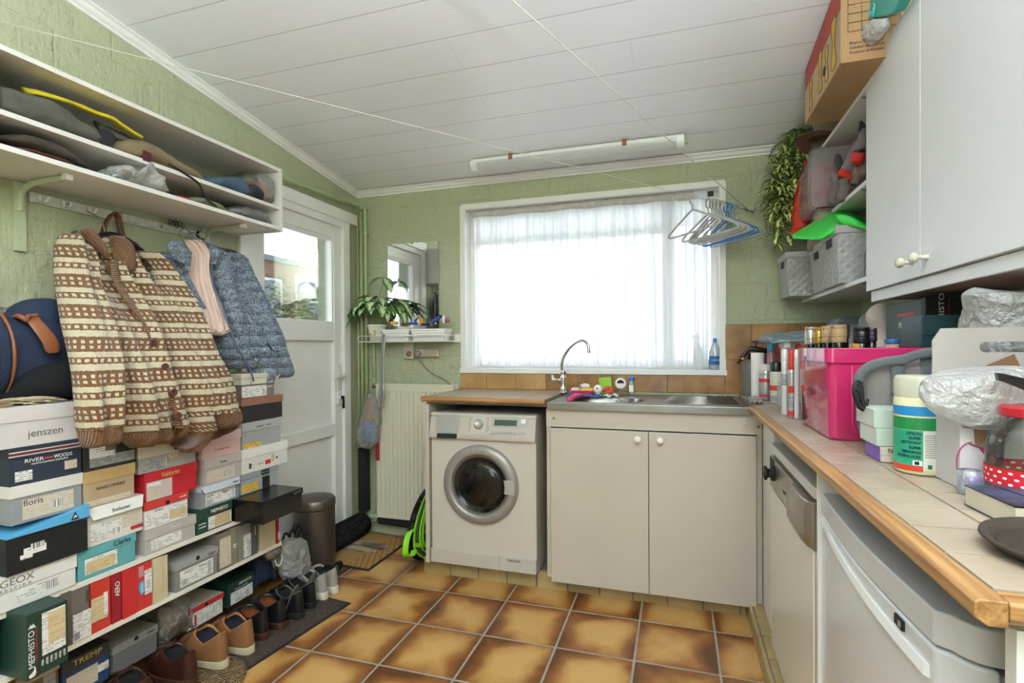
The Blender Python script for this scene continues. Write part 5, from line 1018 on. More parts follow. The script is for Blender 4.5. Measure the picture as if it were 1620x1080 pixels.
bm = B(); box(bm, -2.0, -1.885, .85, 1.035, 1.1425, 1.152); one('wooden_clipboard', bm, 'canvas_tan', 'flat tan board lying beside the cream twine', 'board', bev=.002)
# ============================================================ FLOOR ON THE LEFT: mats, shoes, bags, bin
ZF = .004
def matte(name, c1, c2, sc, bumpst=.9, lo=.4, hi=.6, rough=.95):
    s = NT(name); n = s.noise(s.obj(), sc, 3, .7); s.col(s.ramp(n, [(lo, srgb(c1)), (hi, srgb(c2))])); s.set(rough=rough, spec=.1); s.bump(n, bumpst, .006); return s.m
matte('coir_dark', '2f2926', '6b5f55', 260); mat('rubber_edge', '26262a', .6)
dm = thing('doormat', 'dark speckled doormat with black rubber border under the shoes', 'doormat', (-1.74, 1.98, 0))
q = [aZ(383, 1066, 0), aZ(556, 955, 0), Vector((-1.90, 2.30, 0)), Vector((-1.93, 1.66, 0))]
q[0] = Vector((-1.678, 1.668, 0)); q[1] = Vector((-1.602, 2.297, 0)); q[2] = Vector((-1.93, 2.335, 0)); q[3] = Vector((-1.96, 1.70, 0))
cq = sum(q, Vector())/4
bm = B(); prism(bm, [p+Vector((0, 0, .0008)) for p in q], (0, 0, .005)); obj('rubber_border', bm, 'rubber_edge', dm)
bm = B(); prism(bm, [p+(cq-p).normalized()*.022+Vector((0, 0, .003)) for p in q], (0, 0, .0065)); obj('pile', bm, 'coir_dark', dm)
def picture_mat():
    s = NT('picture_mat'); p = s.obj(); n = s.noise(p, 9, 4, .6); n2 = s.noise(s.map(p, rot=(0, 0, .6), sc=(3, 14, 3)), 1, 4, .6); n3 = s.noise(p, 120, 3)
    c = s.ramp(n3, [(.3, srgb('96703c')), (.7, srgb('b08a52'))]); q = s.xyz(p)
    d = s.n('VectorMath', operation='LENGTH'); s.l(s.map(p, loc=(0, 0, 0), rot=(0, 0, -.5), sc=(4.2, 9, 0)), d.inputs[0])
    near = s.math('LESS_THAN', s.math('ADD', d.outputs['Value'], s.math('MULTIPLY', n, .9)), 1.3)
    fig = s.ramp(n2, [(.36, srgb('2c2c30')), (.47, srgb('6d6458')), (.58, srgb('b3a184'))]); c = s.mix(near, c, fig)
    ln = s.math('GREATER_THAN', s.math('SINE', s.math('MULTIPLY', s.math('ADD', q[0], s.math('MULTIPLY', q[1], .45)), 170)), .82); c = s.mix(s.math('MULTIPLY', s.math('MULTIPLY', ln, s.math('GREATER_THAN', s.math('SUBTRACT', q[0], s.math('MULTIPLY', q[1], .1)), .1)), .8), c, srgb('7c3a1e')); s.col(c); s.set(rough=.9); s.bump(n3, .5, .004)
picture_mat()
pm = thing('doormat', 'tan doormat with a faded dark picture in front of the door', 'doormat', (-1.98, 2.97, 0))
q = [Vector((-2.118, 2.68, 0)), Vector((-1.735, 2.665, 0)), Vector((-1.735, 3.19, 0)), Vector((-2.118, 3.24, 0))]; cq = sum(q, Vector())/4
bm = B(); prism(bm, [p+Vector((0, 0, .0008)) for p in q], (0, 0, .006)); obj('rubber_border', bm, 'rubber_edge', pm)
bm = B(); prism(bm, [p+(cq-p).normalized()*.020+Vector((0, 0, .003)) for p in q], (0, 0, .0065)); obj('picture', bm, 'picture_mat', pm)
# woven rope mat
def rope():
    s = NT('rope_weave'); q = s.xyz(s.obj()); a = s.math('SINE', s.math('MULTIPLY', s.math('ADD', q[0], q[1]), 330)); b = s.math('SINE', s.math('MULTIPLY', s.math('SUBTRACT', q[0], q[1]), 250)); h = s.math('MULTIPLY', a, b); n = s.noise(s.obj(), 90, 3)
    s.col(s.ramp(s.math('ADD', s.math('MULTIPLY', h, .3), n), [(.2, srgb('5a4026')), (.5, srgb('94754d')), (.8, srgb('bfa277'))])); s.set(rough=.95); s.bump(h, .9, .01)
rope()
bm = B(); c = Vector((-1.80, 1.56, 0)); lathe(bm, [(.0, .001), (.17, .001), (.182, .006), (.18, .014), (.17, .018), (.0, .018)], 40, c, (0, 0, 1), cap=False); one('woven_mat', bm, 'rope_weave', 'round woven rope mat partly under the tan shoes', 'mat', smooth=True)
# ---- shoes
mat('tan_suede', '8c5d36', .85, bump=(130, .4), var=.12); mat('tan_leather', 'a8713f', .6, bump=(90, .2)); mat('cream_sole', 'c9bd9c', .6); mat('dark_brown_leather', '3c1f18', .35, bump=(60, .15), var=.15); mat('black_leather', '17171a', .35, bump=(60, .15)); mat('navy_inner', '141a2c', .8); mat('rust_inner', '7d3c18', .7, var=.15); mat('grey_inner', '5f5a55', .85); mat('black_inner', '0d0d0f', .9); mat('grey_canvas', '9a948c', .85, bump=(140, .4)); mat('white_sole', 'd8d2c4', .55); mat('brown_sole', '4c2e1d', .5); mat('lace_brown', '4a2c1a', .8); mat('lace_black', '151515', .8); mat('teal_slipper', '3d5050', .7, bump=(90, .3))
def shoe(label, loc, rz, L=.285, W=.108, H=.088, up='tan_suede', sole='cream_sole', inner='navy_inner', lace=None, sh=.024, heel=0, collar=None, group=None, open_=.56, ridge=.02):
    """toe towards local -x, heel at the origin; side walls, collar opening, lining, sole, laces"""
    t = thing('shoe', label, 'shoe', loc, rz, group); N = 34
    def wd(s): return W/2*(.72+.30*sstep((s-.05)/.55))
    def ringf(f, ins, zf, hx=0):
        R_ = []
        for k in range(N):
            a = 2*pi*k/N; c_ = L*f/2; x = -hx-(c_-hx/2)+(c_-hx/2)*(abs(cos(a))**(1. if cos(a) > 0 else .8))*(1 if cos(a) > 0 else -1); s = min(1, max(0, -x/L)); y = (abs(sin(a))**(.62 if cos(a) > 0 else .8))*(1 if sin(a) > 0 else -1)*wd(s)*ins
            y += .012*s*s
            R_.append(Vector((x, y, zf(s))))
        return R_
    bm = B(); hl = lambda s: 0
    rings(bm, [ringf(.995, .94, lambda s: 0), ringf(1.0, 1.03, lambda s: .004), ringf(1.01, 1.05, lambda s: sh*(1.0+.25*(1-s))), ringf(1.0, .98, lambda s: sh*(1.0+.25*(1-s))+.002)]); obj('sole', bm, sole, t, smooth=False, local=True, bev=.002)
    z0 = lambda s: sh*(1.0+.25*(1-s))
    prof = [(.995, 1.0, .0), (.99, 1.03, .2), (.965, 1.0, .38), (.89, .96, .54), (.78, .92, .72), (open_+.12, .88, .88), (open_+.03, .84, 1.0)]
    def zz(h): return lambda s: z0(s)+H*h*(1+.10*max(0, (.2-s))/.2*h) - .34*H*h*h*max(0, 1-abs(s-.30)/.24)
    bm = B(); R_ = [ringf(f, i_, zz(h),   .004+.012*h*h) for f, i_, h in prof]; rings(bm, R_, cap=False); obj('upper', bm, up, t, smooth=True, local=True)
    bm = B(); e = R_[-1]; c0 = sum(e, Vector())/N
    inn = [[p for p in e], [p.lerp(Vector((c0.x, c0.y, p.z)), .07)+Vector((0, 0, .003)) for p in e], [p.lerp(Vector((c0.x, c0.y, p.z)), .13)-Vector((0, 0, .008)) for p in e]]
    rings(bm, inn, cap=False); obj('collar', bm, collar or up, t, smooth=True, local=True)
    bm = B(); rings(bm, [inn[-1], [Vector((p.x, p.y, z0(0)+H*.35)).lerp(Vector((c0.x, c0.y, z0(0)+H*.35)), .12) for p in e], [Vector((c0.x, c0.y, z0(0)+.01)).lerp(Vector((p.x, p.y, z0(0)+.01)), .5) for p in e], [Vector((c0.x, c0.y, z0(0)+.01)).lerp(Vector((p.x, p.y, z0(0)+.01)), .02) for p in e]], cap=True); obj('lining', bm, inner, t, smooth=True, local=True, keep=True)
    if lace:
        xt = -L*open_; zt = z0(.5)+H*.93
        bm = B(); box(bm, xt-.05, xt+.02, -.020, .020, -.003, .004, Matrix.Translation((0, .004, 0)) @ Matrix.Identity(4)); 
        M_ = Matrix.Translation((xt, .004, zt)) @ Matrix.Rotation(radians(-24), 4, 'Y') @ Matrix.Translation((-xt, -.004, 0)); bmesh.ops.transform(bm, matrix=M_, verts=bm.verts); tn = obj('tongue', bm, up, t, local=True, bev=.003)
        bm = B()
        for k in range(4):
            x = xt+.004-.018*k; z = zt+.004-.0085*k; tube(bm, smooth_path([(x, -.026, z-.008), (x-.006, 0.004, z+.004), (x, .034, z-.008)], 4), .0024, 6)
        for s_ in (-1, 1): tube(bm, smooth_path([(xt+.006, .004, zt+.006), (xt+.0, s_*.028, zt+.016), (xt-.02, s_*.034, zt+.002), (xt-.01, s_*.010, zt+.005)], 5), .0023, 6); tube(bm, smooth_path([(xt+.006, .004, zt+.006), (xt+.0, s_*.040, zt-.006), (xt-.02, s_*.055, zt-.03)], 4), .0022, 6)
        obj('laces', bm, lace, t, local=True, smooth=True)
    return t
R0 = radians(-8)
# pairs of shoes, heels to the room
shoe('dark brown lace-up shoe at the bottom edge nearest the viewer', (-1.80, 1.38, .001), R0, up='dark_brown_leather', sole='brown_sole', inner='black_inner', lace='lace_brown', H=.095)
shoe('dark brown lace-up shoe beside the tan shoes on the rope mat', (-1.765, 1.53, .019), R0, up='dark_brown_leather', sole='brown_sole', inner='black_inner', lace='lace_brown', H=.095)
shoe('tan suede lace-up shoe standing on the rope mat', (-1.75, 1.66, .019), R0, up='tan_suede', collar='tan_leather', lace='lace_brown', H=.100, W=.114)
shoe('tan suede lace-up shoe next to the black slip-on', (-1.735, 1.780, .011), R0-.05, up='tan_suede', collar='tan_leather', lace='lace_brown', H=.100, W=.114)
shoe('black slip-on shoe with rust lining next to the tan pair', (-1.755, 1.892, .011), R0, up='black_leather', sole='brown_sole', inner='rust_inner', H=.090, W=.100)
shoe('black slip-on shoe with rust lining next to the black trainers', (-1.74, 1.985, .011), R0, up='black_leather', sole='brown_sole', inner='rust_inner', H=.098, W=.100)
shoe('black trainer with grey lining beside the slip-ons', (-1.725, 2.088, .011), R0, up='black_leather', sole='black_rubber', inner='black_inner', collar='grey_inner', H=.092, W=.106, lace='lace_black')
shoe('black trainer with grey lining beside the grey canvas shoes', (-1.735, 2.19, .011), R0, up='black_leather', sole='black_rubber', inner='black_inner', collar='grey_inner', H=.092, W=.098, lace='lace_black')
shoe('grey canvas shoe with thick white sole beside the black trainer', (-1.735, 2.283, .001+.01), R0, up='grey_canvas', sole='white_sole', inner='black_inner', H=.085, W=.092, sh=.03)
shoe('grey canvas shoe with thick white sole, last in the row', (-1.74, 2.375, .001), R0, up='grey_canvas', sole='white_sole', inner='black_inner', H=.085, W=.092, sh=.03)
for k, (a, b, lbl) in enumerate((((452, 968), (471, 925), 'grey felt insole sticking up out of the nearer black trainer'), ((478, 950), (500, 903), 'grey felt insole sticking up out of the second black trainer'))):
    p0, p1 = aX(a[0], a[1], -1.80), aX(b[0], b[1], -1.76); rows = []
    for i in range(6):
        t_ = i/5; c = p0.lerp(p1, t_); w_ = (.018, .017, .018, .024, .026, .010)[i]; pv = (p1-p0).normalized().cross(Vector((1, 0, 0)))*w_; rows.append((c-pv, c+pv, .007))
    bm = loft(rows, 12, 4); one('insole', bm, 'grey_inner', lbl, 'insole', smooth=True)
for (a, b, lbl) in (((500, 925), (520, 893), 'dark teal slipper lying on the grey canvas shoes, nearer one'), ((512, 918), (541, 890), 'dark teal slipper lying on the last grey canvas shoe')):
    p0, p1 = aX(a[0], a[1], -1.86), aX(b[0], b[1], -1.82); t = thing('slipper', lbl, 'slipper', tuple(p0)); rows = []
    for i in range(7):
        t_ = i/6; c = p0.lerp(p1, t_); w_ = (.02, .032, .038, .036, .034, .036, .02)[i]; pv = (p1-p0).normalized().cross(Vector((1, 0, 0)))*w_; rows.append((c-pv, c+pv, .012))
    obj('slipper_sole', loft(rows, 14, 4), 'black_inner', t, smooth=True)
    rows = [(a_+Vector((.016, 0, 0)), b_+Vector((.016, 0, 0)), .012) for a_, b_, _ in rows[3:5]]; obj('strap', loft(rows, 14, 4), 'teal_slipper', t, smooth=True)
# ---- bags between the boxes
glassy('grey_bag', 'e6e6e6', .10, .25, .8, 'c4c4c3', (45, 1)); mat('potato', '8d6a48', .8, bump=(30, .3), var=.15)
bm = loft([(Vector((-2.15, y, .111+h/2)), Vector((-1.96, y, .111+h/2)), h) for y, h in ((1.575, .05), (1.60, .14), (1.64, .19), (1.68, .17), (1.71, .05))], 28, 6, rough=.022, rfreq=22, seed=31, n=Vector((0, 0, 1)))
for v in bm.verts: v.co.z = max(v.co.z, .1105)
one('plastic_bag', bm, 'clear_bag', 'clear plastic bag with brown contents between the grey and the white shoebox', 'plastic bag', smooth=True)
bm = loft([(Vector((-2.12, y, .111+h/2)), Vector((-1.985, y, .111+h/2)), h) for y, h in ((1.585, .03), (1.61, .10), (1.65, .12), (1.69, .09), (1.70, .03))], 24, 5, rough=.014, rfreq=40, seed=33, n=Vector((0, 0, 1)))
for v in bm.verts: v.co.z = max(v.co.z, .112)
one('brown_slipper', bm, 'potato', 'ribbed brown soft thing inside the clear plastic bag', 'slipper', smooth=True)
bm = loft([(Vector((-2.17, y, .112+h/2)), Vector((-1.98, y, .112+h/2)), h) for y, h in ((2.065, .05), (2.085, .19), (2.12, .205), (2.16, .20), (2.185, .05))], 28, 5, rough=.014, rfreq=16, seed=35, n=Vector((0, 0, 1)), pw=3); one('cloth_bag', bm, 'navy_canvas', 'dark navy cloth bag at the end of the bottom row', 'bag', smooth=True)
bm = B(); sphere(bm, (-2.02, 2.04, .300), .033, 14, (1, 1, .8)); one('white_ball', bm, 'cloth_white', 'white ball-shaped cloth on the dark green box of the bottom row', 'cloth', smooth=True)
for k, p_ in enumerate(((430, 868), (437, 872), (428, 878))):
    p = aX(p_[0], p_[1], -1.93+.01*k); bm = B(); sphere(bm, p, .022, 14, (1, 1.3, .9)); one('potato', bm, 'potato', ('topmost of the three brown potatoes hanging by the rack end', 'right one of the three brown potatoes hanging by the rack end', 'lowest of the three brown potatoes hanging by the rack end')[k], 'potato', 'potatoes in the net bag', smooth=True)
bm = B(); p = aX(430, 872, -1.925); bm2 = loft([(p+Vector((0, -.05, .03)), p+Vector((0, .04, .05)), .03), (p+Vector((0, -.055, 0)), p+Vector((0, .05, .0)), .075), (p+Vector((0, -.03, -.035)), p+Vector((0, .04, -.035)), .05)], 20, 5, rough=.008, rfreq=40); bm.free(); one('net_bag', bm2, 'clear_bag', 'clear bag round the three potatoes', 'plastic bag', smooth=True)
bm = B(); P = [aX(x, y, -1.91) for x, y in ((436, 880), (441, 874), (446, 880), (444, 892), (438, 894), (435, 886))]; tube(bm, smooth_path(P, 4), .003, 6); one('bag_handle', bm, 'white_card', 'white loop handle hanging below the potatoes', 'handle', smooth=True)
# white plastic bag beside the bin
wb = loft([(aX(l, py, -1.93), aX(r_, py, -1.93), th) for py, l, r_, th in ((851, 458, 480, .03), (858, 448, 484, .07), (872, 444, 484, .10), (890, 443, 487, .11), (905, 446, 486, .11), (918, 450, 482, .08), (922, 456, 476, .04))], 28, 6, rough=.010, rfreq=25, seed=41)
one('plastic_bag', wb, 'grey_bag', 'white plastic carrier bag standing in front of the bin', 'plastic bag', smooth=True)
bm = B(); p = aX(460, 845, -1.97)
for k in range(7):
    rnd = random.Random(k); a = p+Vector((rnd.uniform(-.02, .02), rnd.uniform(-.06, .05), rnd.uniform(-.04, .02))); tube(bm, smooth_path([a, a+Vector((0, .02, .03)), a+Vector((.01, .045, .005))], 4), .007, 6)
one('black_straps', bm, 'black_plastic', 'tangle of black and white straps behind the white carrier bag', 'strap', smooth=True)
bm = B(); box(bm, -1.96, -1.955, 2.15, 2.19, .36, .385, None); one('paper_scrap', bm, 'white_card', 'small white paper sticking out beside the bin lid', 'paper')
# bin
mat('bin_metal', '6f6661', .38, .75, var=.03)
bn = thing('pedal_bin', 'round brushed grey metal pedal bin between shoe rack and door', 'bin', (-2.075, 2.62, 0))
bm = B(); lathe(bm, [(.112, 0), (.118, .004), (.1185, .36), (.115, .362)], 40, (-2.075, 2.62, .001)); obj('body', bm, 'bin_metal', bn, smooth=False, bev=.002)
bm = B(); lathe(bm, [(.116, 0), (.1215, .003), (.1215, .042), (.112, .056), (.06, .066), (0, .067)], 40, (-2.075, 2.62, .366)); obj('lid', bm, 'bin_metal', bn, smooth=False, bev=.003)
bm = B(); lathe(bm, [(.119, 0), (.121, .002), (.121, .018), (.119, .02)], 40, (-2.075, 2.62, .001)); obj('base_ring', bm, 'black_plastic', bn)
bm = B(); box(bm, -1.985, -1.925, 2.52, 2.56, .005, .013, None); obj('pedal', bm, 'black_plastic', bn, bev=.003)
# draught roll along the door
bm = B(); P = [Vector((-2.115, 2.76, .082)), Vector((-2.115, 2.775, .082)), Vector((-2.115, 2.9, .083)), Vector((-2.115, 3.05, .083)), Vector((-2.115, 3.17, .083)), Vector((-2.115, 3.19, .083))]; tube(bm, P, [.05, .076, .080, .079, .077, .05], 26)
matte('black_fabric', '161617', '2b2b2c', 60, .4); one('draught_roll', bm, 'black_fabric', 'thick black draught roll lying against the foot of the door', 'draught excluder', smooth=True)
# ---- black rubber ring with green straps beside the washing machine
tr = thing('rubber_ring', 'dusty black rubber ring with neon green webbing leaning beside the washing machine', 'tyre', (-1.47, 2.93, 0))
matte('dusty_rubber', '151513', '4b4640', 26, .5, .45, .75); mat('neon_green', '86d41e', .6, bump=(120, .2)); mat('grey_webbing', '4d4f50', .8)
bm = B(); c = Vector((-1.478, 2.93, .235)); rs = []
for k in range(48):
    a = 2*pi*k/48; rad = Vector((sin(a)*.0+.22*0, cos(a), sin(a))); ctr = c+Vector((.035*sin(a), cos(a)*.155, sin(a)*.178)); ring = []
    for j in range(14): b = 2*pi*j/14; ring.append(ctr+Vector((cos(b)*.050, 0, 0))+rad*sin(b)*.055)
    rs.append(ring)
rings(bm, rs, close=True); obj('ring', bm, 'dusty_rubber', tr, smooth=True)
Z11 = (500, 780, .1296)
for k, pts in enumerate(([(1340, 20), (1270, 200), (1215, 400), (1200, 560), (1215, 700), (1330, 800)], [(1345, 60), (1290, 220), (1245, 400), (1235, 560), (1260, 690), (1340, 770)], [(1348, 110), (1310, 260), (1275, 420), (1270, 560), (1290, 660), (1345, 720)], [(1350, 180), (1330, 300), (1310, 420), (1305, 540), (1320, 620), (1350, 660)])):
    rows = []
    for x, y in pts: p = aX(Z11[0]+x*Z11[2], Z11[1]+y*Z11[2], -1.398-.009*(3-k)); rows.append((p-Vector((.002, .010, 0)), p+Vector((.002, .010, 0)), .003))
    obj('webbing', loft(rows, 8, 4), 'neon_green' if k != 1 else 'grey_webbing', tr, smooth=True)
rows = []
for x, y in ((1215, 430), (1140, 480), (1105, 580), (1090, 720), (1110, 775), (1170, 760), (1200, 690)): p = aX(Z11[0]+x*Z11[2], Z11[1]+y*Z11[2], -1.43); rows.append((p-Vector((.014, .010, 0)), p+Vector((.014, .010, 0)), .003))
obj('webbing', loft(rows, 8, 5), 'neon_green', tr, smooth=True)
rows = []
for x, y in ((1195, 630), (1240, 635), (1300, 632), (1345, 640)): p = aX(Z11[0]+x*Z11[2], Z11[1]+y*Z11[2], -1.395); rows.append((p-Vector((0, 0, .012)), p+Vector((0, 0, .012)), .003))
obj('webbing', loft(rows, 8, 5), 'neon_green', tr, smooth=True)
# ============================================================ BACK WALL, LEFT PART: pipes, radiator, mirror, wire shelf
mat('pipe_green', 'a9b78a', .4, var=.04); mat('radiator_cream', 'd8d3bd', .4, var=.02); mat('foam_black', '1b1b1d', .9, bump=(200, .4)); mat('old_plastic', 'cfc3ae', .45, var=.1)
pp = thing('heating_pipe', 'green painted pipe running over the door and down the corner, outer one', 'pipe', (-2.109, 3.235, 0))
bm = B(); tube(bm, smooth_path([(-2.165, 2.24, 2.285), (-2.165, 2.9, 2.31), (-2.16, 3.17, 2.325), (-2.14, 3.222, 2.323), (-2.113, 3.235, 2.30), (-2.109, 3.235, 2.25)], 5)+[Vector((-2.109, 3.235, .62))], .0125, 14); obj('tube', bm, 'pipe_green', pp, smooth=True)
for y, z in ((3.02, 2.318), (2.93, 2.313)): bm = B(); cyl(bm, (-2.163, y-.014, z), (-2.163, y+.014, z), .019); obj('coupling', bm, 'pipe_green', pp, bev=.002)
for z in (2.12, 1.62): bm = B(); cyl(bm, (-2.109, 3.235, z-.012), (-2.109, 3.235, z+.012), .018); box(bm, -2.112, -2.106, 3.235, YB, z-.006, z+.006); obj('clamp', bm, 'pipe_green', pp)
bm = B(); tube(bm, [(-2.150, 3.245, 2.305), (-2.150, 3.245, .62)], .0125, 14); tube(bm, [(-2.150, 3.245, 2.29), (-2.12, 3.2, 2.31)], .012, 12); one('heating_pipe', bm, 'pipe_green', 'green painted vertical pipe in the corner, the middle one of three', 'pipe', smooth=True)
bm = B(); tube(bm, [(-2.186, 3.255, 2.28), (-2.186, 3.255, .02)], .008, 10); one('thin_pipe', bm, 'pipe_green', 'thinnest green pipe tight in the corner beside the door', 'pipe', smooth=True)
bm = B(); cyl(bm, (-2.128, 3.222, .16), (-2.128, 3.222, .60), .040, 24); one('pipe_insulation', bm, 'foam_black', 'black foam sleeve standing round the corner pipes', 'pipe insulation', smooth=False, bev=.003)
bm = B(); tube(bm, [(-1.99, 3.2, .118), (-1.60, 3.2, .105)], .034, 20); one('pipe_insulation', bm, 'foam_black', 'black foam sleeve lying under the radiator', 'pipe insulation', smooth=False, bev=.003)
bm = B(); tube(bm, smooth_path([(-2.05, 3.24, 1.16), (-2.05, 3.24, 1.08), (-2.04, 3.22, 1.062), (-2.0, 3.2, 1.06), (-1.97, 3.2, 1.06)], 4), .010, 10); tube(bm, [(-2.05, 3.24, 1.38), (-2.05, 3.24, 1.1)], .010, 10); one('valve_pipe', bm, 'pipe_green', 'short green pipe bending into the radiator valve', 'pipe', smooth=True)
bm = B(); cyl(bm, (-2.012, 3.155, 1.048), (-1.975, 3.165, 1.048), .017, 16); cyl(bm, (-1.975, 3.165, 1.048), (-1.95, 3.18, 1.04), .012, 12); one('radiator_valve', bm, 'chrome', 'chrome valve at the top left of the radiator', 'valve', smooth=False, bev=.002)
bm = B(); cyl(bm, (-2.06, 3.2, .13), (-2.0, 3.2, .128), .020, 12); cyl(bm, (-2.03, 3.2, .10), (-2.03, 3.2, .155), .014, 12); one('lower_valve', bm, 'pipe_green', 'green lumpy pipe joint at floor level by the black sleeves', 'valve', bev=.003)
rd = thing('radiator', 'cream fluted panel radiator below the wire shelf', 'radiator', (-1.72, 3.2, .145))
bm = B(); N_ = 17; x0, x1 = -1.978, -1.40; z0, z1 = .146, 1.062; rs = []
prof = [(x0, 3.150)]
for k in range(N_):
    c = x0+.022+(x1-x0-.044)*(k+.5)/N_; h = (x1-x0-.044)/N_/2
    prof += [(c-h*.95, 3.150), (c-h*.55, 3.150), (c-h*.35, 3.160), (c+h*.35, 3.160), (c+h*.55, 3.150)]
prof += [(x1, 3.150), (x1, 3.162), (x0, 3.162)]
prism(bm, [(a, b, z0+.03) for a, b in prof], (0, 0, z1-z0-.075)); box(bm, x0, x1, 3.1495, 3.162, z1-.045, z1-.012); box(bm, x0, x1, 3.1495, 3.162, z0, z0+.03)
obj('front_panel', bm, 'radiator_cream', rd)
bm = B(); box(bm, x0+.01, x1, 3.215, 3.225, z0+.01, z1-.02); obj('rear_panel', bm, 'radiator_cream', rd)
bm = B(); box(bm, x0-.002, x0+.006, 3.15, 3.23, z0+.01, z1-.008); obj('side_cover', bm, 'radiator_cream', rd, bev=.002)
bm = B(); box(bm, x0-.003, x1, 3.147, 3.153, z1-.022, z1); box(bm, x0-.003, x1, 3.224, 3.23, z1-.022, z1)
for k in range(34): box(bm, x0+.01+k*.0168, x0+.014+k*.0168, 3.15, 3.228, z1-.012, z1-.004)
obj('top_grille', bm, 'radiator_cream', rd)
bm = B(); box(bm, -1.93, -1.91, 3.23, YB-.002, .8, .9); obj('wall_bracket', bm, 'radiator_cream', rd)
bm = B(); box(bm, XL, -1.43, YB-.03, YB, 0, .09); struct('baseboard_back', bm, 'green_plaster')
# bag with bread hanging at the valve
bb = [aY(x, y, 3.08) for x, y in ((583, 620), (597, 708))]
rows = [(aY(l, py, 3.08), aY(r_, py, 3.08), th) for py, l, r_, th in ((622, 582, 587, .02), (635, 577, 597, .05), (655, 571, 600, .08), (675, 566, 599, .10), (695, 566, 598, .10), (705, 572, 592, .07), (709, 579, 586, .03))]
one('plastic_bag', loft(rows, 28, 6, rough=.010, rfreq=25, seed=51, n=Vector((0, -1, 0))), 'clear_bag', 'clear plastic bag of bread hanging from the radiator valve', 'plastic bag', smooth=True)
mat('bread_crust', 'a9713a', .8, var=.2, bump=(30, .3)); mat('blue_print', '2f6fae', .5)
rows = [(aY(l, py, 3.08), aY(r_, py, 3.08), th) for py, l, r_, th in ((628, 583, 590, .02), (640, 578, 592, .035), (655, 575, 590, .04), (672, 572, 588, .04))]
one('bread', loft(rows, 20, 5, rough=.005, n=Vector((0, -1, 0))), 'bread_crust', 'brown bread in the clear bag by the radiator', 'bread', smooth=True)
rows = [(aY(l, py, 3.072), aY(r_, py, 3.072), th) for py, l, r_, th in ((668, 574, 590, .02), (676, 572, 593, .05), (688, 572, 592, .05), (698, 576, 590, .03))]
one('bread_wrapper', loft(rows, 20, 5, rough=.008, rfreq=30, n=Vector((0, -1, 0))), 'blue_print', 'blue printed wrapper at the bottom of the bread bag', 'wrapper', smooth=True)
rows = [(aY(l, py, 3.14), aY(r_, py, 3.14), .02) for py, l, r_ in ((700, 595, 600), (715, 594, 600), (728, 595, 600))]
one('red_cloth', loft(rows, 12, 4, n=Vector((0, -1, 0))), 'red_cloth', 'dark red cloth tip hanging left of the radiator', 'cloth', smooth=True)
rows = [(aY(l, py, 3.06), aY(r_, py, 3.06), th) for py, l, r_, th in ((529, 604, 611, .008), (540, 604, 609.5, .010), (575, 603, 608, .012), (605, 601, 607.5, .014), (620, 598.5, 609, .016), (635, 597.5, 607, .016), (646, 597, 604, .012))]
mat('silver_foil', 'b9bbbd', .25, .8, bump=(30, .3)); one('silver_strap', loft(rows, 14, 5, rough=.002, rfreq=50, n=Vector((0, -1, 0))), 'silver_foil', 'long silver folded strap hanging from the wire shelf past the radiator', 'strap', smooth=True)
# mirror
mr = thing('mirror', 'frameless rectangular mirror on the green wall left of the window', 'mirror', (-1.756, YB, 1.42))
s = NT('mirror_glass'); s.set(rough=.005, metal=1); s.b.inputs['Base Color'].default_value = (.86, .88, .87, 1)
bm = B(); box(bm, -1.952, -1.560, YB-.008, YB-.003, 1.42, 2.04); obj('glass', bm, 'mirror_glass', mr)
bm = B(); box(bm, -1.953, -1.559, YB-.0032, YB+.002, 1.419, 2.041); obj('backing', bm, 'print_grey', mr)
for x, z in ((-1.756, 2.037), (-1.756, 1.42)): bm = B(); box(bm, x-.008, x+.008, YB-.012, YB+.002, z-.004, z+.006); obj('clip', bm, 'steel', mr)
# wire shelf
wsx = thing('wire_shelf', 'white wire wall shelf carrying plant and baskets', 'wall shelf', (-1.77, 3.2, 1.345))
bm = B(); L_, R_x = -2.10, -1.435; y0, y1 = 3.125, 3.262
for z in (1.352, 1.392): tube(bm, [(L_, y1, z), (L_, y0, z), (R_x, y0, z), (R_x, y1, z)], .0032, 6)
tube(bm, [(L_, y1, 1.352), (R_x, y1, 1.352)], .0032, 6); obj('frame_wire', bm, 'white_paint', wsx, smooth=True)
bm = B(); y = y0
while y < y1: tube(bm, [(L_, y, 1.3555), (R_x, y, 1.3555)], .0016, 5); y += .0125
for x in (L_, -1.93, -1.77, -1.60, R_x):
    tube(bm, [(x, y0, 1.352), (x, y0, 1.392)], .0025, 5)
obj('shelf_wires', bm, 'white_paint', wsx, smooth=True)
bm = B(); box(bm, -1.435, -1.395, 3.25, YB, 1.345, 1.40); obj('wall_mount', bm, 'white_paint', wsx, bev=.003)
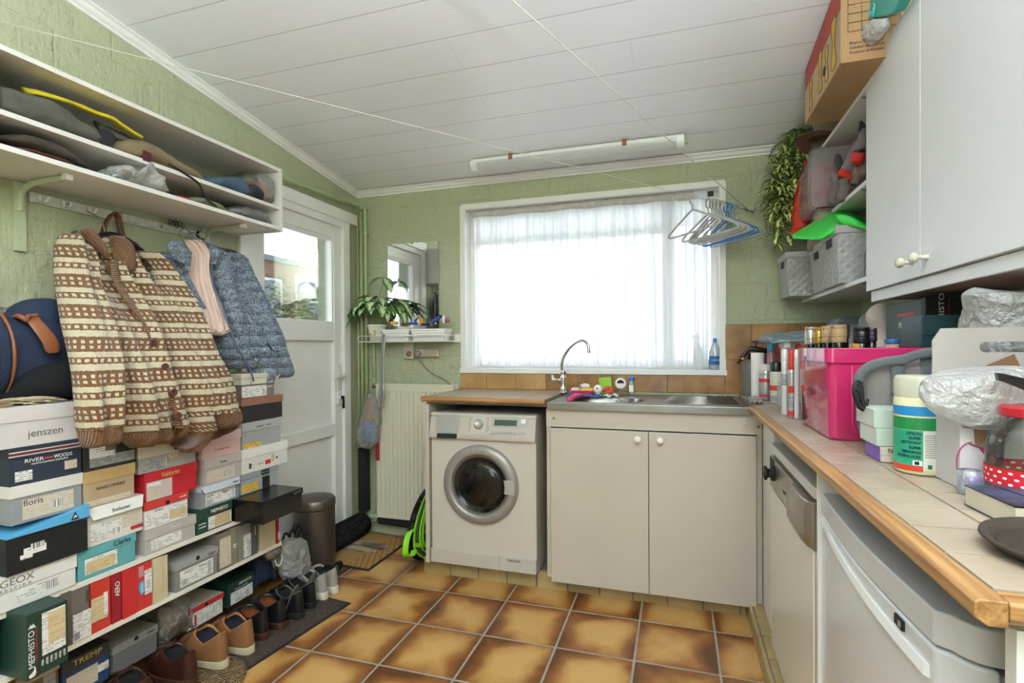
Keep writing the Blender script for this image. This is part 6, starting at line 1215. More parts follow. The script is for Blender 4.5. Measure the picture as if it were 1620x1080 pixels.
# socket, power strip, plug with cable
so = thing('wall_socket', 'yellowed old wall socket with brass button under the wire shelf', 'socket', (-1.78, YB, 1.30))
bm = B(); box(bm, -1.82, -1.742, YB-.03, YB, 1.235, 1.372); obj('housing', bm, 'old_plastic', so, bev=.004)
bm = B(); lathe(bm, [(.018, 0), (.018, .006), (.012, .010), (.010, .018), (0, .019)], 18, (-1.779, YB-.03, 1.270), (0, -1, 0)); obj('brass_button', bm, cm('a8905c', .4, .6), so, smooth=True)
ps = thing('power_strip', 'white three-way power strip on the wall left of the window', 'power strip', (-1.64, YB, 1.27))
bm = B(); box(bm, -1.732, -1.555, YB-.036, YB, 1.246, 1.298); obj('housing', bm, 'old_plastic', ps, bev=.008)
for x in (-1.645, -1.590):
    bm = B(); lathe(bm, [(.022, 0), (.021, .002), (.019, -.0), (.018, -.0)], 20, (x, YB-.036, 1.272), (0, -1, 0)); so_ = obj('socket_face', bm, 'print_grey', ps)
    bm = B(); 
    for d_ in ((-.008, 0), (.008, 0), (0, .010)): cyl(bm, (x+d_[0], YB-.0372, 1.272+d_[1]), (x+d_[0], YB-.040, 1.272+d_[1]), .0022, 8)
    obj('pin_hole', bm, 'dark', so_)
pl_ = thing('plug', 'grey round plug with a grey cable running down behind the worktop', 'plug', (-1.70, YB-.06, 1.26))
bm = B(); lathe(bm, [(.020, 0), (.022, .01), (.021, .025), (.012, .03), (0, .031)], 20, (-1.700, YB-.037, 1.272), (0, -1, 0)); tube(bm, [(-1.70, YB-.05, 1.26), (-1.705, YB-.055, 1.235)], .008, 8); obj('plug_body', bm, 'print_grey', pl_, smooth=True)
bm = B(); P = [Vector((-1.705, YB-.055, 1.238))]+[aY(x, y, YB-.02) for x, y in ((664, 568), (672, 580), (684, 590), (695, 596), (706, 602))]+[Vector((-1.46, YB-.02, 1.05))]; tube(bm, smooth_path(P, 5), .0035, 8); obj('cable', bm, 'print_grey', pl_, smooth=True)
# ---- potted plant with variegated leaves
def leaf_mat(name, dark, light, edge):
    s = NT(name); uv = s.uv(); q = s.xyz(uv); d = s.math('ABSOLUTE', s.math('SUBTRACT', q[0], .5)); n = s.noise(s.obj(), 60, 4, .7)
    f = s.math('ADD', s.math('MULTIPLY', d, 1.6), s.math('MULTIPLY', s.math('SUBTRACT', n, .5), 2.2)); s.col(s.ramp(f, [(.10, srgb(light)), (.32, srgb(light)), (.42, srgb(dark)), (.9, srgb(edge))])); s.set(rough=.4, spec=.4); s.b.inputs['Subsurface Weight'].default_value = .0
    return s.m
leaf_mat('dieffenbachia_leaf', '54804a', 'c6d19c', '35603a'); leaf_mat('hoya_leaf', '537d2c', 'eeefac', '43691f')
def leaf(bm, base, d, up, L, W, droop, nL=7):
    """pointed leaf: leaves the stem along d, bends down by droop"""
    uvl = bm.loops.layers.uv.verify(); d = Vector(d).normalized(); up = Vector(up); sd = d.cross(up).normalized(); up = sd.cross(d).normalized(); p = Vector(base); cur = d; g_ = []
    for i in range(nL+1):
        t = i/nL; w_ = W*.5*sin(pi*min(1, t*.93+.06))**.8*(1-.25*t); mid = p
        g_.append([bm.verts.new(mid - sd*w_ + up*w_*.25), bm.verts.new(mid), bm.verts.new(mid + sd*w_ + up*w_*.25)])
        rot = Matrix.Rotation(-droop/nL, 3, sd); cur = rot @ cur; up = rot @ up; p = p + cur*L/nL
    for i in range(nL):
        for k in range(2):
            f = bm.faces.new((g_[i][k], g_[i][k+1], g_[i+1][k+1], g_[i+1][k]))
            for l, (a, b) in zip(f.loops, ((k, i), (k+1, i), (k+1, i+1), (k, i+1))): l[uvl].uv = (a/2, b/nL)
pt = thing('potted_plant', 'potted plant with large cream-speckled leaves on the wire shelf', 'plant', (-1.99, 3.19, 1.358))
pc = Vector((-1.995, 3.19, 1.359)); mat('pot_white', 'dcd8cc', .3, var=.03); mat('soil', '3a2c20', .95, bump=(60, .6))
bm = B(); lathe(bm, [(.044, 0), (.046, .003), (.062, .098), (.066, .10), (.066, .112), (.060, .113), (.058, .10), (.055, .092)], 28, pc); po = obj('pot', bm, 'pot_white', pt, bev=.001)
bm = B(); rnd = random.Random(4)
for k in range(16): sphere(bm, pc+Vector((rnd.uniform(-.022, .026), -.055-rnd.uniform(-.001, .002), .028+rnd.uniform(0, .045))), .0055, 8, (1, .35, 1))
obj('flower_print', bm, cm('b59a4e'), po)
bm = B(); lathe(bm, [(.0, .094), (.056, .094)], 24, pc, cap=False); obj('soil', bm, 'soil', pt)
bm = B(); top = pc+Vector((0, 0, .10)); LV = []
rnd = random.Random(11)
spec = [(-.16, -.02, .12), (-.12, -.05, .14), (-.07, -.07, .155), (-.03, -.08, .17), (.03, -.08, .17), (.09, -.06, .15), (.13, -.03, .14), (-.10, .02, .15), (.0, -.03, .20), (.16, -.02, .15), (.20, -.03, .16), (.24, -.02, .15), (.05, -.02, .19), (-.05, -.02, .20), (.29, -.02, .13), (.12, -.0, .19), (-.19, -.01, .085), (.21, .0, .19), (.26, -.04, .17)]
sb = B()
for dx, dy, dz in spec:
    tip = top+Vector((dx*.62, dy*.6, dz*.95)); out = Vector((dx, dy*1.6-.02, .03)); tube(sb, smooth_path([top+Vector((dx*.06, 0, -.02)), top+Vector((dx*.25, dy*.3, dz*.6)), tip], 4), .0022, 5)
    leaf(bm, tip, out.normalized()+Vector((0, 0, .25)), (0, 0, 1), rnd.uniform(.13, .165), rnd.uniform(.085, .105), rnd.uniform(1.3, 1.9))
    leaf(bm, tip-Vector((0, 0, .02)), out.normalized()+Vector((rnd.uniform(-.5, .5), -.5, .0)), (0, 0, 1), rnd.uniform(.10, .14), rnd.uniform(.07, .09), rnd.uniform(1.1, 1.7))
tube(sb, smooth_path([top, top+Vector((.02, -.01, .15)), top+Vector((.055, -.02, .27)), top+Vector((.075, -.02, .33))], 5), .0025, 5)
leaf(bm, top+Vector((.07, -.02, .33)), (-.9, -.2, .05), (0, 0, 1), .12, .07, 1.0); leaf(bm, top+Vector((.075, -.02, .33)), (.35, -.2, -.2), (0, -.4, 1), .125, .075, 1.2); leaf(bm, top+Vector((.07, -.02, .33)), (.0, .1, 1), (0, -1, 0), .03, .012, .2)
for v in bm.verts:
    v.co.y = min(v.co.y, YB-.014)
    if v.co.z < 1.44 and abs(v.co.x-pc.x) < .07 and v.co.y > 3.12: v.co.y = 3.12-.01
obj('foliage', bm, 'dieffenbachia_leaf', pt, smooth=True, keep=True); obj('stems', sb, cm('7a8f4a'), pt, smooth=True)
# ---- two white pierced baskets with odds and ends
def pierced():
    s = NT('pierced_white'); q = s.xyz(s.obj()); a = s.math('FRACT', s.math('MULTIPLY', s.math('ADD', q[0], q[1]), 62)); b = s.math('FRACT', s.math('MULTIPLY', q[2], 70)); d = s.math('ADD', s.math('ABSOLUTE', s.math('SUBTRACT', a, .5)), s.math('ABSOLUTE', s.math('SUBTRACT', b, .5)))
    f = s.math('MULTIPLY', s.math('LESS_THAN', d, .27), s.math('MULTIPLY', s.math('GREATER_THAN', q[2], .014), s.math('LESS_THAN', q[2], .052))); s.col(s.mix(f, srgb('e9e7e2'), srgb('77756f'))); s.set(rough=.4)
pierced()
for (xa, xb, lbl) in ((-1.915, -1.715, 'white pierced basket on the wire shelf beside the plant'), (-1.700, -1.452, 'white pierced basket at the right end of the wire shelf')):
    t = thing('basket', lbl, 'basket', ((xa+xb)/2, 3.19, 1.358)); bm = B(); rs = []
    for o_, z in ((.012, 0), (0, .066), (-.004, .068), (-.004, .078), (.004, .078), (.006, .066), (.016, .004)): rs.append([(xa+o_, 3.135+o_, 1.358+z), (xb-o_, 3.135+o_, 1.358+z), (xb-o_, 3.245-o_, 1.358+z), (xa+o_, 3.245-o_, 1.358+z)])
    rings(bm, rs); obj('basket_wall', bm, 'pierced_white', t, bev=.0015)
def bit(name, mt, lbl, cat, px, py, sz, Y=3.18, rot=0, kind='box'):
    p = aY(px, py, Y); bm = B()
    if kind == 'box': box(bm, -sz[0], sz[0], -sz[1], sz[1], -sz[2], sz[2], Matrix.Translation(p) @ Matrix.Rotation(rot, 4, 'Y'))
    elif kind == 'ball': sphere(bm, p, sz[0], 12, (1, sz[1]/sz[0], sz[2]/sz[0]))
    else: tube(bm, [p-Matrix.Rotation(rot, 3, 'Y') @ Vector((sz[2], 0, 0)), p+Matrix.Rotation(rot, 3, 'Y') @ Vector((sz[2], 0, 0))], sz[0], 10)
    return one(name, bm, mt, lbl, cat, smooth=(kind != 'box'), bev=.003 if kind == 'box' else 0)
mat('orange_plastic', 'd98f2e', .4); mat('blue_plastic', '2a4a9a', .4); mat('yellow_plastic', 'd8bd3a', .4); mat('grey_cloth', 'a8a6a6', .8); mat('copper_pink', 'a8705e', .35, .3)
bit('yellow_tin', 'yellow_plastic', 'small yellow tin in the left white basket', 'tin', 624, 511, (.02, .02, .012)); bit('red_ball', 'coral_red', 'small reddish round thing at the left end of the left white basket', 'ball', 617, 511, (.012, .015, .012), kind='ball')
bit('folded_paper', 'grey_cloth', 'grey pointed folded paper rising from the left white basket', 'paper', 640, 506, (.022, .003, .022), rot=radians(45)); bit('blue_case', 'blue_plastic', 'flat blue case between the two white baskets', 'case', 655, 511.5, (.032, .02, .008))
bit('white_paper', 'white_card', 'white folded paper beside the orange cap', 'paper', 662, 509, (.012, .003, .018), rot=radians(40)); bit('orange_cap', 'orange_plastic', 'orange cap poking out of the right white basket', 'cap', 667, 507.5, (.013, .012, .018), rot=radians(-15))
bit('toothpaste_tube', 'blue_plastic', 'white and blue tube leaning in the right white basket', 'tube', 690, 505, (.013, .013, .04), rot=radians(-35), kind='tube'); bit('white_bottle', 'white_card', 'small white bottle upright in the right white basket', 'bottle', 702, 505, (.009, .009, .026), kind='tube', rot=radians(90))
bit('pink_ball', 'copper_pink', 'dusky pink round thing at the right end of the right basket', 'ball', 708, 506.5, (.019, .019, .018), kind='ball'); bit('black_ball', 'black_plastic', 'small black round knob behind the leaning tube', 'ball', 699, 500, (.009, .009, .008), kind='ball')
bm = B(); P = [aY(x, y, YB-.02) for x, y in ((683, 458), (689, 462), (690, 480), (688, 505))]; 
rows = [(aY(l, py, YB-.02), aY(r_, py, YB-.02), .012) for py, l, r_ in ((462, 686.5, 689), (472, 685, 690), (480, 680, 690), (495, 680, 690), (508, 683, 689))]; bm.free()
one('shoehorn', loft(rows, 12, 4, n=Vector((0, -1, 0))), 'black_plastic', 'black shoehorn hanging in front of the mirror edge', 'shoehorn', smooth=True)
# ============================================================ WINDOW: sheer curtain, bottles on the sill
def sheer():
    s = NT('sheer_curtain'); t = s.n('BsdfTransparent'); t.inputs[0].default_value = (1, 1, 1, 1); d = s.n('BsdfDiffuse'); d.inputs[0].default_value = srgb('f3f3f4'); tl = s.n('BsdfTranslucent'); tl.inputs[0].default_value = srgb('f6f6f8')
    a = s.n('MixShader'); a.inputs[0].default_value = .68; s.l(d.outputs[0], a.inputs[1]); s.l(tl.outputs[0], a.inputs[2]); b = s.n('MixShader'); s.l(a.outputs[0], b.inputs[2]); s.l(t.outputs[0], b.inputs[1])
    q = s.xyz(s.uv()); w_ = s.noise(s.map(s.uv(), sc=(400, 900, 1)), 1, 2); lw = s.n('LayerWeight'); lw.inputs[0].default_value = .5
    f = s.math('ADD', .80, s.math('MULTIPLY', lw.outputs['Facing'], .25)); f = s.math('MINIMUM', s.math('ADD', f, s.math('MULTIPLY', w_, .12)), 1); s.l(f, b.inputs[0]); s.l(b.outputs[0], s.o.inputs[0])
sheer()
cu = thing('net_curtain', 'white sheer pleated curtain covering the whole window', 'curtain', (-.55, 3.33, 1.18))
rnd = random.Random(12); K_ = [rnd.uniform(-1, 1) for _ in range(40)]
def cur(u, v, z0, z1, Y, amp, cnt, xa, xb):
    z = lerp(z1, z0, v); x = lerp(xa, xb, u); ph = u*cnt*2*pi+1.2*sin(u*19+v*.6)+.8*sin(u*47)
    s_ = sin(ph); y = Y+amp*(.35+.65*v)*(abs(s_)**.6*(1 if s_ > 0 else -1)); return (x+.006*sin(ph*2+1)*v, y, z+.004*sin(u*31)*v)
bm = B(); sheet(bm, lambda u, v: cur(u, v, 1.186, 2.235, 3.332, .017, 27, -1.325, .175), 620, 14); obj('drape', bm, 'sheer_curtain', cu, smooth=True, keep=True)
bm = B(); rnd = random.Random(3); x = -1.30
while x < .16:
    w_ = rnd.uniform(.010, .028); sheet(bm, lambda u, v, x=x, w_=w_, a=rnd.uniform(0, 6): (x+w_*u+.006*sin(v*3+a)+.004*v*sin(a), 3.350+.004*sin(u*3+a), lerp(2.19, 1.19, v)), 2, 10); x += rnd.choice((.045, .06, .085, .11))
obj('fold_backs', bm, 'sheer_curtain', cu, smooth=True, keep=True)
bm = B(); sheet(bm, lambda u, v: cur(u, v, 2.035, 2.225, 3.356, .006, 14, -1.30, .18), 260, 4); obj('valance', bm, 'sheer_curtain', cu, smooth=True, keep=True)
mat('curtain_tape', 'cdc9c4', .8); bm = B(); sheet(bm, lambda u, v: cur(u, v, 2.19, 2.238, 3.318, .003, 27, -1.325, .10), 300, 2); obj('header_tape', bm, 'curtain_tape', cu, smooth=True, solid=.002)
bm = B(); box(bm, -1.375, .245, 3.318, 3.336, 2.236, 2.251); obj('curtain_rail', bm, 'white_paint', cu)
bm = B(); p = aY(1124, 307, 3.31); box(bm, p.x-.016, p.x+.016, 3.30, 3.31, p.z-.014, p.z+.014); one('rail_clip', bm, 'dark', 'small dark square clip near the top right window corner', 'clip')
for (px, w_, h_, lbl, blue) in ((1131, .034, .19, 'clear bottle with blue band standing on the sill at the right', True), (1104, .030, .20, 'white spray bottle behind the curtain on the sill', False)):
    p = aY(px, 560, 3.372 if not blue else 3.30); z0 = WZ0+.0125; t = thing('bottle', lbl, 'bottle', (p.x, p.y, z0))
    bm = B(); lathe(bm, [(w_*.95, 0), (w_, .006), (w_, h_*.55), (w_*.45, h_*.78), (w_*.36, h_*.85)], 24, (p.x, p.y, z0)); obj('bottle_body', bm, 'clear_plastic' if blue else 'white_card', t, smooth=True)
    bm = B(); cyl(bm, (p.x, p.y, z0+h_*.84), (p.x, p.y, z0+h_*.97), .011, 14)
    if not blue: box(bm, p.x-.035, p.x+.014, p.y-.008, p.y+.008, z0+h_*.95, z0+h_*1.06)
    obj('cap', bm, 'blue_cap' if blue else 'white_card', t, bev=.002)
    if blue: bm = B(); lathe(bm, [(w_*1.01, 0), (w_*1.012, .001), (w_*1.012, .05), (w_*1.01, .051)], 24, (p.x, p.y, z0+.03), cap=False); lb_ = obj('label', bm, 'blue_print', t, smooth=True); text('MAXIMUM', .011, 'ink_white', (p.x, p.y-w_*1.03-.002, z0+.056), (1, 0, 0), (0, 0, 1), lb_, width=.045)
# ============================================================ CEILING LAMP, washing line, hangers
glassy('lamp_diffuser', 'f6f6f6', .12, .15, .75, 'f1f1f1')
fl = thing('fluorescent_lamp', 'long white fluorescent batten lamp on the ceiling above the window', 'lamp', (-.58, 3.03, 2.47)); yl = 3.035; zc = cz(yl)-.006
Mt = Matrix.Translation((0, yl, zc)) @ Matrix.Rotation(-math.atan(SL), 4, 'X')
def lampmesh(prof, x0, x1): bm = B(); rings(bm, [[Mt @ Vector((x, a, b)) for a, b in prof] for x in (x0, x1)]); return bm
obj('lamp_base', lampmesh([(-.035, 0), (.035, 0), (.035, -.022), (-.035, -.022)], -1.205, .035), 'plastic_white', fl, bev=.002)
obj('diffuser', lampmesh([(.040*cos(a*pi/8), -.022-.034*sin(a*pi/8)) for a in range(9)], -1.17, .0), 'lamp_diffuser', fl, smooth=False, bev=.001)
for x0, x1 in ((-1.21, -1.168), (-.002, .04)): obj('end_cap', lampmesh([(.044*cos(a*pi/8), -.012-.046*sin(a*pi/8)) for a in range(9)], x0, x1), 'plastic_white', fl, bev=.002)
obj('starter', lampmesh([(-.01, -.02), (.01, -.02), (.01, -.04), (-.01, -.04)], .04, .058), 'pipe_green', fl, bev=.002)
for x in (-.95, -.28): obj('metal_clip', lampmesh([(-.045, .006), (-.037, .006), (-.037, -.030), (-.045, -.030)], x-.012, x+.012), 'copper_pink', fl)
mat('cord_white', 'd6d0c4', .8)
Hk = Vector((.385, 3.235, 2.075))
La = Vector((-2.195, 1.187, 2.43)); d1 = (La-Hk)
bm = B()
def sag(a, b, s_, n=24): return [a.lerp(b, i/n)-Vector((0, 0, s_*sin(pi*i/n))) for i in range(n+1)]
La2 = La+(La-Hk).normalized()*.0
tube(bm, sag(Hk, La2, .0), .0019, 6); one('washing_line', bm, 'cord_white', 'white cord from the hook right of the window to the left wall above the shelf', 'cord', smooth=True)
e2 = aZ(810, 0, 2.42); dd_ = (e2-Hk); e3 = Hk+dd_*1.55; bm = B(); tube(bm, sag(Hk, e3, .0), .0024, 6); one('washing_line', bm, 'cord_white', 'white cord from the hook right of the window running towards the viewer under the ceiling', 'cord', smooth=True)
hk = thing('turnbuckle', 'small steel turnbuckle hook right of the window holding the cords', 'hook', (Hk.x, YB, Hk.z))
bm = B(); tube(bm, [Hk+Vector((-.006, -.005, 0)), Hk+Vector((.02, .02, .0)), Hk+Vector((.035, .045, .0))], .004, 8); obj('screw_eye', bm, 'steel', hk, smooth=True)
bm = B(); tube(bm, [Hk+Vector((.028, .01, -.018)), Hk+Vector((.034, .02, 0)), Hk+Vector((.04, .02, .02))], .0035, 8); cyl(bm, Hk+Vector((-.03, -.03, .003)), Hk+Vector((-.002, -.004, 0)), .006, 8); obj('wing_nut', bm, 'steel', hk, smooth=True)
mat('hanger_grey', 'bdbcb9', .35, .1, var=.03); mat('hanger_blue', '2d78c4', .3, var=.03); mat('hanger_light_blue', '78b6e0', .3, var=.03)
def hanger(t_, mt, lbl, r=.0042, W=.20, Hh=.125, yaw_=0, cat='hanger', thick=1, group=None):
    P = Hk + d1*t_; u = Vector((.62, -.785, 0)); u = Matrix.Rotation(yaw_, 3, 'Z') @ u; z = Vector((0, 0, 1)); bm = B()
    h = [P+z*.003+u*a+z*b for a, b in ((.019, -.022), (.021, -.008), (.015, .004), (.0, .008), (-.015, .002), (-.021, -.014), (-.017, -.032), (-.004, -.045), (0, -.062), (0, -.072))]
    tube(bm, smooth_path(h, 4), r, 8)
    o_ = P+z*(-.072); loop = [(0, 0), (.03, -.010), (.10, -.045), (.165, -.078), (W-.008, -.093), (W+.004, -.105), (W-.006, -.117), (.12, -.1195), (0, -.12), (-.12, -.1195), (-W+.006, -.117), (-W-.004, -.105), (-W+.008, -.093), (-.165, -.078), (-.10, -.045), (-.03, -.010)]
    tube(bm, smooth_path([o_+u*a+z*b for a, b in loop]+[o_], 3), r*thick, 8)
    return one('coat_hanger', bm, mt, lbl, cat, group, smooth=True, org=P)
names = ['nearest of the grey plastic hangers on the washing line, a little apart', 'second grey plastic hanger on the washing line from the apart one', 'third grey plastic hanger on the washing line', 'fourth grey plastic hanger on the washing line', 'fifth grey plastic hanger on the washing line', 'grey plastic hanger touching the blue ones on the washing line']
for k, t_ in enumerate((.118, .085, .078, .071, .064, .057)): hanger(t_, 'hanger_grey', names[k], r=.0058, yaw_=.06*sin(k*2.1), thick=.95, group='grey hangers on the washing line')
for k, (t_, lbl) in enumerate(((.048, 'deep blue hanger next to the grey hangers'), (.042, 'deep blue hanger in the middle of the blue ones'))): hanger(t_, 'hanger_blue', lbl, W=.205, yaw_=-.08+.05*k, group='blue hangers on the washing line')
hanger(.034, 'hanger_light_blue', 'pale blue hanger nearest the hook in the wall', W=.205, yaw_=-.12, group='blue hangers on the washing line')
hanger(.026, 'clear_plastic', 'clear thin hanger last by the wall hook', r=.002, W=.20, yaw_=-.02)
# ============================================================ RIGHT WALL: wall cabinet, shelves and what stands on them
mat('cabinet_white', 'dfdfe0', .38, var=.015, vscale=3); mat('under_cabinet', 'd9cfc8', .4, var=.05)
wc = thing('wall_cabinet', 'white hanging wall cabinet with two pale round knobs', 'cabinet', (.8, 1.75, 1.47)); CY0, CY1, CZ0, CZ1 = .86, 2.222, 1.505, 2.318
bm = B(); box(bm, .682, XR-.001, CY0, CY1-.002, 1.472, CZ1-.002); obj('carcass', bm, 'under_cabinet', wc, bev=.001)
bm = B(); box(bm, .672, .684, CY0, CY1-.01, 1.465, 1.503); obj('pelmet', bm, 'cabinet_white', wc, bev=.003)
for y0, y1, ky in ((1.776, CY1, 1.822), (1.272, 1.772, 1.728), (.868, 1.268, .92)):
    bm = B(); box(bm, .660, .681, y0, y1, CZ0, CZ1); d = obj('door', bm, 'cabinet_white', wc, bev=.002)
    p = aX(1434, 425, .64); q = aX(1456, 414, .64); kz = 1.552
    bm = B(); lathe(bm, [(.009, 0), (.009, .004), (.006, .010), (.006, .022), (.012, .026), (.0155, .032), (.0155, .038), (.011, .043), (0, .045)], 22, (.661, ky, kz), (-1, 0, 0)); obj('knob', bm, cm('d9d4c0', .25), d, smooth=True)
SXF = .660
for z, lbl in ((1.545, 'lowest white wall shelf board beside the wall cabinet'), (1.898, 'middle white wall shelf board beside the wall cabinet'), (2.243, 'top white wall shelf board beside the wall cabinet')):
    bm = B(); box(bm, SXF, XR-.001, CY1+.003, YB-.004, z, z+.017); t = one('shelf_board', bm, 'cabinet_white', lbl, 'shelf', bev=.001)
    bm = B(); cyl(bm, (SXF+.004, CY1+.06, z-.004), (SXF+.03, CY1+.06, z-.004), .004, 8); obj('shelf_pin', bm, 'print_grey', t)
ZB, ZM, ZT2 = 1.5625, 1.9155, 2.2605
# baskets with diamond relief
def diamond():
    s = NT('grey_woven_plastic'); q = s.xyz(s.obj()); a = s.math('MULTIPLY', s.math('ADD', q[0], q[1]), 24); b = s.math('MULTIPLY', q[2], 24)
    u = s.math('ABSOLUTE', s.math('SUBTRACT', s.math('FRACT', s.math('ADD', a, b)), .5)); v = s.math('ABSOLUTE', s.math('SUBTRACT', s.math('FRACT', s.math('SUBTRACT', a, b)), .5)); h = s.math('MAXIMUM', u, v)
    s.col(s.mix(s.math('MULTIPLY', h, 1), srgb('9c9b9a'), srgb('b9b8b7'))); s.set(rough=.28); s.bump(h, .45, .01)
diamond(); mat('grey_plastic', 'b0afae', .3, var=.02)
def wbasket(lbl, x0, x1, y0, y1, z0, h, taper=.012):
    t = thing('storage_basket', lbl, 'basket', ((x0+x1)/2, (y0+y1)/2, z0)); bm = B(); rs = []
    for o_, z in ((taper, 0), (.0, h*.86), (-.004, h*.87), (-.005, h), (.003, h), (.004, h*.87), (taper+.005, .006)): rs.append([(x0+o_, y0+o_, z0+z), (x1-o_, y0+o_, z0+z), (x1-o_, y1-o_, z0+z), (x0+o_, y1-o_, z0+z)])
    rings(bm, rs[:2]+[rs[5], rs[6]]); obj('basket_wall', bm, 'grey_woven_plastic', t, bev=.003)
    bm = B(); rings(bm, [rs[1], rs[2], rs[3], rs[4], rs[5]], cap=False); rm = obj('rim', bm, 'grey_plastic', t, bev=.002)
    ym = (y0+y1)/2; bm = B(); box(bm, x0-.002, x0+.006, ym-.035, ym+.035, z0+h*.70, z0+h*.84); obj('grip_hole', bm, 'dark', t); return t
wbasket('largest grey basket with diamond relief on the lowest shelf, nearest the cabinet', .622, .90, 2.44, 2.68, ZB, .235)
wbasket('grey basket in the middle of the three on the lowest shelf', .632, .90, 2.70, 2.94, ZB, .225)
wbasket('grey basket at the far end of the lowest shelf near the wall plant', .535, .80, 2.98, 3.22, ZB, .225)
bm = B(); tube(bm, [(.68, 2.5, 1.76), (.682, 2.5, 1.80), (.684, 2.498, 1.834)], [.026, .028, .020], 16); one('terracotta_pot', bm, cm('a04a34', .7), 'reddish clay cone poking out of the largest grey basket', 'pot', smooth=False, bev=.003)
# green dustpan on the baskets
gd = thing('dustpan', 'bright green plastic dustpan lying on the grey baskets', 'dustpan', (.62, 2.6, 1.80)); mat('lime_plastic', '3fd24f', .35, var=.03)
P = [(1253, 372, 2.75), (1275, 362, 2.72), (1310, 348, 2.68), (1325, 329, 2.65), (1340, 338, 2.6), (1369, 352, 2.5)]
rows = [(aY(1253, 371, 2.62), aY(1255, 377, 2.60), .006), (aY(1280, 356, 2.72), aY(1292, 378, 2.50), .012), (aY(1305, 340, 2.74), aY(1306, 374, 2.48), .03), (aY(1325, 331, 2.72), aY(1328, 362, 2.46), .035), (aY(1345, 338, 2.70), aY(1350, 362, 2.45), .03), (aY(1372, 350, 2.66), aY(1372, 362, 2.44), .015)]
obj('pan', loft(rows, 18, 5, n=Vector((0, 0, 1)), pw=5, rough=.002), 'lime_plastic', gd, smooth=True)
rows = [(aY(1322, 340, 2.46), aY(1330, 352, 2.45), .01), (aY(1335, 340, 2.45), aY(1338, 356, 2.44), .014), (aY(1352, 346, 2.43), aY(1352, 358, 2.42), .014), (aY(1372, 358, 2.42), aY(1372, 364, 2.41), .01)]
obj('folded_edge', loft(rows, 12, 5, n=Vector((0, -.4, 1)), pw=5), 'lime_plastic', gd, smooth=True)
mat('towel_beige', '9f9388', .95, bump=(180, .8))
def roll(lbl, px, py, Y, r, ln=.16):
    p = aY(px, py, Y); bm = B(); P = []
    for k in range(40): a = k*.42; rr = r*(.25+.75*k/39); P.append((a, rr))
    rs = [[Vector((p.x+o_, p.y+rr*cos(a), p.z+rr*sin(a))) for a, rr in P]+[Vector((p.x+o_, p.y+(rr-.007)*cos(a), p.z+(rr-.007)*sin(a))) for a, rr in reversed(P)] for o_ in (0, ln)]
    rings(bm, rs, cap=True); return one('rolled_towel', bm, 'towel_beige', lbl, 'towel', smooth=True)
roll('grey beige rolled towel above the green dustpan', 1290, 346, 2.72, .052); roll('grey beige rolled towel below the green dustpan', 1279, 388, 2.88, .042)
# small jars and boxes at the cabinet edge
t = thing('jar', 'small clear jar with brown liquid beside the largest grey basket', 'jar', (.70, 2.36, ZB))
bm = B(); lathe(bm, [(.017, 0), (.018, .003), (.018, .10), (.012, .112), (.012, .12)], 18, (.712, 2.36, ZB)); obj('glass', bm, 'clear_glass', t, smooth=True)
bm = B(); lathe(bm, [(.0155, .002), (.0155, .05)], 18, (.712, 2.36, ZB)); obj('liquid', bm, cm('6b3320', .2), t)
bm = B(); box(bm, .745, .82, 2.30, 2.38, ZB, ZB+.155); one('white_box', bm, 'white_card', 'white box partly behind the cabinet edge on the lowest shelf', 'box', bev=.002)
t = thing('jar', 'clear round jar standing on the white box at the cabinet edge', 'jar', (.772, 2.34, ZB+.1555))
bm = B(); lathe(bm, [(.024, 0), (.026, .004), (.026, .028), (.022, .034)], 20, (.772, 2.34, ZB+.156)); obj('glass', bm, 'clear_plastic', t, smooth=True)
bm = B(); lathe(bm, [(.025, .034), (.025, .05), (.022, .053)], 20, (.772, 2.34, ZB+.156)); obj('lid', bm, 'clear_plastic', t, bev=.002)
# clear box with red contents on the middle shelf
glassy('frosted_plastic', 'f6f6f8', .12, .12, .24, 'e4e6ea'); glassy('red_film', 'ffd0d0', .1, .2, .8, 'd0606a')
cb = thing('storage_box', 'frosted clear storage box with red contents on the middle shelf', 'storage box', (.73, 2.8, ZM))
def rrect(y, x0, x1, z0, z1, r=.03, n=5):
    out = []
    for cx_, cz_, a0 in ((x1-r, z1-r, 0), (x0+r, z1-r, pi/2), (x0+r, z0+r, pi), (x1-r, z0+r, 3*pi/2)):
        for k in range(n+1): a = a0+pi/2*k/n; out.append(Vector((cx_+r*cos(a), y, cz_+r*sin(a))))
    return out
bm = B(); rings(bm, [rrect(2.64, .562, .87, ZM+.001, 2.19), rrect(2.66, .562, .87, ZM+.001, 2.19), rrect(2.665, .575, .86, ZM+.008, 2.182), rrect(2.95, .585, .85, ZM+.014, 2.17)], cap=False); obj('box_wall', bm, 'frosted_plastic', cb, bev=.001)
bm = B(); rings(bm, [rrect(2.641, .572, .862, ZM+.01, 2.182, .025), rrect(2.648, .572, .862, ZM+.01, 2.182, .025)]); obj('box_base', bm, 'frosted_plastic', cb)
bm = B(); box(bm, .60, .85, 2.655, 2.93, ZM+.016, 2.13)
for k in range(26): box(bm, .61, .84, 2.652, 2.656, ZM+.03+k*.0068, ZM+.033+k*.0068)
obj('red_folders', bm, cm('e06672', .4), cb)
bm = loft([(aY(l, py, 3.02), aY(r_, py, 3.02), th) for py, l, r_, th in ((258, 1272, 1280, .03), (290, 1262, 1282, .06), (320, 1256, 1283, .08), (345, 1254, 1283, .08), (368, 1250, 1278, .05), (372, 1252, 1270, .02))], 26, 6, rough=.014, rfreq=18, seed=61, n=Vector((0, -1, 0)), pw=3)
mat('red_bag', 'd8371f', .35, bump=(40, .3)); one('red_bag', bm, 'red_bag', 'crumpled bright red bag hanging between the clear box and the wall plant', 'bag', smooth=True)
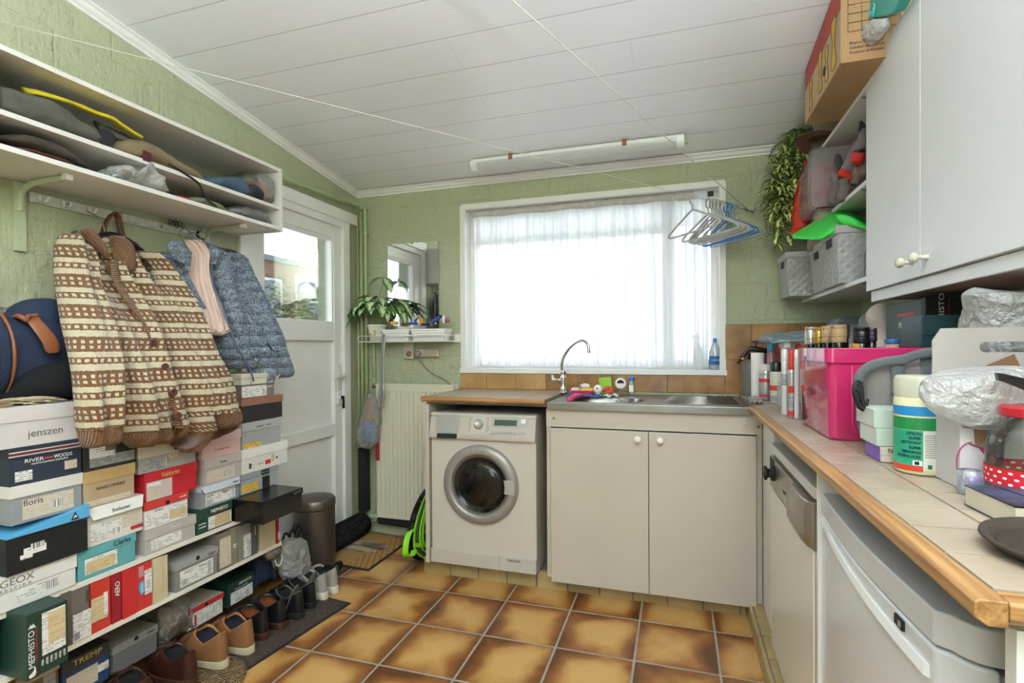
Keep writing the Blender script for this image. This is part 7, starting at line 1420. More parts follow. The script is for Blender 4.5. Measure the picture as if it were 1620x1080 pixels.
# gloves and ribbed socks hanging from the shelf edge
mat('glove_mauve', '857b82', .9, bump=(120, .5)); mat('glove_cuff', 'd2342c', .8); mat('glove_grey', '3f4140', .8, bump=(90, .4)); mat('ribbed_grey', '6f6562', .95, bump=(90, .8)); mat('ribbed_brown', '7b6a60', .95, bump=(90, .8))
def prow(rows, Y): return [(aY(l[0], l[1], Y), aY(r_[0], r_[1], Y), th) for l, r_, th in rows]
def glove(lbl, Y, body, cuff, th=.03):
    t = thing('work_glove', lbl, 'glove', tuple(aY(*cuff[-1][0], Y)))
    obj('hand', loft(prow(body, Y), 20, 5, rough=.004, rfreq=30, n=Vector((0, -1, 0))), 'glove_mauve', t, smooth=True); obj('cuff', loft(prow(cuff, Y-.01), 20, 5, rough=.004, rfreq=40, n=Vector((0, -1, 0))), 'glove_cuff', t, smooth=True); return t
g1 = glove('grey mauve work glove with red cuff hanging in front of the clear box', 2.52, [((1352, 222), (1358, 226), .02), ((1346, 235), (1358, 246), .03), ((1338, 252), (1352, 260), .035), ((1330, 268), (1350, 274), .035)], [((1328, 268), (1350, 274), .03), ((1323, 278), (1349, 286), .045), ((1328, 275+6), (1346, 290), .02)])
bm = loft(prow([((1322, 245), (1326, 243), .012), ((1319, 252), (1332, 250), .02), ((1322, 262), (1334, 262), .02), ((1330, 272), (1336, 270), .015)], 2.56), 16, 4, n=Vector((0, -1, 0))); obj('thumb', bm, 'glove_grey', g1, smooth=True)
g2 = glove('grey mauve work glove with red cuff hanging at the cabinet edge', 2.42, [((1362, 205), (1370, 202), .02), ((1354, 225), (1371, 222), .035), ((1349, 240), (1370, 238), .04)], [((1347, 243), (1368, 244), .035), ((1346, 256), (1364, 257), .045), ((1352, 258), (1362, 260), .02)])
bm = loft(prow([((1360, 192), (1364, 191), .012), ((1358, 205), (1370, 200), .02), ((1358, 218), (1370, 218), .02)], 2.46), 16, 4, n=Vector((0, -1, 0))); obj('fingers', bm, 'glove_grey', g2, smooth=True)
for k, (rows_, mt, lbl) in enumerate((([((1316, 272), (1322, 272), .02), ((1313, 280), (1326, 278), .03), ((1316, 292), (1328, 292), .04), ((1312, 308), (1326, 308), .04), ((1309, 322), (1320, 324), .03)], 'ribbed_grey', 'dark ribbed sock with grey toe hanging left of the gloves'), ([((1326, 284), (1342, 284), .03), ((1326, 298), (1344, 300), .045), ((1322, 312), (1338, 314), .04), ((1322, 322), (1330, 322), .02)], 'ribbed_grey', 'dark ribbed sock below the left glove'), ([((1348, 262), (1358, 262), .03), ((1348, 275), (1362, 278), .045), ((1347, 290), (1356, 294), .03)], 'ribbed_brown', 'brown ribbed sock between the two gloves'), ([((1364, 240), (1372, 238), .03), ((1360, 262), (1373, 260), .045), ((1358, 280), (1372, 276), .03)], 'ribbed_brown', 'brown ribbed sock at the cabinet edge below the right glove'))):
    one('ribbed_sock', loft(prow(rows_, 2.50-.02*k), 18, 5, rough=.006, rfreq=60, n=Vector((0, -1, 0))), mt, lbl, 'sock', smooth=True)
# straw-brown hat at the end of the top shelf
ht = thing('hat', 'beige hat with brown brim wedged at the far end of the top shelf', 'hat', (.67, 2.95, 2.262)); mat('hat_beige', '9a8c77', .9, bump=(150, .4)); mat('hat_brown', '6b4a3a', .7)
hc = Vector((.70, 2.92, 2.30)); ax_ = Vector((.35, .1, 1)).normalized()
bm = B(); lathe(bm, [(.135, -.014), (.138, -.010), (.09, .004), (.082, .006)], 36, hc, ax_, cap=False); lathe(bm, [(.135, -.014), (.082, -.004)], 36, hc, ax_, cap=False); obj('brim', bm, 'hat_brown', ht, smooth=True)
bm = B(); lathe(bm, [(.084, .0), (.080, .05), (.07, .085), (.045, .092), (0, .088)], 32, hc, ax_, cap=False); obj('crown', bm, 'hat_beige', ht, smooth=True)
# banana box
mat('cardboard_brown', 'a9845c', .8, bump=(30, .1)); mat('print_yellow', 'd3a93c', .7); mat('print_red', 'b04a40', .7); mat('print_ink', '4b3b2a', .7); mat('kraft_light', 'bda382', .8)
bb = thing('banana_box', 'big cardboard fruit box printed red and yellow on the top shelf', 'cardboard box', (.72, 2.3, ZT2))
x0, x1, y0, y1, z0 = .530, .90, 2.03, 2.545, ZT2+.001; ztp = cz(y1)-.035
bm = B(); prism(bm, [(x0, y0, z0), (x0, y1, z0), (x0, y1, cz(y1)-.03), (x0, y0, cz(y0)-.03)], (x1-x0, 0, 0)); bx = obj('box_body', bm, 'cardboard_brown', bb, bev=.002)
for a, b, c, d, m_ in ((0, 1, .62, .98, 'print_red'), (0, 1, .02, .60, 'kraft_light')):
    bm = B(); H0 = cz(y0)-.03-z0; H1 = cz(y1)-.03-z0; prism(bm, [(x0-.001, y0+.003, z0+H0*c), (x0-.001, y1-.003, z0+H1*c), (x0-.001, y1-.003, z0+H1*d), (x0-.001, y0+.003, z0+H0*d)], (.0015, 0, 0)); obj('print_panel', bm, m_, bx)
for yy, ww, hh in ((2.11, .085, .18), (2.20, .06, .13), (2.29, .07, .16), (2.44, .07, .12)):
    bm = B(); P = [(x0-.0018, yy+ww*.9*sin(a)*(.6+.4*cos(a*2)), z0+.02+hh*.5+hh*.5*cos(a)) for a in [i*2*pi/18 for i in range(18)]]; prism(bm, P, (.001, 0, 0)); o2 = obj('fruit_print', bm, 'print_yellow', bx)
    bm = B(); tube(bm, [Vector(p) for p in P], .0012, 4, close=True); obj('ink_outline', bm, 'print_ink', o2)
bm = B(); cyl(bm, (x0-.0025, 2.235, z0+.075), (x0+.002, 2.235, z0+.075), .018, 16); obj('hand_hole', bm, 'dark', bx)
bm = B(); box(bm, x0+.04, x0+.20, y0-.0012, y0+.002, z0+.18, z0+.27); obj('print_table', bm, 'cardboard_brown', bx)
bm = B(); yy = y0-.0016
for z in (.10, .13, .16, .19, .22, .25): box(bm, x0+.02, x0+.17, yy, yy+.001, z0+z, z0+z+.0012)
for x in (.02, .06, .09, .17): box(bm, x0+x, x0+x+.0012, yy, yy+.001, z0+.10, z0+.2512)
obj('table_lines', bm, 'print_ink', bx)
for k, s_ in enumerate(('Exportado por', 'Calidad de la fruta', 'Producto de Ecuador')): text(s_, .011, 'print_ink', (x0+.075, y0-.0012, z0+.062-.016*k), (1, 0, 0), (0, 0, 1), bx, width=.10)
bm = B(); box(bm, x0+.02, x0+.15, y0-.0012, y0+.001, z0+.275, z0+.33); rp_ = obj('red_print', bm, 'print_red', bx); text('BANANAS', .03, 'kraft_light', (x0+.085, y0-.0016, z0+.30), (1, 0, 0), (0, 0, 1), rp_, width=.10)
# things on top of the cabinet
mat('teal_plastic', '16a39b', .3, var=.04); mat('pack_yellow', 'e0b62e', .35); mat('pack_magenta', 'b23a8a', .35); glassy('white_film', 'f4f4f4', .12, .25, .8, 'e8e8e8', (50, .7))
tc = thing('teal_lid', 'teal plastic crate lid hanging over the top edge of the wall cabinet', 'lid', (.66, 2.0, 2.33))
P = [aX(x, y, .615) for x, y in ((1348, 30), (1353, 33), (1400, 26), (1412, 20), (1428, -12), (1372, -12), (1352, 12), (1346, 18))]
bm = B(); prism(bm, P, (.035, 0, 0)); lo = obj('lid_plate', bm, 'teal_plastic', tc, bev=.006)
bm = B(); c = aX(1379, 20, .612)
for r in (.030, .016, .006): tube(bm, [c+Vector((-.001, r*cos(a*pi/12), r*.8*sin(a*pi/12))) for a in range(24)], .0016, 5, close=True)
obj('ring_relief', bm, cm('6fd0c6', .3), lo, smooth=True)
for k, (pts, mt, lbl, X) in enumerate((([(1351, 33), (1382, 28), (1384, 40), (1366, 56), (1356, 80), (1352, 74)], 'pack_yellow', 'yellow and magenta packet under the teal lid', .635), )):
    bm = B(); prism(bm, [aX(x, y, X) for x, y in pts], (.03, 0, 0)); o2 = one('packet', bm, mt, lbl, 'packet', bev=.004)
    bm = B(); prism(bm, [aX(x, y, X-.001) for x, y in ((1352, 50), (1363, 36), (1366, 44), (1353, 58))], (.001, 0, 0)); obj('magenta_print', bm, 'pack_magenta', o2)
rows = [(aX(l, py, .62), aX(r_, py, .62), th) for py, l, r_, th in ((30, 1385, 1402, .03), (42, 1370, 1400, .05), (55, 1364, 1392, .06), (68, 1358, 1382, .05), (80, 1354, 1372, .03), (84, 1358, 1366, .01))]
one('plastic_pack', loft(rows, 24, 6, rough=.008, rfreq=30, seed=71, n=Vector((-1, 0, 0))), 'white_film', 'white plastic pack bulging over the cabinet edge below the teal lid', 'plastic pack', smooth=True)
# hanging hoya
hy = thing('trailing_plant', 'trailing plant with small cream-edged leaves hanging in the corner by the shelves', 'plant', (.62, 3.16, 2.262)); rnd = random.Random(21)
bm = B(); sb = B()
def strand(pts, n, spread, s0=.05):
    P = smooth_path([aY(x, y, Y) for x, y, Y in pts], 8); tube(sb, P, .0022, 5)
    for k in range(n):
        f = (k+rnd.random())/n*(len(P)-1.001); i = int(f); p = P[i].lerp(P[i+1], f-i)+Vector((rnd.gauss(0, spread), rnd.gauss(0, spread*.7), rnd.gauss(0, spread*.5))); p.y = min(p.y, YB-.03)
        leaf(bm, p, (rnd.uniform(-1, 1), rnd.uniform(-1, .25), rnd.uniform(-.6, .35)), (0, 0, 1), rnd.uniform(.9, 1.4)*s0, rnd.uniform(.5, .66)*s0, rnd.uniform(.2, 1.0), 5)
strand([(1292, 215, 3.15), (1262, 212, 3.14), (1240, 250, 3.12), (1228, 300, 3.12), (1228, 335, 3.12), (1236, 385, 3.13)], 170, .022, .07)
strand([(1290, 212, 3.12), (1255, 225, 3.1), (1238, 270, 3.1), (1240, 320, 3.1), (1246, 345, 3.1)], 170, .026, .07)
strand([(1290, 220, 3.1), (1265, 240, 3.08), (1252, 290, 3.08), (1248, 330, 3.08)], 120, .022, .055)
strand([(1280, 215, 3.16), (1250, 240, 3.16), (1225, 290, 3.16), (1218, 302, 3.16)], 60, .014, .05)
strand([(1270, 215, 3.16), (1240, 255, 3.16), (1222, 310, 3.16), (1222, 350, 3.16)], 60, .012, .05)
strand([(1296, 210, 3.1), (1300, 225, 3.12), (1280, 215, 3.12)], 60, .02, .055)
obj('foliage', bm, 'hoya_leaf', hy, smooth=True, keep=True); obj('stems', sb, cm('6c7d3e'), hy, smooth=True)
bm = B(); lathe(bm, [(.05, 0), (.07, .09), (.073, .095), (.066, .095)], 24, (.80, 3.16, ZT2)); obj('pot', bm, cm('8a5a40'), hy)
# ============================================================ ON THE RIGHT WORKTOP
ZC = CT
mat('crate_pink', 'c42a64', .12, var=.03, coat=.5); mat('crate_pink_light', 'c93a70', .25)
pc = thing('plastic_crate', 'deep pink plastic crate full of bottles on the right worktop', 'crate', (.59, 1.9, ZC)); X0, X1, Y0, Y1, Zt = .410, .80, 1.712, 2.10, 1.302
def crect(o_, z, r=.022, X0=X0, X1=X1, Y0=Y0, Y1=Y1):
    out = []
    for cx_, cy_, a0 in ((X1-r-o_, Y1-r-o_, 0), (X0+r+o_, Y1-r-o_, pi/2), (X0+r+o_, Y0+r+o_, pi), (X1-r-o_, Y0+r+o_, 3*pi/2)):
        for k in range(6): a = a0+pi/2*k/5; out.append(Vector((cx_+r*cos(a), cy_+r*sin(a), z)))
    return out
bm = B(); rings(bm, [crect(.014, ZC+.001), crect(.010, ZC+.008), crect(.004, Zt-.042), crect(.012, Zt-.042), crect(.020, ZC+.012)]); obj('crate_wall', bm, 'crate_pink', pc, bev=.001)
bm = B(); rings(bm, [crect(-.001, Zt-.044), crect(-.003, Zt-.042), crect(-.003, Zt-.002), crect(.0, Zt), crect(.006, Zt), crect(.008, Zt-.044)], close=True); obj('rim', bm, 'crate_pink', pc, bev=.001)
bm = B(); tube(bm, [(.475, Y0-.0+.006, Zt-.05), (.478, Y0+.010, 1.08), (.485, Y0+.011, 1.062), (.50, Y0+.011, 1.056), (.72, Y0+.011, 1.056)], .0035, 6); obj('pressed_line', bm, 'crate_pink_light', pc, smooth=True)
mat('cork', 'a98a64', .7, bump=(90, .3)); mat('cap_gold', 'b8934a', .3, .7, var=.05); mat('cap_silver', 'b5b0a8', .3, .7); mat('cap_black', '1a181a', .3); mat('cap_plum', '2b1f2c', .35); mat('cap_blue', '2f65a5', .35)
glassy('dark_glass', '55503c', .1, .05, .6, '2c2a20')
caps = [(1283, 528, .017, .055, 'cap_silver', 'silver screw cap of the bottle at the left in the pink crate'), (1296, 529, .0165, .050, 'cap_gold', 'gold ridged bottle cap second from the left in the pink crate'), (1309, 527, .0175, .052, 'cork', 'cork-brown bottle cap left of the wide one in the pink crate'), (1327, 526, .0215, .054, 'cork', 'widest cork-brown bottle cap in the pink crate'), (1363, 530, .0215, .047, 'cap_black', 'wide black ridged cap in the pink crate'), (1379, 531, .014, .04, 'cap_plum', 'narrow plum black cap beside the wide black one')]
for k_, (px, py, r, h, mt, lbl) in enumerate(caps):
    Yc = (2.055, 2.015, 1.965, 1.90, 1.86, 1.86)[k_]; p = aY(px, 550, Yc); r *= Yc/1.86; h *= Yc/1.86; zt_ = Zp(py, p.x, Yc)+.012; t = thing('bottle', 'bottle with '+lbl, 'bottle', (p.x, Yc, ZC+.014))
    bm = B(); lathe(bm, [(r*1.35, 0), (r*1.45, .004), (r*1.45, (zt_-ZC)*.55), (r*.85, (zt_-ZC)*.78), (r*.85, zt_-ZC-.03)], 18, (p.x, Yc, ZC+.014)); obj('bottle_body', bm, 'dark_glass', t, smooth=True)
    bm = B(); lathe(bm, [(r, 0), (r*1.02, .002), (r*1.02, .014), (r*.96, .015), (r*.96, .018), (r*1.02, .019), (r*1.02, h-.014), (r*.96, h-.012), (r*1.0, h-.010), (r*1.0, h-.002), (r*.9, h)], 28, (p.x, Yc, zt_-h+.012)); obj('cap', bm, mt, t, bev=.0005)
p = aY(1334, 550, 2.04); t = thing('bottle', 'tallest dark bottle rising above the pink crate', 'bottle', (p.x, 2.04, ZC+.014)); zt_ = Zp(512, p.x, 2.04)
bm = B(); lathe(bm, [(.03, 0), (.034, .004), (.034, .17), (.016, .24), (.015, zt_-ZC-.06)], 20, (p.x, 2.04, ZC+.014)); obj('bottle_body', bm, 'dark_glass', t, smooth=True)
bm = B(); lathe(bm, [(.0175, 0), (.019, .002), (.019, .02), (.020, .022), (.019, .045), (.016, .048)], 24, (p.x, 2.04, zt_-.048)); obj('cap', bm, cm('4a3a34', .35), t, smooth=False, bev=.001)
p = aY(1411, 550, 1.80); t = thing('bottle', 'small bottle with blue lid near the right end of the pink crate', 'bottle', (p.x, 1.8, ZC+.014)); zt_ = Zp(536, p.x, 1.8)
bm = B(); lathe(bm, [(.016, 0), (.0175, .004), (.0175, zt_-ZC-.03)], 20, (p.x, 1.80, ZC+.014)); obj('bottle_body', bm, cm('b58a78', .3), t, smooth=True)
bm = B(); lathe(bm, [(.0185, 0), (.0185, .010), (.0165, .012)], 24, (p.x, 1.80, zt_-.012)); obj('cap', bm, 'cap_blue', t, bev=.001)
p = aY(1350, 545, 1.82); bm = B(); box(bm, p.x-.006, p.x+.012, 1.80, 1.84, ZC+.016, Zt+.012); one('yellow_bottle', bm, cm('c9913a', .4), 'small amber label box between the corks and the black cap', 'box', bev=.003)
# boxes resting on the crate rim
t = S('dark green box with small golden emblem on the pink crate', 1.740, 1.885, Zt+.001, 1.392, ('1a3a3c', .4), lh=.055, X=.655, back=.775, words=())
bm = B(); c = Vector((.6543, 1.815, 1.352))
for r, dz in ((.008, .008), (.010, -.006)): tube(bm, [c+Vector((-.0006, r*.8*cos(a*pi/8), dz+r*sin(a*pi/8))) for a in range(16)], .0011, 5, close=True)
obj('emblem', bm, 'cap_gold', t.children[0], smooth=True)
t = thing('shoebox', 'dark green lettered box behind the smaller green box on the pink crate', 'shoebox', (.83, 2.05, Zt)); bm = B(); box(bm, .722, .935, 1.90, 2.22, Zt+.001, 1.452); bo = obj('box_body', bm, 'mephisto_green', t, bev=.002)
bm = B(); box(bm, .719, .938, 1.897, 1.93, Zt+.002, 1.455); lo = obj('lid', bm, cm('17201d'), t, bev=.002)
text('MEPHISTO', .019, 'ink_white', (.760, 1.8964, 1.40), (0, 0, 1), (-1, 0, 0), lo, width=.13); text('FINEST WALKING', .008, 'ink_red', (.778, 1.8964, 1.40), (0, 0, 1), (-1, 0, 0), lo, width=.10)
for k, s_ in enumerate(('GOODYEAR', 'MOBILS', 'ALLROUND', 'NATURAL')): text(s_, .011, 'ink_white', (.835+.017*k, 1.8964, 1.415), (0, 0, 1), (-1, 0, 0), lo, width=.045)
text('MEPHISTO', .030, 'ink_white', (.7215, 2.04, 1.375), (0, -1, 0), (0, 0, 1), bo, width=.13); bm = B(); box(bm, .7212, .7225, 1.98, 2.12, 1.405, 1.415); obj('red_line', bm, 'ink_red', bo)
# torso form
mat('plaster_white', 'cfc3ba', .55, bump=(20, .1)); 
rows = [(aY(l, py, 2.32), aY(r_, py, 2.32), th) for py, l, r_, th in ((480, 1388, 1412, .05), (486, 1378, 1418, .08), (496, 1371, 1420, .11), (508, 1372, 1418, .11), (522, 1380, 1414, .09), (536, 1384, 1413, .09), (548, 1380, 1416, .10))]
ts = thing('torso_form', 'white plaster torso form standing behind the pink crate', 'torso form', (.73, 2.32, ZC)); b_ = rows[-1]
rows += [(b_[0]+Vector((-.002, 0, -.10)), b_[1]+Vector((.002, 0, -.10)), .10), (Vector((b_[0].x, 2.32, ZC+.001)), Vector((b_[1].x, 2.32, ZC+.001)), .10)]
obj('torso', loft(rows, 26, 6, n=Vector((0, -1, 0)), pw=2.1), 'plaster_white', ts, smooth=True)
bm = loft([(aY(l, py, 2.27), aY(r_, py, 2.27), th) for py, l, r_, th in ((494, 1418, 1424, .01), (510, 1414, 1424, .012), (530, 1418, 1430, .014), (548, 1424, 1442, .014))], 16, 5, rough=.004, n=Vector((0, -1, 0))); one('cream_cloth', bm, cm('c9bd9c', .8), 'narrow cream cloth hanging between torso form and green box', 'cloth', smooth=True)
# clear bags behind the crate
glassy('blue_bag', 'e6f0f4', .18, .15, .35, 'c3d8de', (40, .9))
bm = loft([(Vector((.60, y, ZC+.001+h/2)), Vector((.93, y, ZC+.001+h/2)), h) for y, h in ((2.50, .20), (2.56, .30), (2.68, .36), (2.80, .40), (2.92, .36), (3.0, .15))], 30, 6, rough=.045, rfreq=9, seed=81, n=Vector((0, 0, 1)), pw=3)
for v in bm.verts: v.co.z = max(v.co.z, ZC+.002); v.co.z -= max(0, (.70-v.co.x))*.45 if v.co.z > ZC+.2 else 0
one('plastic_bag', bm, 'blue_bag', 'large bluish clear plastic bag bulging below the lowest shelf', 'plastic bag', smooth=True)
bm = loft([(Vector((.72, y, 1.25+h/2)), Vector((.92, y, 1.25+h/2)), h) for y, h in ((2.42, .06), (2.46, .16), (2.55, .2), (2.62, .16))], 26, 6, rough=.025, rfreq=20, seed=83, n=Vector((0, 0, 1))); one('plastic_bag', bm, 'clear_bag', 'crinkled clear bag beside the torso form', 'plastic bag', smooth=True)
# ---- bottles and cans in the far corner
def can(lbl, px, Y, r, h, body, cap, caph, bands=(), name='aerosol_can', cat='aerosol can', neck=True, x=None, txt=None):
    x = aY(px, 600, Y).x if x is None else x; t = thing(name, lbl, cat, (x, Y, ZC)); bm = B(); lathe(bm, [(r*.97, 0), (r, .003), (r, h-caph-.012), (r*.9, h-caph), (r*.8, h-caph+.002)], 26, (x, Y, ZC+.001)); bo = obj('can_body', bm, body, t, bev=.001)
    bm = B(); rr = r*.94; lathe(bm, [(rr, 0), (rr, caph*.75), (rr*.8, caph*.95), (rr*.5, caph), (0, caph)], 24, (x, Y, ZC+h-caph)); obj('cap', bm, cap, t, smooth=False, bev=.002)
    for a, b, mt in bands: bm = B(); lathe(bm, [(r*1.012, 0), (r*1.018, .0005), (r*1.018, h*(b-a)), (r*1.012, h*(b-a)+.0005)], 26, (x, Y, ZC+h*a), cap=False); obj('label', bm, mt, bo)
    if txt: text(txt[0], txt[1], txt[2], (x-r*.55, Y-r*.92, ZC+h*txt[3]), (.86, -.5, 0), (0, 0, 1), bo, width=txt[4])
    return t
mat('can_silver', 'b9b6b4', .3, .6); mat('can_white', 'd8d5d2', .35, .2); mat('can_cream', 'c7c3b4', .35); mat('tag_red', 'c9342e', .4); mat('tag_grey', '8a8788', .4)
can('silver aerosol can with red band nearest the sink end of the worktop', 1211.5, 2.90, .031, .183, 'can_silver', 'can_white', .035, ((.02, .10, 'tag_grey'), (.10, .17, 'tag_red'), (.50, .60, 'tag_red')), txt=('dreft', .016, 'ink_grey', .72, .035))
can('aerosol can with black cap behind the silver one', 1227.5, 2.78, .0265, .20, 'can_cream', 'cap_black', .05, ((.30, .42, 'tag_red'), (.05, .18, 'label_grey')))
can('small clear bottle between the black-capped can and the white can', 1234, 2.62, .012, .11, 'clear_plastic', 'clear_plastic', .02, name='bottle', cat='bottle')
can('tall white aerosol can with dark warning diamonds', 1242, 2.30, .0135, .262, 'can_white', 'can_white', .05, ((.45, .62, 'label_grey'),))
can('tall aerosol can with bright red cap beside the pink crate', 1252.5, 2.225, .0135, .262, 'can_silver', 'tag_red', .08, ((.03, .1, 'tag_red'), (.36, .46, 'tag_red'), (.15, .30, 'label_grey')))
can('slim white can squeezed against the left side of the pink crate', 1261, 2.19, .010, .26, 'can_white', 'white_card', .03)
x = aY(1198.5, 600, 3.02).x; kr = thing('paper_roll', 'upright white kitchen paper roll by the sink corner', 'paper roll', (x, 3.02, ZC)); bm = B(); lathe(bm, [(.031, 0), (.032, .002), (.032, .235), (.031, .237), (.012, .237), (.012, .2)], 30, (x, 3.02, ZC+.001)); obj('paper', bm, 'cloth_white', kr, smooth=False, bev=.002)
bm = B(); lathe(bm, [(.012, .1), (.012, .238), (.010, .238)], 18, (x, 3.02, ZC+.001)); obj('core_tube', bm, 'cardboard_brown', kr)
# pressure sprayer
sx_ = aY(1190, 600, 3.14).x; sp = thing('pressure_sprayer', 'dark ribbed pressure sprayer with black nozzle arm by the window tiles', 'sprayer', (sx_, 3.14, ZC)); mat('sprayer_grey', '6e6560', .35, var=.05)
bm = B(); rs = []
for z, r in ((.001, .045), (.01, .052), (.16, .052), (.185, .044), (.2, .03)): rs.append([Vector((sx_+(r*(1+.05*(k % 2)))*cos(2*pi*k/28), 3.14+(r*(1+.05*(k % 2)))*sin(2*pi*k/28), ZC+z)) for k in range(28)])
rings(bm, rs); obj('tank', bm, 'sprayer_grey', sp)
bm = B(); cyl(bm, (sx_, 3.14, ZC+.195), (sx_, 3.14, ZC+.235), .026, 16); P = [aY(x_, y_, 3.12) for x_, y_ in ((1216, 556), (1200, 553), (1186, 552), (1178, 560), (1167, 575))]; tube(bm, smooth_path(P, 4), [.014]*9+[.011]*6+[.006]*2, 10); obj('nozzle_arm', bm, 'cap_black', sp, smooth=True)
bm = B(); p = aY(1196, 541, 3.13); cyl(bm, p-Vector((0, 0, .05)), p, .006, 10); box(bm, p.x-.022, p.x+.022, p.y-.008, p.y+.008, p.z-.004, p.z+.008); obj('pump_handle', bm, 'cap_black', sp, bev=.002)
bm = B(); p = aY(1175, 567, 3.105); sphere(bm, p, .006, 10, (1.4, .4, 1)); obj('yellow_dot', bm, 'yellow_plastic', sp, smooth=True)
# spray bottle pink with blue trigger, red bottle, boxes
x = aY(1221, 600, 3.0).x; t = thing('spray_bottle', 'pinkish clear bottle with light blue trigger top', 'spray bottle', (x, 3.0, ZC)); glassy('pink_clear', 'ffd6dc', .12, .08, .45, 'e9a9b4')
bm = B(); lathe(bm, [(.036, 0), (.038, .005), (.038, .10), (.026, .17), (.024, .235), (.017, .25)], 24, (x, 3.0, ZC+.001)); obj('bottle_body', bm, 'pink_clear', t, smooth=True)
bm = B(); cyl(bm, (x, 3.0, ZC+.25), (x, 3.0, ZC+.285), .016, 14); box(bm, x-.022, x+.03, 2.988, 3.012, ZC+.28, ZC+.315); box(bm, x-.020, x-.012, 2.992, 3.008, ZC+.24, ZC+.29); obj('trigger', bm, cm('4fb2e0', .35), t, bev=.003)
x = aY(1234, 600, 3.1).x; t = thing('bottle', 'red bottle behind the pink spray bottle', 'bottle', (x, 3.1, ZC)); bm = B(); lathe(bm, [(.034, 0), (.036, .004), (.036, .17), (.02, .215), (.018, .24)], 24, (x, 3.1, ZC+.001)); obj('bottle_body', bm, 'tag_red', t, smooth=True); bm = B(); lathe(bm, [(.02, 0), (.02, .025), (.016, .03)], 18, (x, 3.1, ZC+.235)); obj('cap', bm, 'coral_red', t, bev=.002)
bm = B(); p = aY(1208, 562, 3.2); box(bm, p.x-.02, p.x+.03, 3.18, 3.24, ZC+.001, ZC+.21); one('purple_box', bm, cm('5a55b8', .4), 'violet carton behind the kitchen roll', 'carton', bev=.002)
for px0, px1, py, Y, mt, lbl in ((1241, 1250, 540, 2.72, 'label_pale', 'slim cream carton with printed panel behind the white aerosol can'), (1252, 1282, 538, 2.80, 'label_pale', 'printed food carton with red fruit picture behind the crate'), (1236, 1276, 527, 3.05, 'white_card', 'large white carton at the back of the corner')):
    a, b = aY(px0, 600, Y).x, aY(px1, 600, Y).x; zz_ = Zp(py, (a+b)/2, Y); bm = B(); box(bm, a, b, Y, Y+.08, ZC+.001, zz_); o2 = one('carton', bm, mt, lbl, 'carton', bev=.0015)
    if px0 == 1252:
        for dx, dz in ((.03, .03), (.055, .04), (.08, .03)): bm = B(); sphere(bm, (a+dx, Y, zz_-dz), .018, 12, (1, .08, 1)); obj('fruit_picture', bm, 'coral_red', o2, smooth=True)
    if px0 == 1241: bm = B(); box(bm, a+.004, b-.004, Y-.001, Y+.001, zz_-.06, zz_-.03); obj('dark_panel', bm, cm('4a5a48'), o2)
bm = loft([(Vector((.42, y, ZC+.285+h/2)), Vector((.63, y, ZC+.30+h/2)), h) for y, h in ((2.70, .01), (2.76, .035), (2.9, .05), (3.05, .05), (3.18, .02))], 26, 6, rough=.015, rfreq=12, seed=91, n=Vector((0, 0, 1)), pw=3); one('plastic_sheet', bm, 'blue_bag', 'bluish plastic film lying over the cartons in the corner', 'plastic film', smooth=True)
bm = B(); sheet(bm, lambda u, v: (.325+.06*u+.01*v, 2.70+.24*v, ZC+.003+.010*sin(u*9+v*5)**2+.012*v*(1-v)+.006*sin(v*21)), 14, 18); one('folded_rag', bm, 'towel_beige', 'beige rag folded between sink and worktop corner', 'rag', smooth=True, solid=.004)
# ---- grey shoulder bag in front of the crate
mat('bag_grey', '7d7874', .75, bump=(120, .3)); mat('bag_strap', '5d6063', .7, bump=(180, .4)); mat('bag_black', '1d1d1f', .6, bump=(90, .3))
gb = thing('shoulder_bag', 'grey shoulder bag with dark strap in front of the pink crate', 'bag', (.57, 1.62, ZC))
rows = [(aY(l, py, 1.62), aY(r_, py, 1.62), th) for py, l, r_, th in ((578, 1378, 1470, .05), (590, 1368, 1480, .10), (610, 1364, 1484, .12), (640, 1362, 1486, .125), (670, 1364, 1486, .125), (695, 1370, 1484, .12), (701, 1376, 1478, .08))]
obj('bag_body', loft(rows, 30, 6, rough=.004, n=Vector((0, -1, 0)), pw=3.5), 'bag_grey', gb, smooth=True)
rows = [(aY(l, py, 1.57), aY(r_, py, 1.57), th) for py, l, r_, th in ((568, 1400, 1472, .02), (578, 1378, 1478, .06), (588, 1368, 1482, .07), (640, 1366, 1484, .055), (645, 1370, 1480, .02))]
obj('front_flap', loft(rows, 28, 6, rough=.003, n=Vector((0, -1, 0)), pw=4), 'bag_grey', gb, smooth=True)
def band(pts, w_, mt, par, Y, name='strap', th=.004, hor=None):
    rows = []; P = [aY(x, y, Y+(p[2] if len(p) > 2 else 0)) for p in pts for x, y in [(p[0], p[1])]]; P = smooth_path(P, 5)
    for i, p in enumerate(P):
        d = (P[min(i+1, len(P)-1)]-P[max(i-1, 0)]).normalized(); s_ = d.cross(Vector((0, -1, 0))).normalized()*w_/2; rows.append((p-s_, p+s_, th))
    return obj(name, loft(rows, 10, 1, n=Vector((0, -1, 0)), pw=4), mt, par, smooth=True)
band([(1480, 556), (1455, 560), (1430, 568), (1400, 572), (1375, 580), (1362, 592), (1358, 605)], .024, 'bag_strap', gb, 1.52)
band([(1358, 600), (1356, 612), (1360, 630), (1364, 645)], .022, 'bag_strap', gb, 1.53)
band([(1412, 566), (1420, 580), (1422, 600), (1421, 625)], .030, 'bag_strap', gb, 1.525)
band([(1362, 640, .02), (1362, 665, .02), (1368, 690, .02), (1378, 703, .02)], .020, 'bag_strap', gb, 1.545)
band([(1463, 560), (1466, 585), (1466, 610)], .024, 'bag_strap', gb, 1.535)
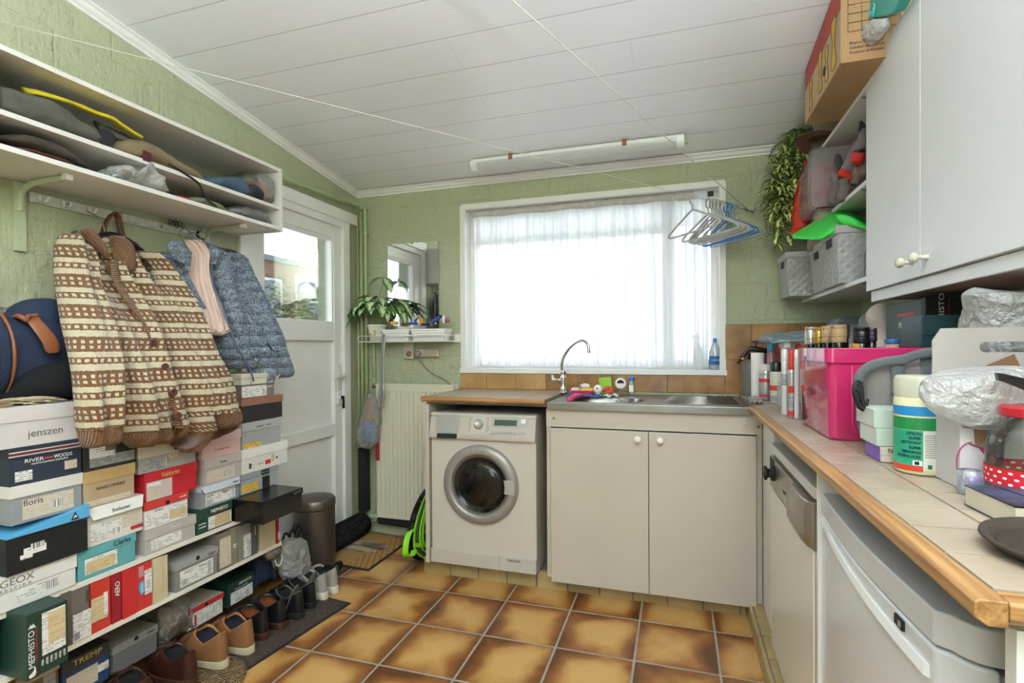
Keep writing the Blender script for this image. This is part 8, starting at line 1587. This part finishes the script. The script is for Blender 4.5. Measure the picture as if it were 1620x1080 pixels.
rows = [(aY(l, py, 1.60), aY(r_, py, 1.60), th) for py, l, r_, th in ((558, 1435, 1462, .03), (566, 1420, 1478, .07), (578, 1405, 1482, .09), (586, 1404, 1480, .06))]; obj('black_lining', loft(rows, 22, 5, n=Vector((0, -1, 0))), 'bag_black', gb, smooth=True)
bm = B(); c = aY(1357, 618, 1.51)
for k in range(4): tube(bm, [c+Vector((.010*cos(a*pi/6+k*.3), -.004*k, .026*sin(a*pi/6)-.006*k)) for a in range(12)], .0035, 6, close=True)
tube(bm, smooth_path([c+Vector((-.008, 0, -.01)), c+Vector((-.004, -.005, -.035)), c+Vector((.014, 0, -.048)), c+Vector((.022, 0, -.02))], 4), .0035, 6); obj('buckle', bm, 'bag_black', gb, smooth=True)
# ---- small boxes
mat('mint_box', 'bccbbd', .5, var=.03); mat('mint_end', 'cdd4cb', .5)
for k, (z0, z1, x0, x1, lbl, mt) in enumerate(((ZC+.001, 1.071, .452, .56, 'purple and cream packet at the bottom of the small box stack', 'mint_end'), (1.072, 1.113, .447, .56, 'pale green flat box in the middle of the small box stack', 'mint_box'), (1.114, 1.157, .444, .56, 'pale green flat box topmost in the small box stack', 'mint_box'))):
    t = thing('small_box', lbl, 'box', (x0+.05, 1.5, z0)); bm = B(); box(bm, x0, x1, 1.425+.006*k, 1.53+.02*k, z0, z1); bo = obj('box_body', bm, 'label_pale' if k == 0 else mt, t, bev=.0015)
    bm = B(); box(bm, x0-.0008, x0+.001, 1.427+.006*k, 1.528+.02*k, z0+.001, z1-.001); obj('box_end', bm, cm('7a4fb0', .45) if k == 0 else 'mint_end', bo)
    if k == 0: text('Nexcare', .016, 'ink_black', (.49, 1.4243, z0+.027), (1, 0, 0), (0, 0, 1), bo, width=.045)
# ---- tub of wipes
tw = thing('wipes_tub', 'yellowish tub of cleaning wipes with blue and green label', 'tub', (.497, 1.335, ZC)); cx_, cy_, r = .4985, 1.345, .0455; mat('tub_cream', 'dcd7ab', .35); glassy('tub_lid', 'f0eedd', .1, .2, .75, 'e8e6d2')
mat('wipe_blue', '2489c4', .35); mat('wipe_green', '1f8a4a', .35); mat('wipe_teal', '2fa57c', .4, var=.15, vscale=12); mat('wipe_red', 'd8452c', .4); mat('wipe_white', 'dcdcd0', .4); mat('ink_navy', '232c5c', .5)
bm = B(); lathe(bm, [(r*.93, 0), (r, .006), (r, .158), (r*.97, .162)], 44, (cx_, cy_, ZC+.001)); tb = obj('tub_body', bm, 'tub_cream', tw, bev=.001)
bm = B(); lathe(bm, [(r*.985, 0), (r*.99, .038), (r*.93, .046), (r*.8, .047), (0, .047)], 44, (cx_, cy_, ZC+.162)); obj('lid', bm, 'tub_lid', tw, bev=.002)
def wrap(z0, z1, a0, a1, mt, dr=.0006, par=tb, name='label', n=24):
    bm = B(); A = [radians(a0+(a1-a0)*k/n) for k in range(n+1)]; R1 = r+dr
    o1 = [Vector((cx_+R1*cos(a), cy_+R1*sin(a), 0)) for a in A]; i1 = [Vector((cx_+(r-.001)*cos(a), cy_+(r-.001)*sin(a), 0)) for a in reversed(A)]
    rings(bm, [[p+Vector((0, 0, z0)) for p in o1+i1], [p+Vector((0, 0, z1)) for p in o1+i1]]); return obj(name, bm, mt, par)
wrap(1.160, 1.1795, 150, 330, 'wipe_blue'); wrap(1.130, 1.156, 150, 330, 'wipe_green'); lb1 = wrap(1.055, 1.129, 150, 258, 'wipe_teal'); lb2 = wrap(1.047, 1.129, 258, 330, 'wipe_white'); wrap(1.043, 1.055, 150, 258, 'wipe_red')
def curved(s_, z, amid, h, width, ink, par):
    """lettering bent round the tub"""
    o = text(s_, h, ink, (0, 0, 0), (1, 0, 0), (0, 0, 1), par, width=width, bold=.0003); off = wloc(par)
    for v in o.data.vertices:
        x = v.co.x+off.x; zz_ = v.co.z+off.z; a = radians(amid)+x/r; R1 = r+.0012; v.co = Vector((cx_+R1*cos(a), cy_+R1*sin(a), z+zz_))-off
    return o
for k, (s_, w_) in enumerate((('CITRON', .026), ('SUPER', .021), ('NETTOYANT', .036))): curved(s_, 1.122-.0095*k, 256-w_/r*28.65-2, .0085, w_, 'ink_navy', lb1)
for k, (s_, w_) in enumerate((('SUPER', .021), ('REINIGINGS', .034), ('HYGIENE-DOEK', .044))): curved(s_, 1.0925-.0095*k, 256-w_/r*28.65-2, .0085, w_, 'ink_navy', lb1)
wrap(1.056, 1.066, 236, 256, 'white_card', .0012, lb1, 'picture', 8); wrap(1.0575, 1.0645, 240, 250, 'dark', .0016, lb1, 'picture_figure', 8); pass
for k in range(11): wrap(1.119-.0045*k, 1.1202-.0045*k, 262, 300-(k*7 % 11), 'ink_grey', .0011, lb2, 'small_print', 6)
wrap(1.050, 1.059, 268, 277, 'ink_green', .0012, lb2, 'green_dot', 6)
# ---- carton with handle, plastic bag over it
ct = thing('cardboard_carton', 'white open carton with oval handle hole behind the tub of wipes', 'carton', (.68, 1.27, ZC)); mat('carton_grey', 'a9a29c', .7); mat('carton_white', 'c9c4c6', .55, var=.02); mat('magenta_line', 'a3275f', .5)
A0 = .512; Yb = 1.318; zt_ = 1.344
ohx, ohz = .640, 1.304
bm = B(); out = [(A0, ZC+.001), (A0, 1.318), (.527, zt_), (.86, zt_), (.86, ZC+.001)]
hole = [(ohx+.036+.011*cos(a), ohz+.011*sin(a)) for a in [(-90+i*22.5)*pi/180 for i in range(9)]]+[(ohx-.036+.011*cos(a), ohz+.011*sin(a)) for a in [(90+i*22.5)*pi/180 for i in range(9)]]
def quad(bm, P, d): prism(bm, [(x, Yb, z) for x, z in P], (0, d, 0))
quad(bm, [(A0, ZC+.001), (A0, 1.318), (.527, zt_), (ohx-.047, zt_), (ohx-.047, ZC+.001)], .004); quad(bm, [(ohx+.047, ZC+.001), (ohx+.047, zt_), (.86, zt_), (.86, ZC+.001)], .004)
up_ = [(ohx-.047, zt_), (ohx+.047, zt_), (ohx+.047, ohz)]+list(reversed(hole[4:5]))+[h for h in hole[4:13]]+[(ohx-.047, ohz)]
quad(bm, [(ohx+.0471, ohz), (ohx+.0471, zt_), (ohx-.0471, zt_), (ohx-.0471, ohz)]+[h for h in reversed(hole[4:14])], .004); quad(bm, [(ohx-.0471, ohz), (ohx-.0471, ZC+.001), (ohx+.0471, ZC+.001), (ohx+.0471, ohz)]+[h for h in reversed(hole[13:]+hole[:5])], .004)
obj('back_panel', bm, 'carton_grey', ct)
bm = B(); box(bm, A0, A0+.003, 1.205, 1.3175, ZC+.001, 1.185); obj('side_panel', bm, 'carton_white', ct)
bm = B(); box(bm, A0, .86, 1.205, 1.208, ZC+.001, 1.150); obj('front_panel', bm, 'carton_white', ct)
bm = B(); box(bm, .857, .86, 1.205, 1.3175, ZC+.001, 1.185); obj('side_panel', bm, 'carton_white', ct)
bm = B(); prism(bm, [(A0+.02, 1.200, 1.150), (A0+.075, 1.198, 1.150), (A0+.022, 1.198, 1.118)], (0, .002, 0)); obj('inner_flap', bm, cm('7d5c40', .8), ct); bm = B(); prism(bm, [(A0+.07, 1.300, 1.26), (A0+.13, 1.300, 1.29), (A0+.15, 1.300, 1.24), (A0+.09, 1.300, 1.22)], (0, .002, 0)); obj('inner_flap', bm, cm('7d5c40', .8), ct)
bm = B(); P = [Vector((A0+.004+.024*sin(t_)*1.0-.0+.014, 1.2035, 1.085+.040*cos(t_))) for t_ in [i*2*pi/16 for i in range(3, 17)]]; tube(bm, smooth_path(P, 2), .0012, 5); tube(bm, smooth_path([(A0+.014, 1.2035, 1.122), (A0+.035, 1.2032, 1.112), (A0+.048, 1.2032, 1.09), (A0+.052, 1.2032, 1.07)], 4), [.0015]*4+[.004]*4+[.0015]*5, 5); obj('loop_print', bm, 'magenta_line', ct, smooth=True)
rows = [(aY(l, py, Y_), aY(r_, py+dy, Y_+.03), th) for py, l, r_, dy, th, Y_ in ((588, 1478, 1660, 0, .02, 1.24), (596, 1466, 1665, 0, .07, 1.20), (612, 1464, 1665, 2, .10, 1.19), (630, 1470, 1665, 0, .09, 1.18), (648, 1480, 1662, -4, .07, 1.17), (662, 1508, 1640, -8, .05, 1.165), (671, 1540, 1590, -2, .02, 1.165))]
pb = one('plastic_bag', loft(rows, 34, 6, rough=.020, rfreq=11, seed=95, n=Vector((0, -1, .25))), 'milky_bag', 'crumpled white carrier bag with black print lying on the carton', 'plastic bag', smooth=True)
rows = [(aY(l, a, 1.135), aY(l+12, b, 1.13), .004) for l, a, b in ((1568, 588, 592), (1585, 592, 598), (1600, 600, 606), (1622, 604, 612), (1650, 606, 616))]
rows = [(aY(x_, a, 1.128), aY(x_+3, b, 1.12), .003) for x_, a, b in ((1574, 589, 601), (1586, 590, 605), (1602, 594, 611), (1625, 598, 618), (1655, 600, 620))]
obj('black_print', loft(rows, 10, 4, n=Vector((0, -1, 0)), rough=.002), 'cap_black', pb, smooth=True)
bm = loft([(aY(l, py, 1.45), aY(r_, py, 1.45), th) for py, l, r_, th in ((458, 1560, 1600, .05), (466, 1530, 1660, .14), (480, 1526, 1680, .18), (500, 1528, 1690, .2), (520, 1530, 1690, .2), (600, 1540, 1690, .2), (690, 1560, 1680, .18))], 32, 6, rough=.022, rfreq=12, seed=97, n=Vector((0, -1, 0)))
for v in bm.verts: v.co.z = max(v.co.z, ZC+.002); v.co.x = min(v.co.x, XR-.02)
one('plastic_bag', bm, 'milky_bag', 'tall crinkled clear bag under the wall cabinet behind the carton', 'plastic bag', smooth=True)
# ---- jar with dotted ribbon, small clear tub, book, felt tray
def dots():
    s = NT('dotted_ribbon'); q = s.xyz(s.uv()); a = s.math('MULTIPLY', q[0], 26); b = s.math('MULTIPLY', q[1], 3.2); row = s.math('FLOOR', b); fa = s.math('SUBTRACT', s.math('FRACT', s.math('ADD', a, s.math('MULTIPLY', row, .5))), .5); fb = s.math('SUBTRACT', s.math('FRACT', b), .5)
    d = s.math('ADD', s.math('MULTIPLY', fa, fa), s.math('MULTIPLY', s.math('MULTIPLY', fb, fb), 1.0)); s.col(s.mix(s.math('LESS_THAN', d, .045), srgb('c4162c'), srgb('f1e4e2'))); s.set(rough=.6)
dots()
jr = thing('glass_jar', 'big glass jar with red white-dotted ribbon behind the book', 'jar', (.592, 1.15, ZC)); jx, jy, jr_ = .588, 1.125, .068
bm = B(); lathe(bm, [(.060, .002), (.066, .006), (jr_, .02), (jr_, .10), (.062, .125), (.048, .14), (.046, .15)], 44, (jx, jy, ZC), cap=False); lathe(bm, [(0, .003), (.060, .002)], 44, (jx, jy, ZC), cap=False); obj('glass', bm, 'clear_glass', jr, smooth=True)
bm = B(); sheet(bm, lambda u, v: (jx+(jr_+.0015)*cos(2*pi*u), jy+(jr_+.0015)*sin(2*pi*u), ZC+.034+.030*v), 60, 2); obj('ribbon', bm, 'dotted_ribbon', jr, smooth=True, keep=True)
bm = B(); lathe(bm, [(.05, .0), (.05, .016), (.046, .018)], 36, (jx, jy, ZC+.150)); obj('lid', bm, cm('b5202c', .35), jr, bev=.002)
t = thing('clear_tub', 'small clear tub with violet catch between carton and jar', 'tub', (.515, 1.16, ZC)); bm = B(); lathe(bm, [(.018, .001), (.020, .004), (.020, .042), (.017, .045)], 24, (.511, 1.165, ZC), cap=False); obj('tub_wall', bm, 'clear_plastic', t, smooth=True)
for z in (.008, .026): bm = B(); cyl(bm, (.505, 1.165, ZC+z), (.526, 1.165, ZC+z), .0065, 12); obj('violet_catch', bm, cm('7d5bbd', .4), t)
bk = thing('book', 'thick paperback with dark blue cover lying on the worktop', 'book', (.54, 1.02, ZC), radians(0)); Mb = Matrix.Translation((.468, 1.088, ZC+.001)) @ Matrix.Rotation(radians(3), 4, 'Z'); mat('book_pages', 'c9bfa8', .85, bump=(200, .3)); mat('book_cover', '37506e', .4, var=.4, vscale=24)
bm = B(); box(bm, .001, .175, -.128, -.002, .001, .032, Mb); obj('pages', bm, 'book_pages', bk)
bm = B(); box(bm, 0, .176, -.1285, 0, .0322, .034, Mb); box(bm, 0, .176, -.1285, 0, 0, .001, Mb); obj('cover', bm, 'book_cover', bk)
bm = B(); box(bm, .03, .17, -.12, -.02, .0343, .0350, Mb @ Matrix.Translation((.01, .012, .0004)) @ Matrix.Rotation(radians(6), 4, 'Z')); one('leaflet', bm, 'book_cover', 'thin blue printed leaflet on top of the paperback', 'leaflet')
mat('felt_brown', '35291f', .9, bump=(120, .5)); mat('felt_rim', '3f352e', .8)
t = thing('round_tray', 'round dark brown felt tray cut off by the right picture edge', 'tray', (.505, .83, ZC)); tx, ty = .507, .842
bm = B(); lathe(bm, [(0, .010), (.10, .010), (.102, .003), (.0, .001)], 48, (tx, ty, ZC), cap=False); obj('tray_base', bm, 'felt_brown', t, smooth=False)
bm = B(); rs = []
for r_, z in ((.100, .002), (.113, .012), (.119, .017), (.118, .021), (.111, .018), (.101, .010)): rs.append([Vector((tx+r_*cos(a), ty+r_*sin(a)*1.0, ZC+z)) for a in [2*pi*k/48 for k in range(48)]])
rings(bm, rs, close=True); obj('rim', bm, 'felt_rim', t, smooth=True)
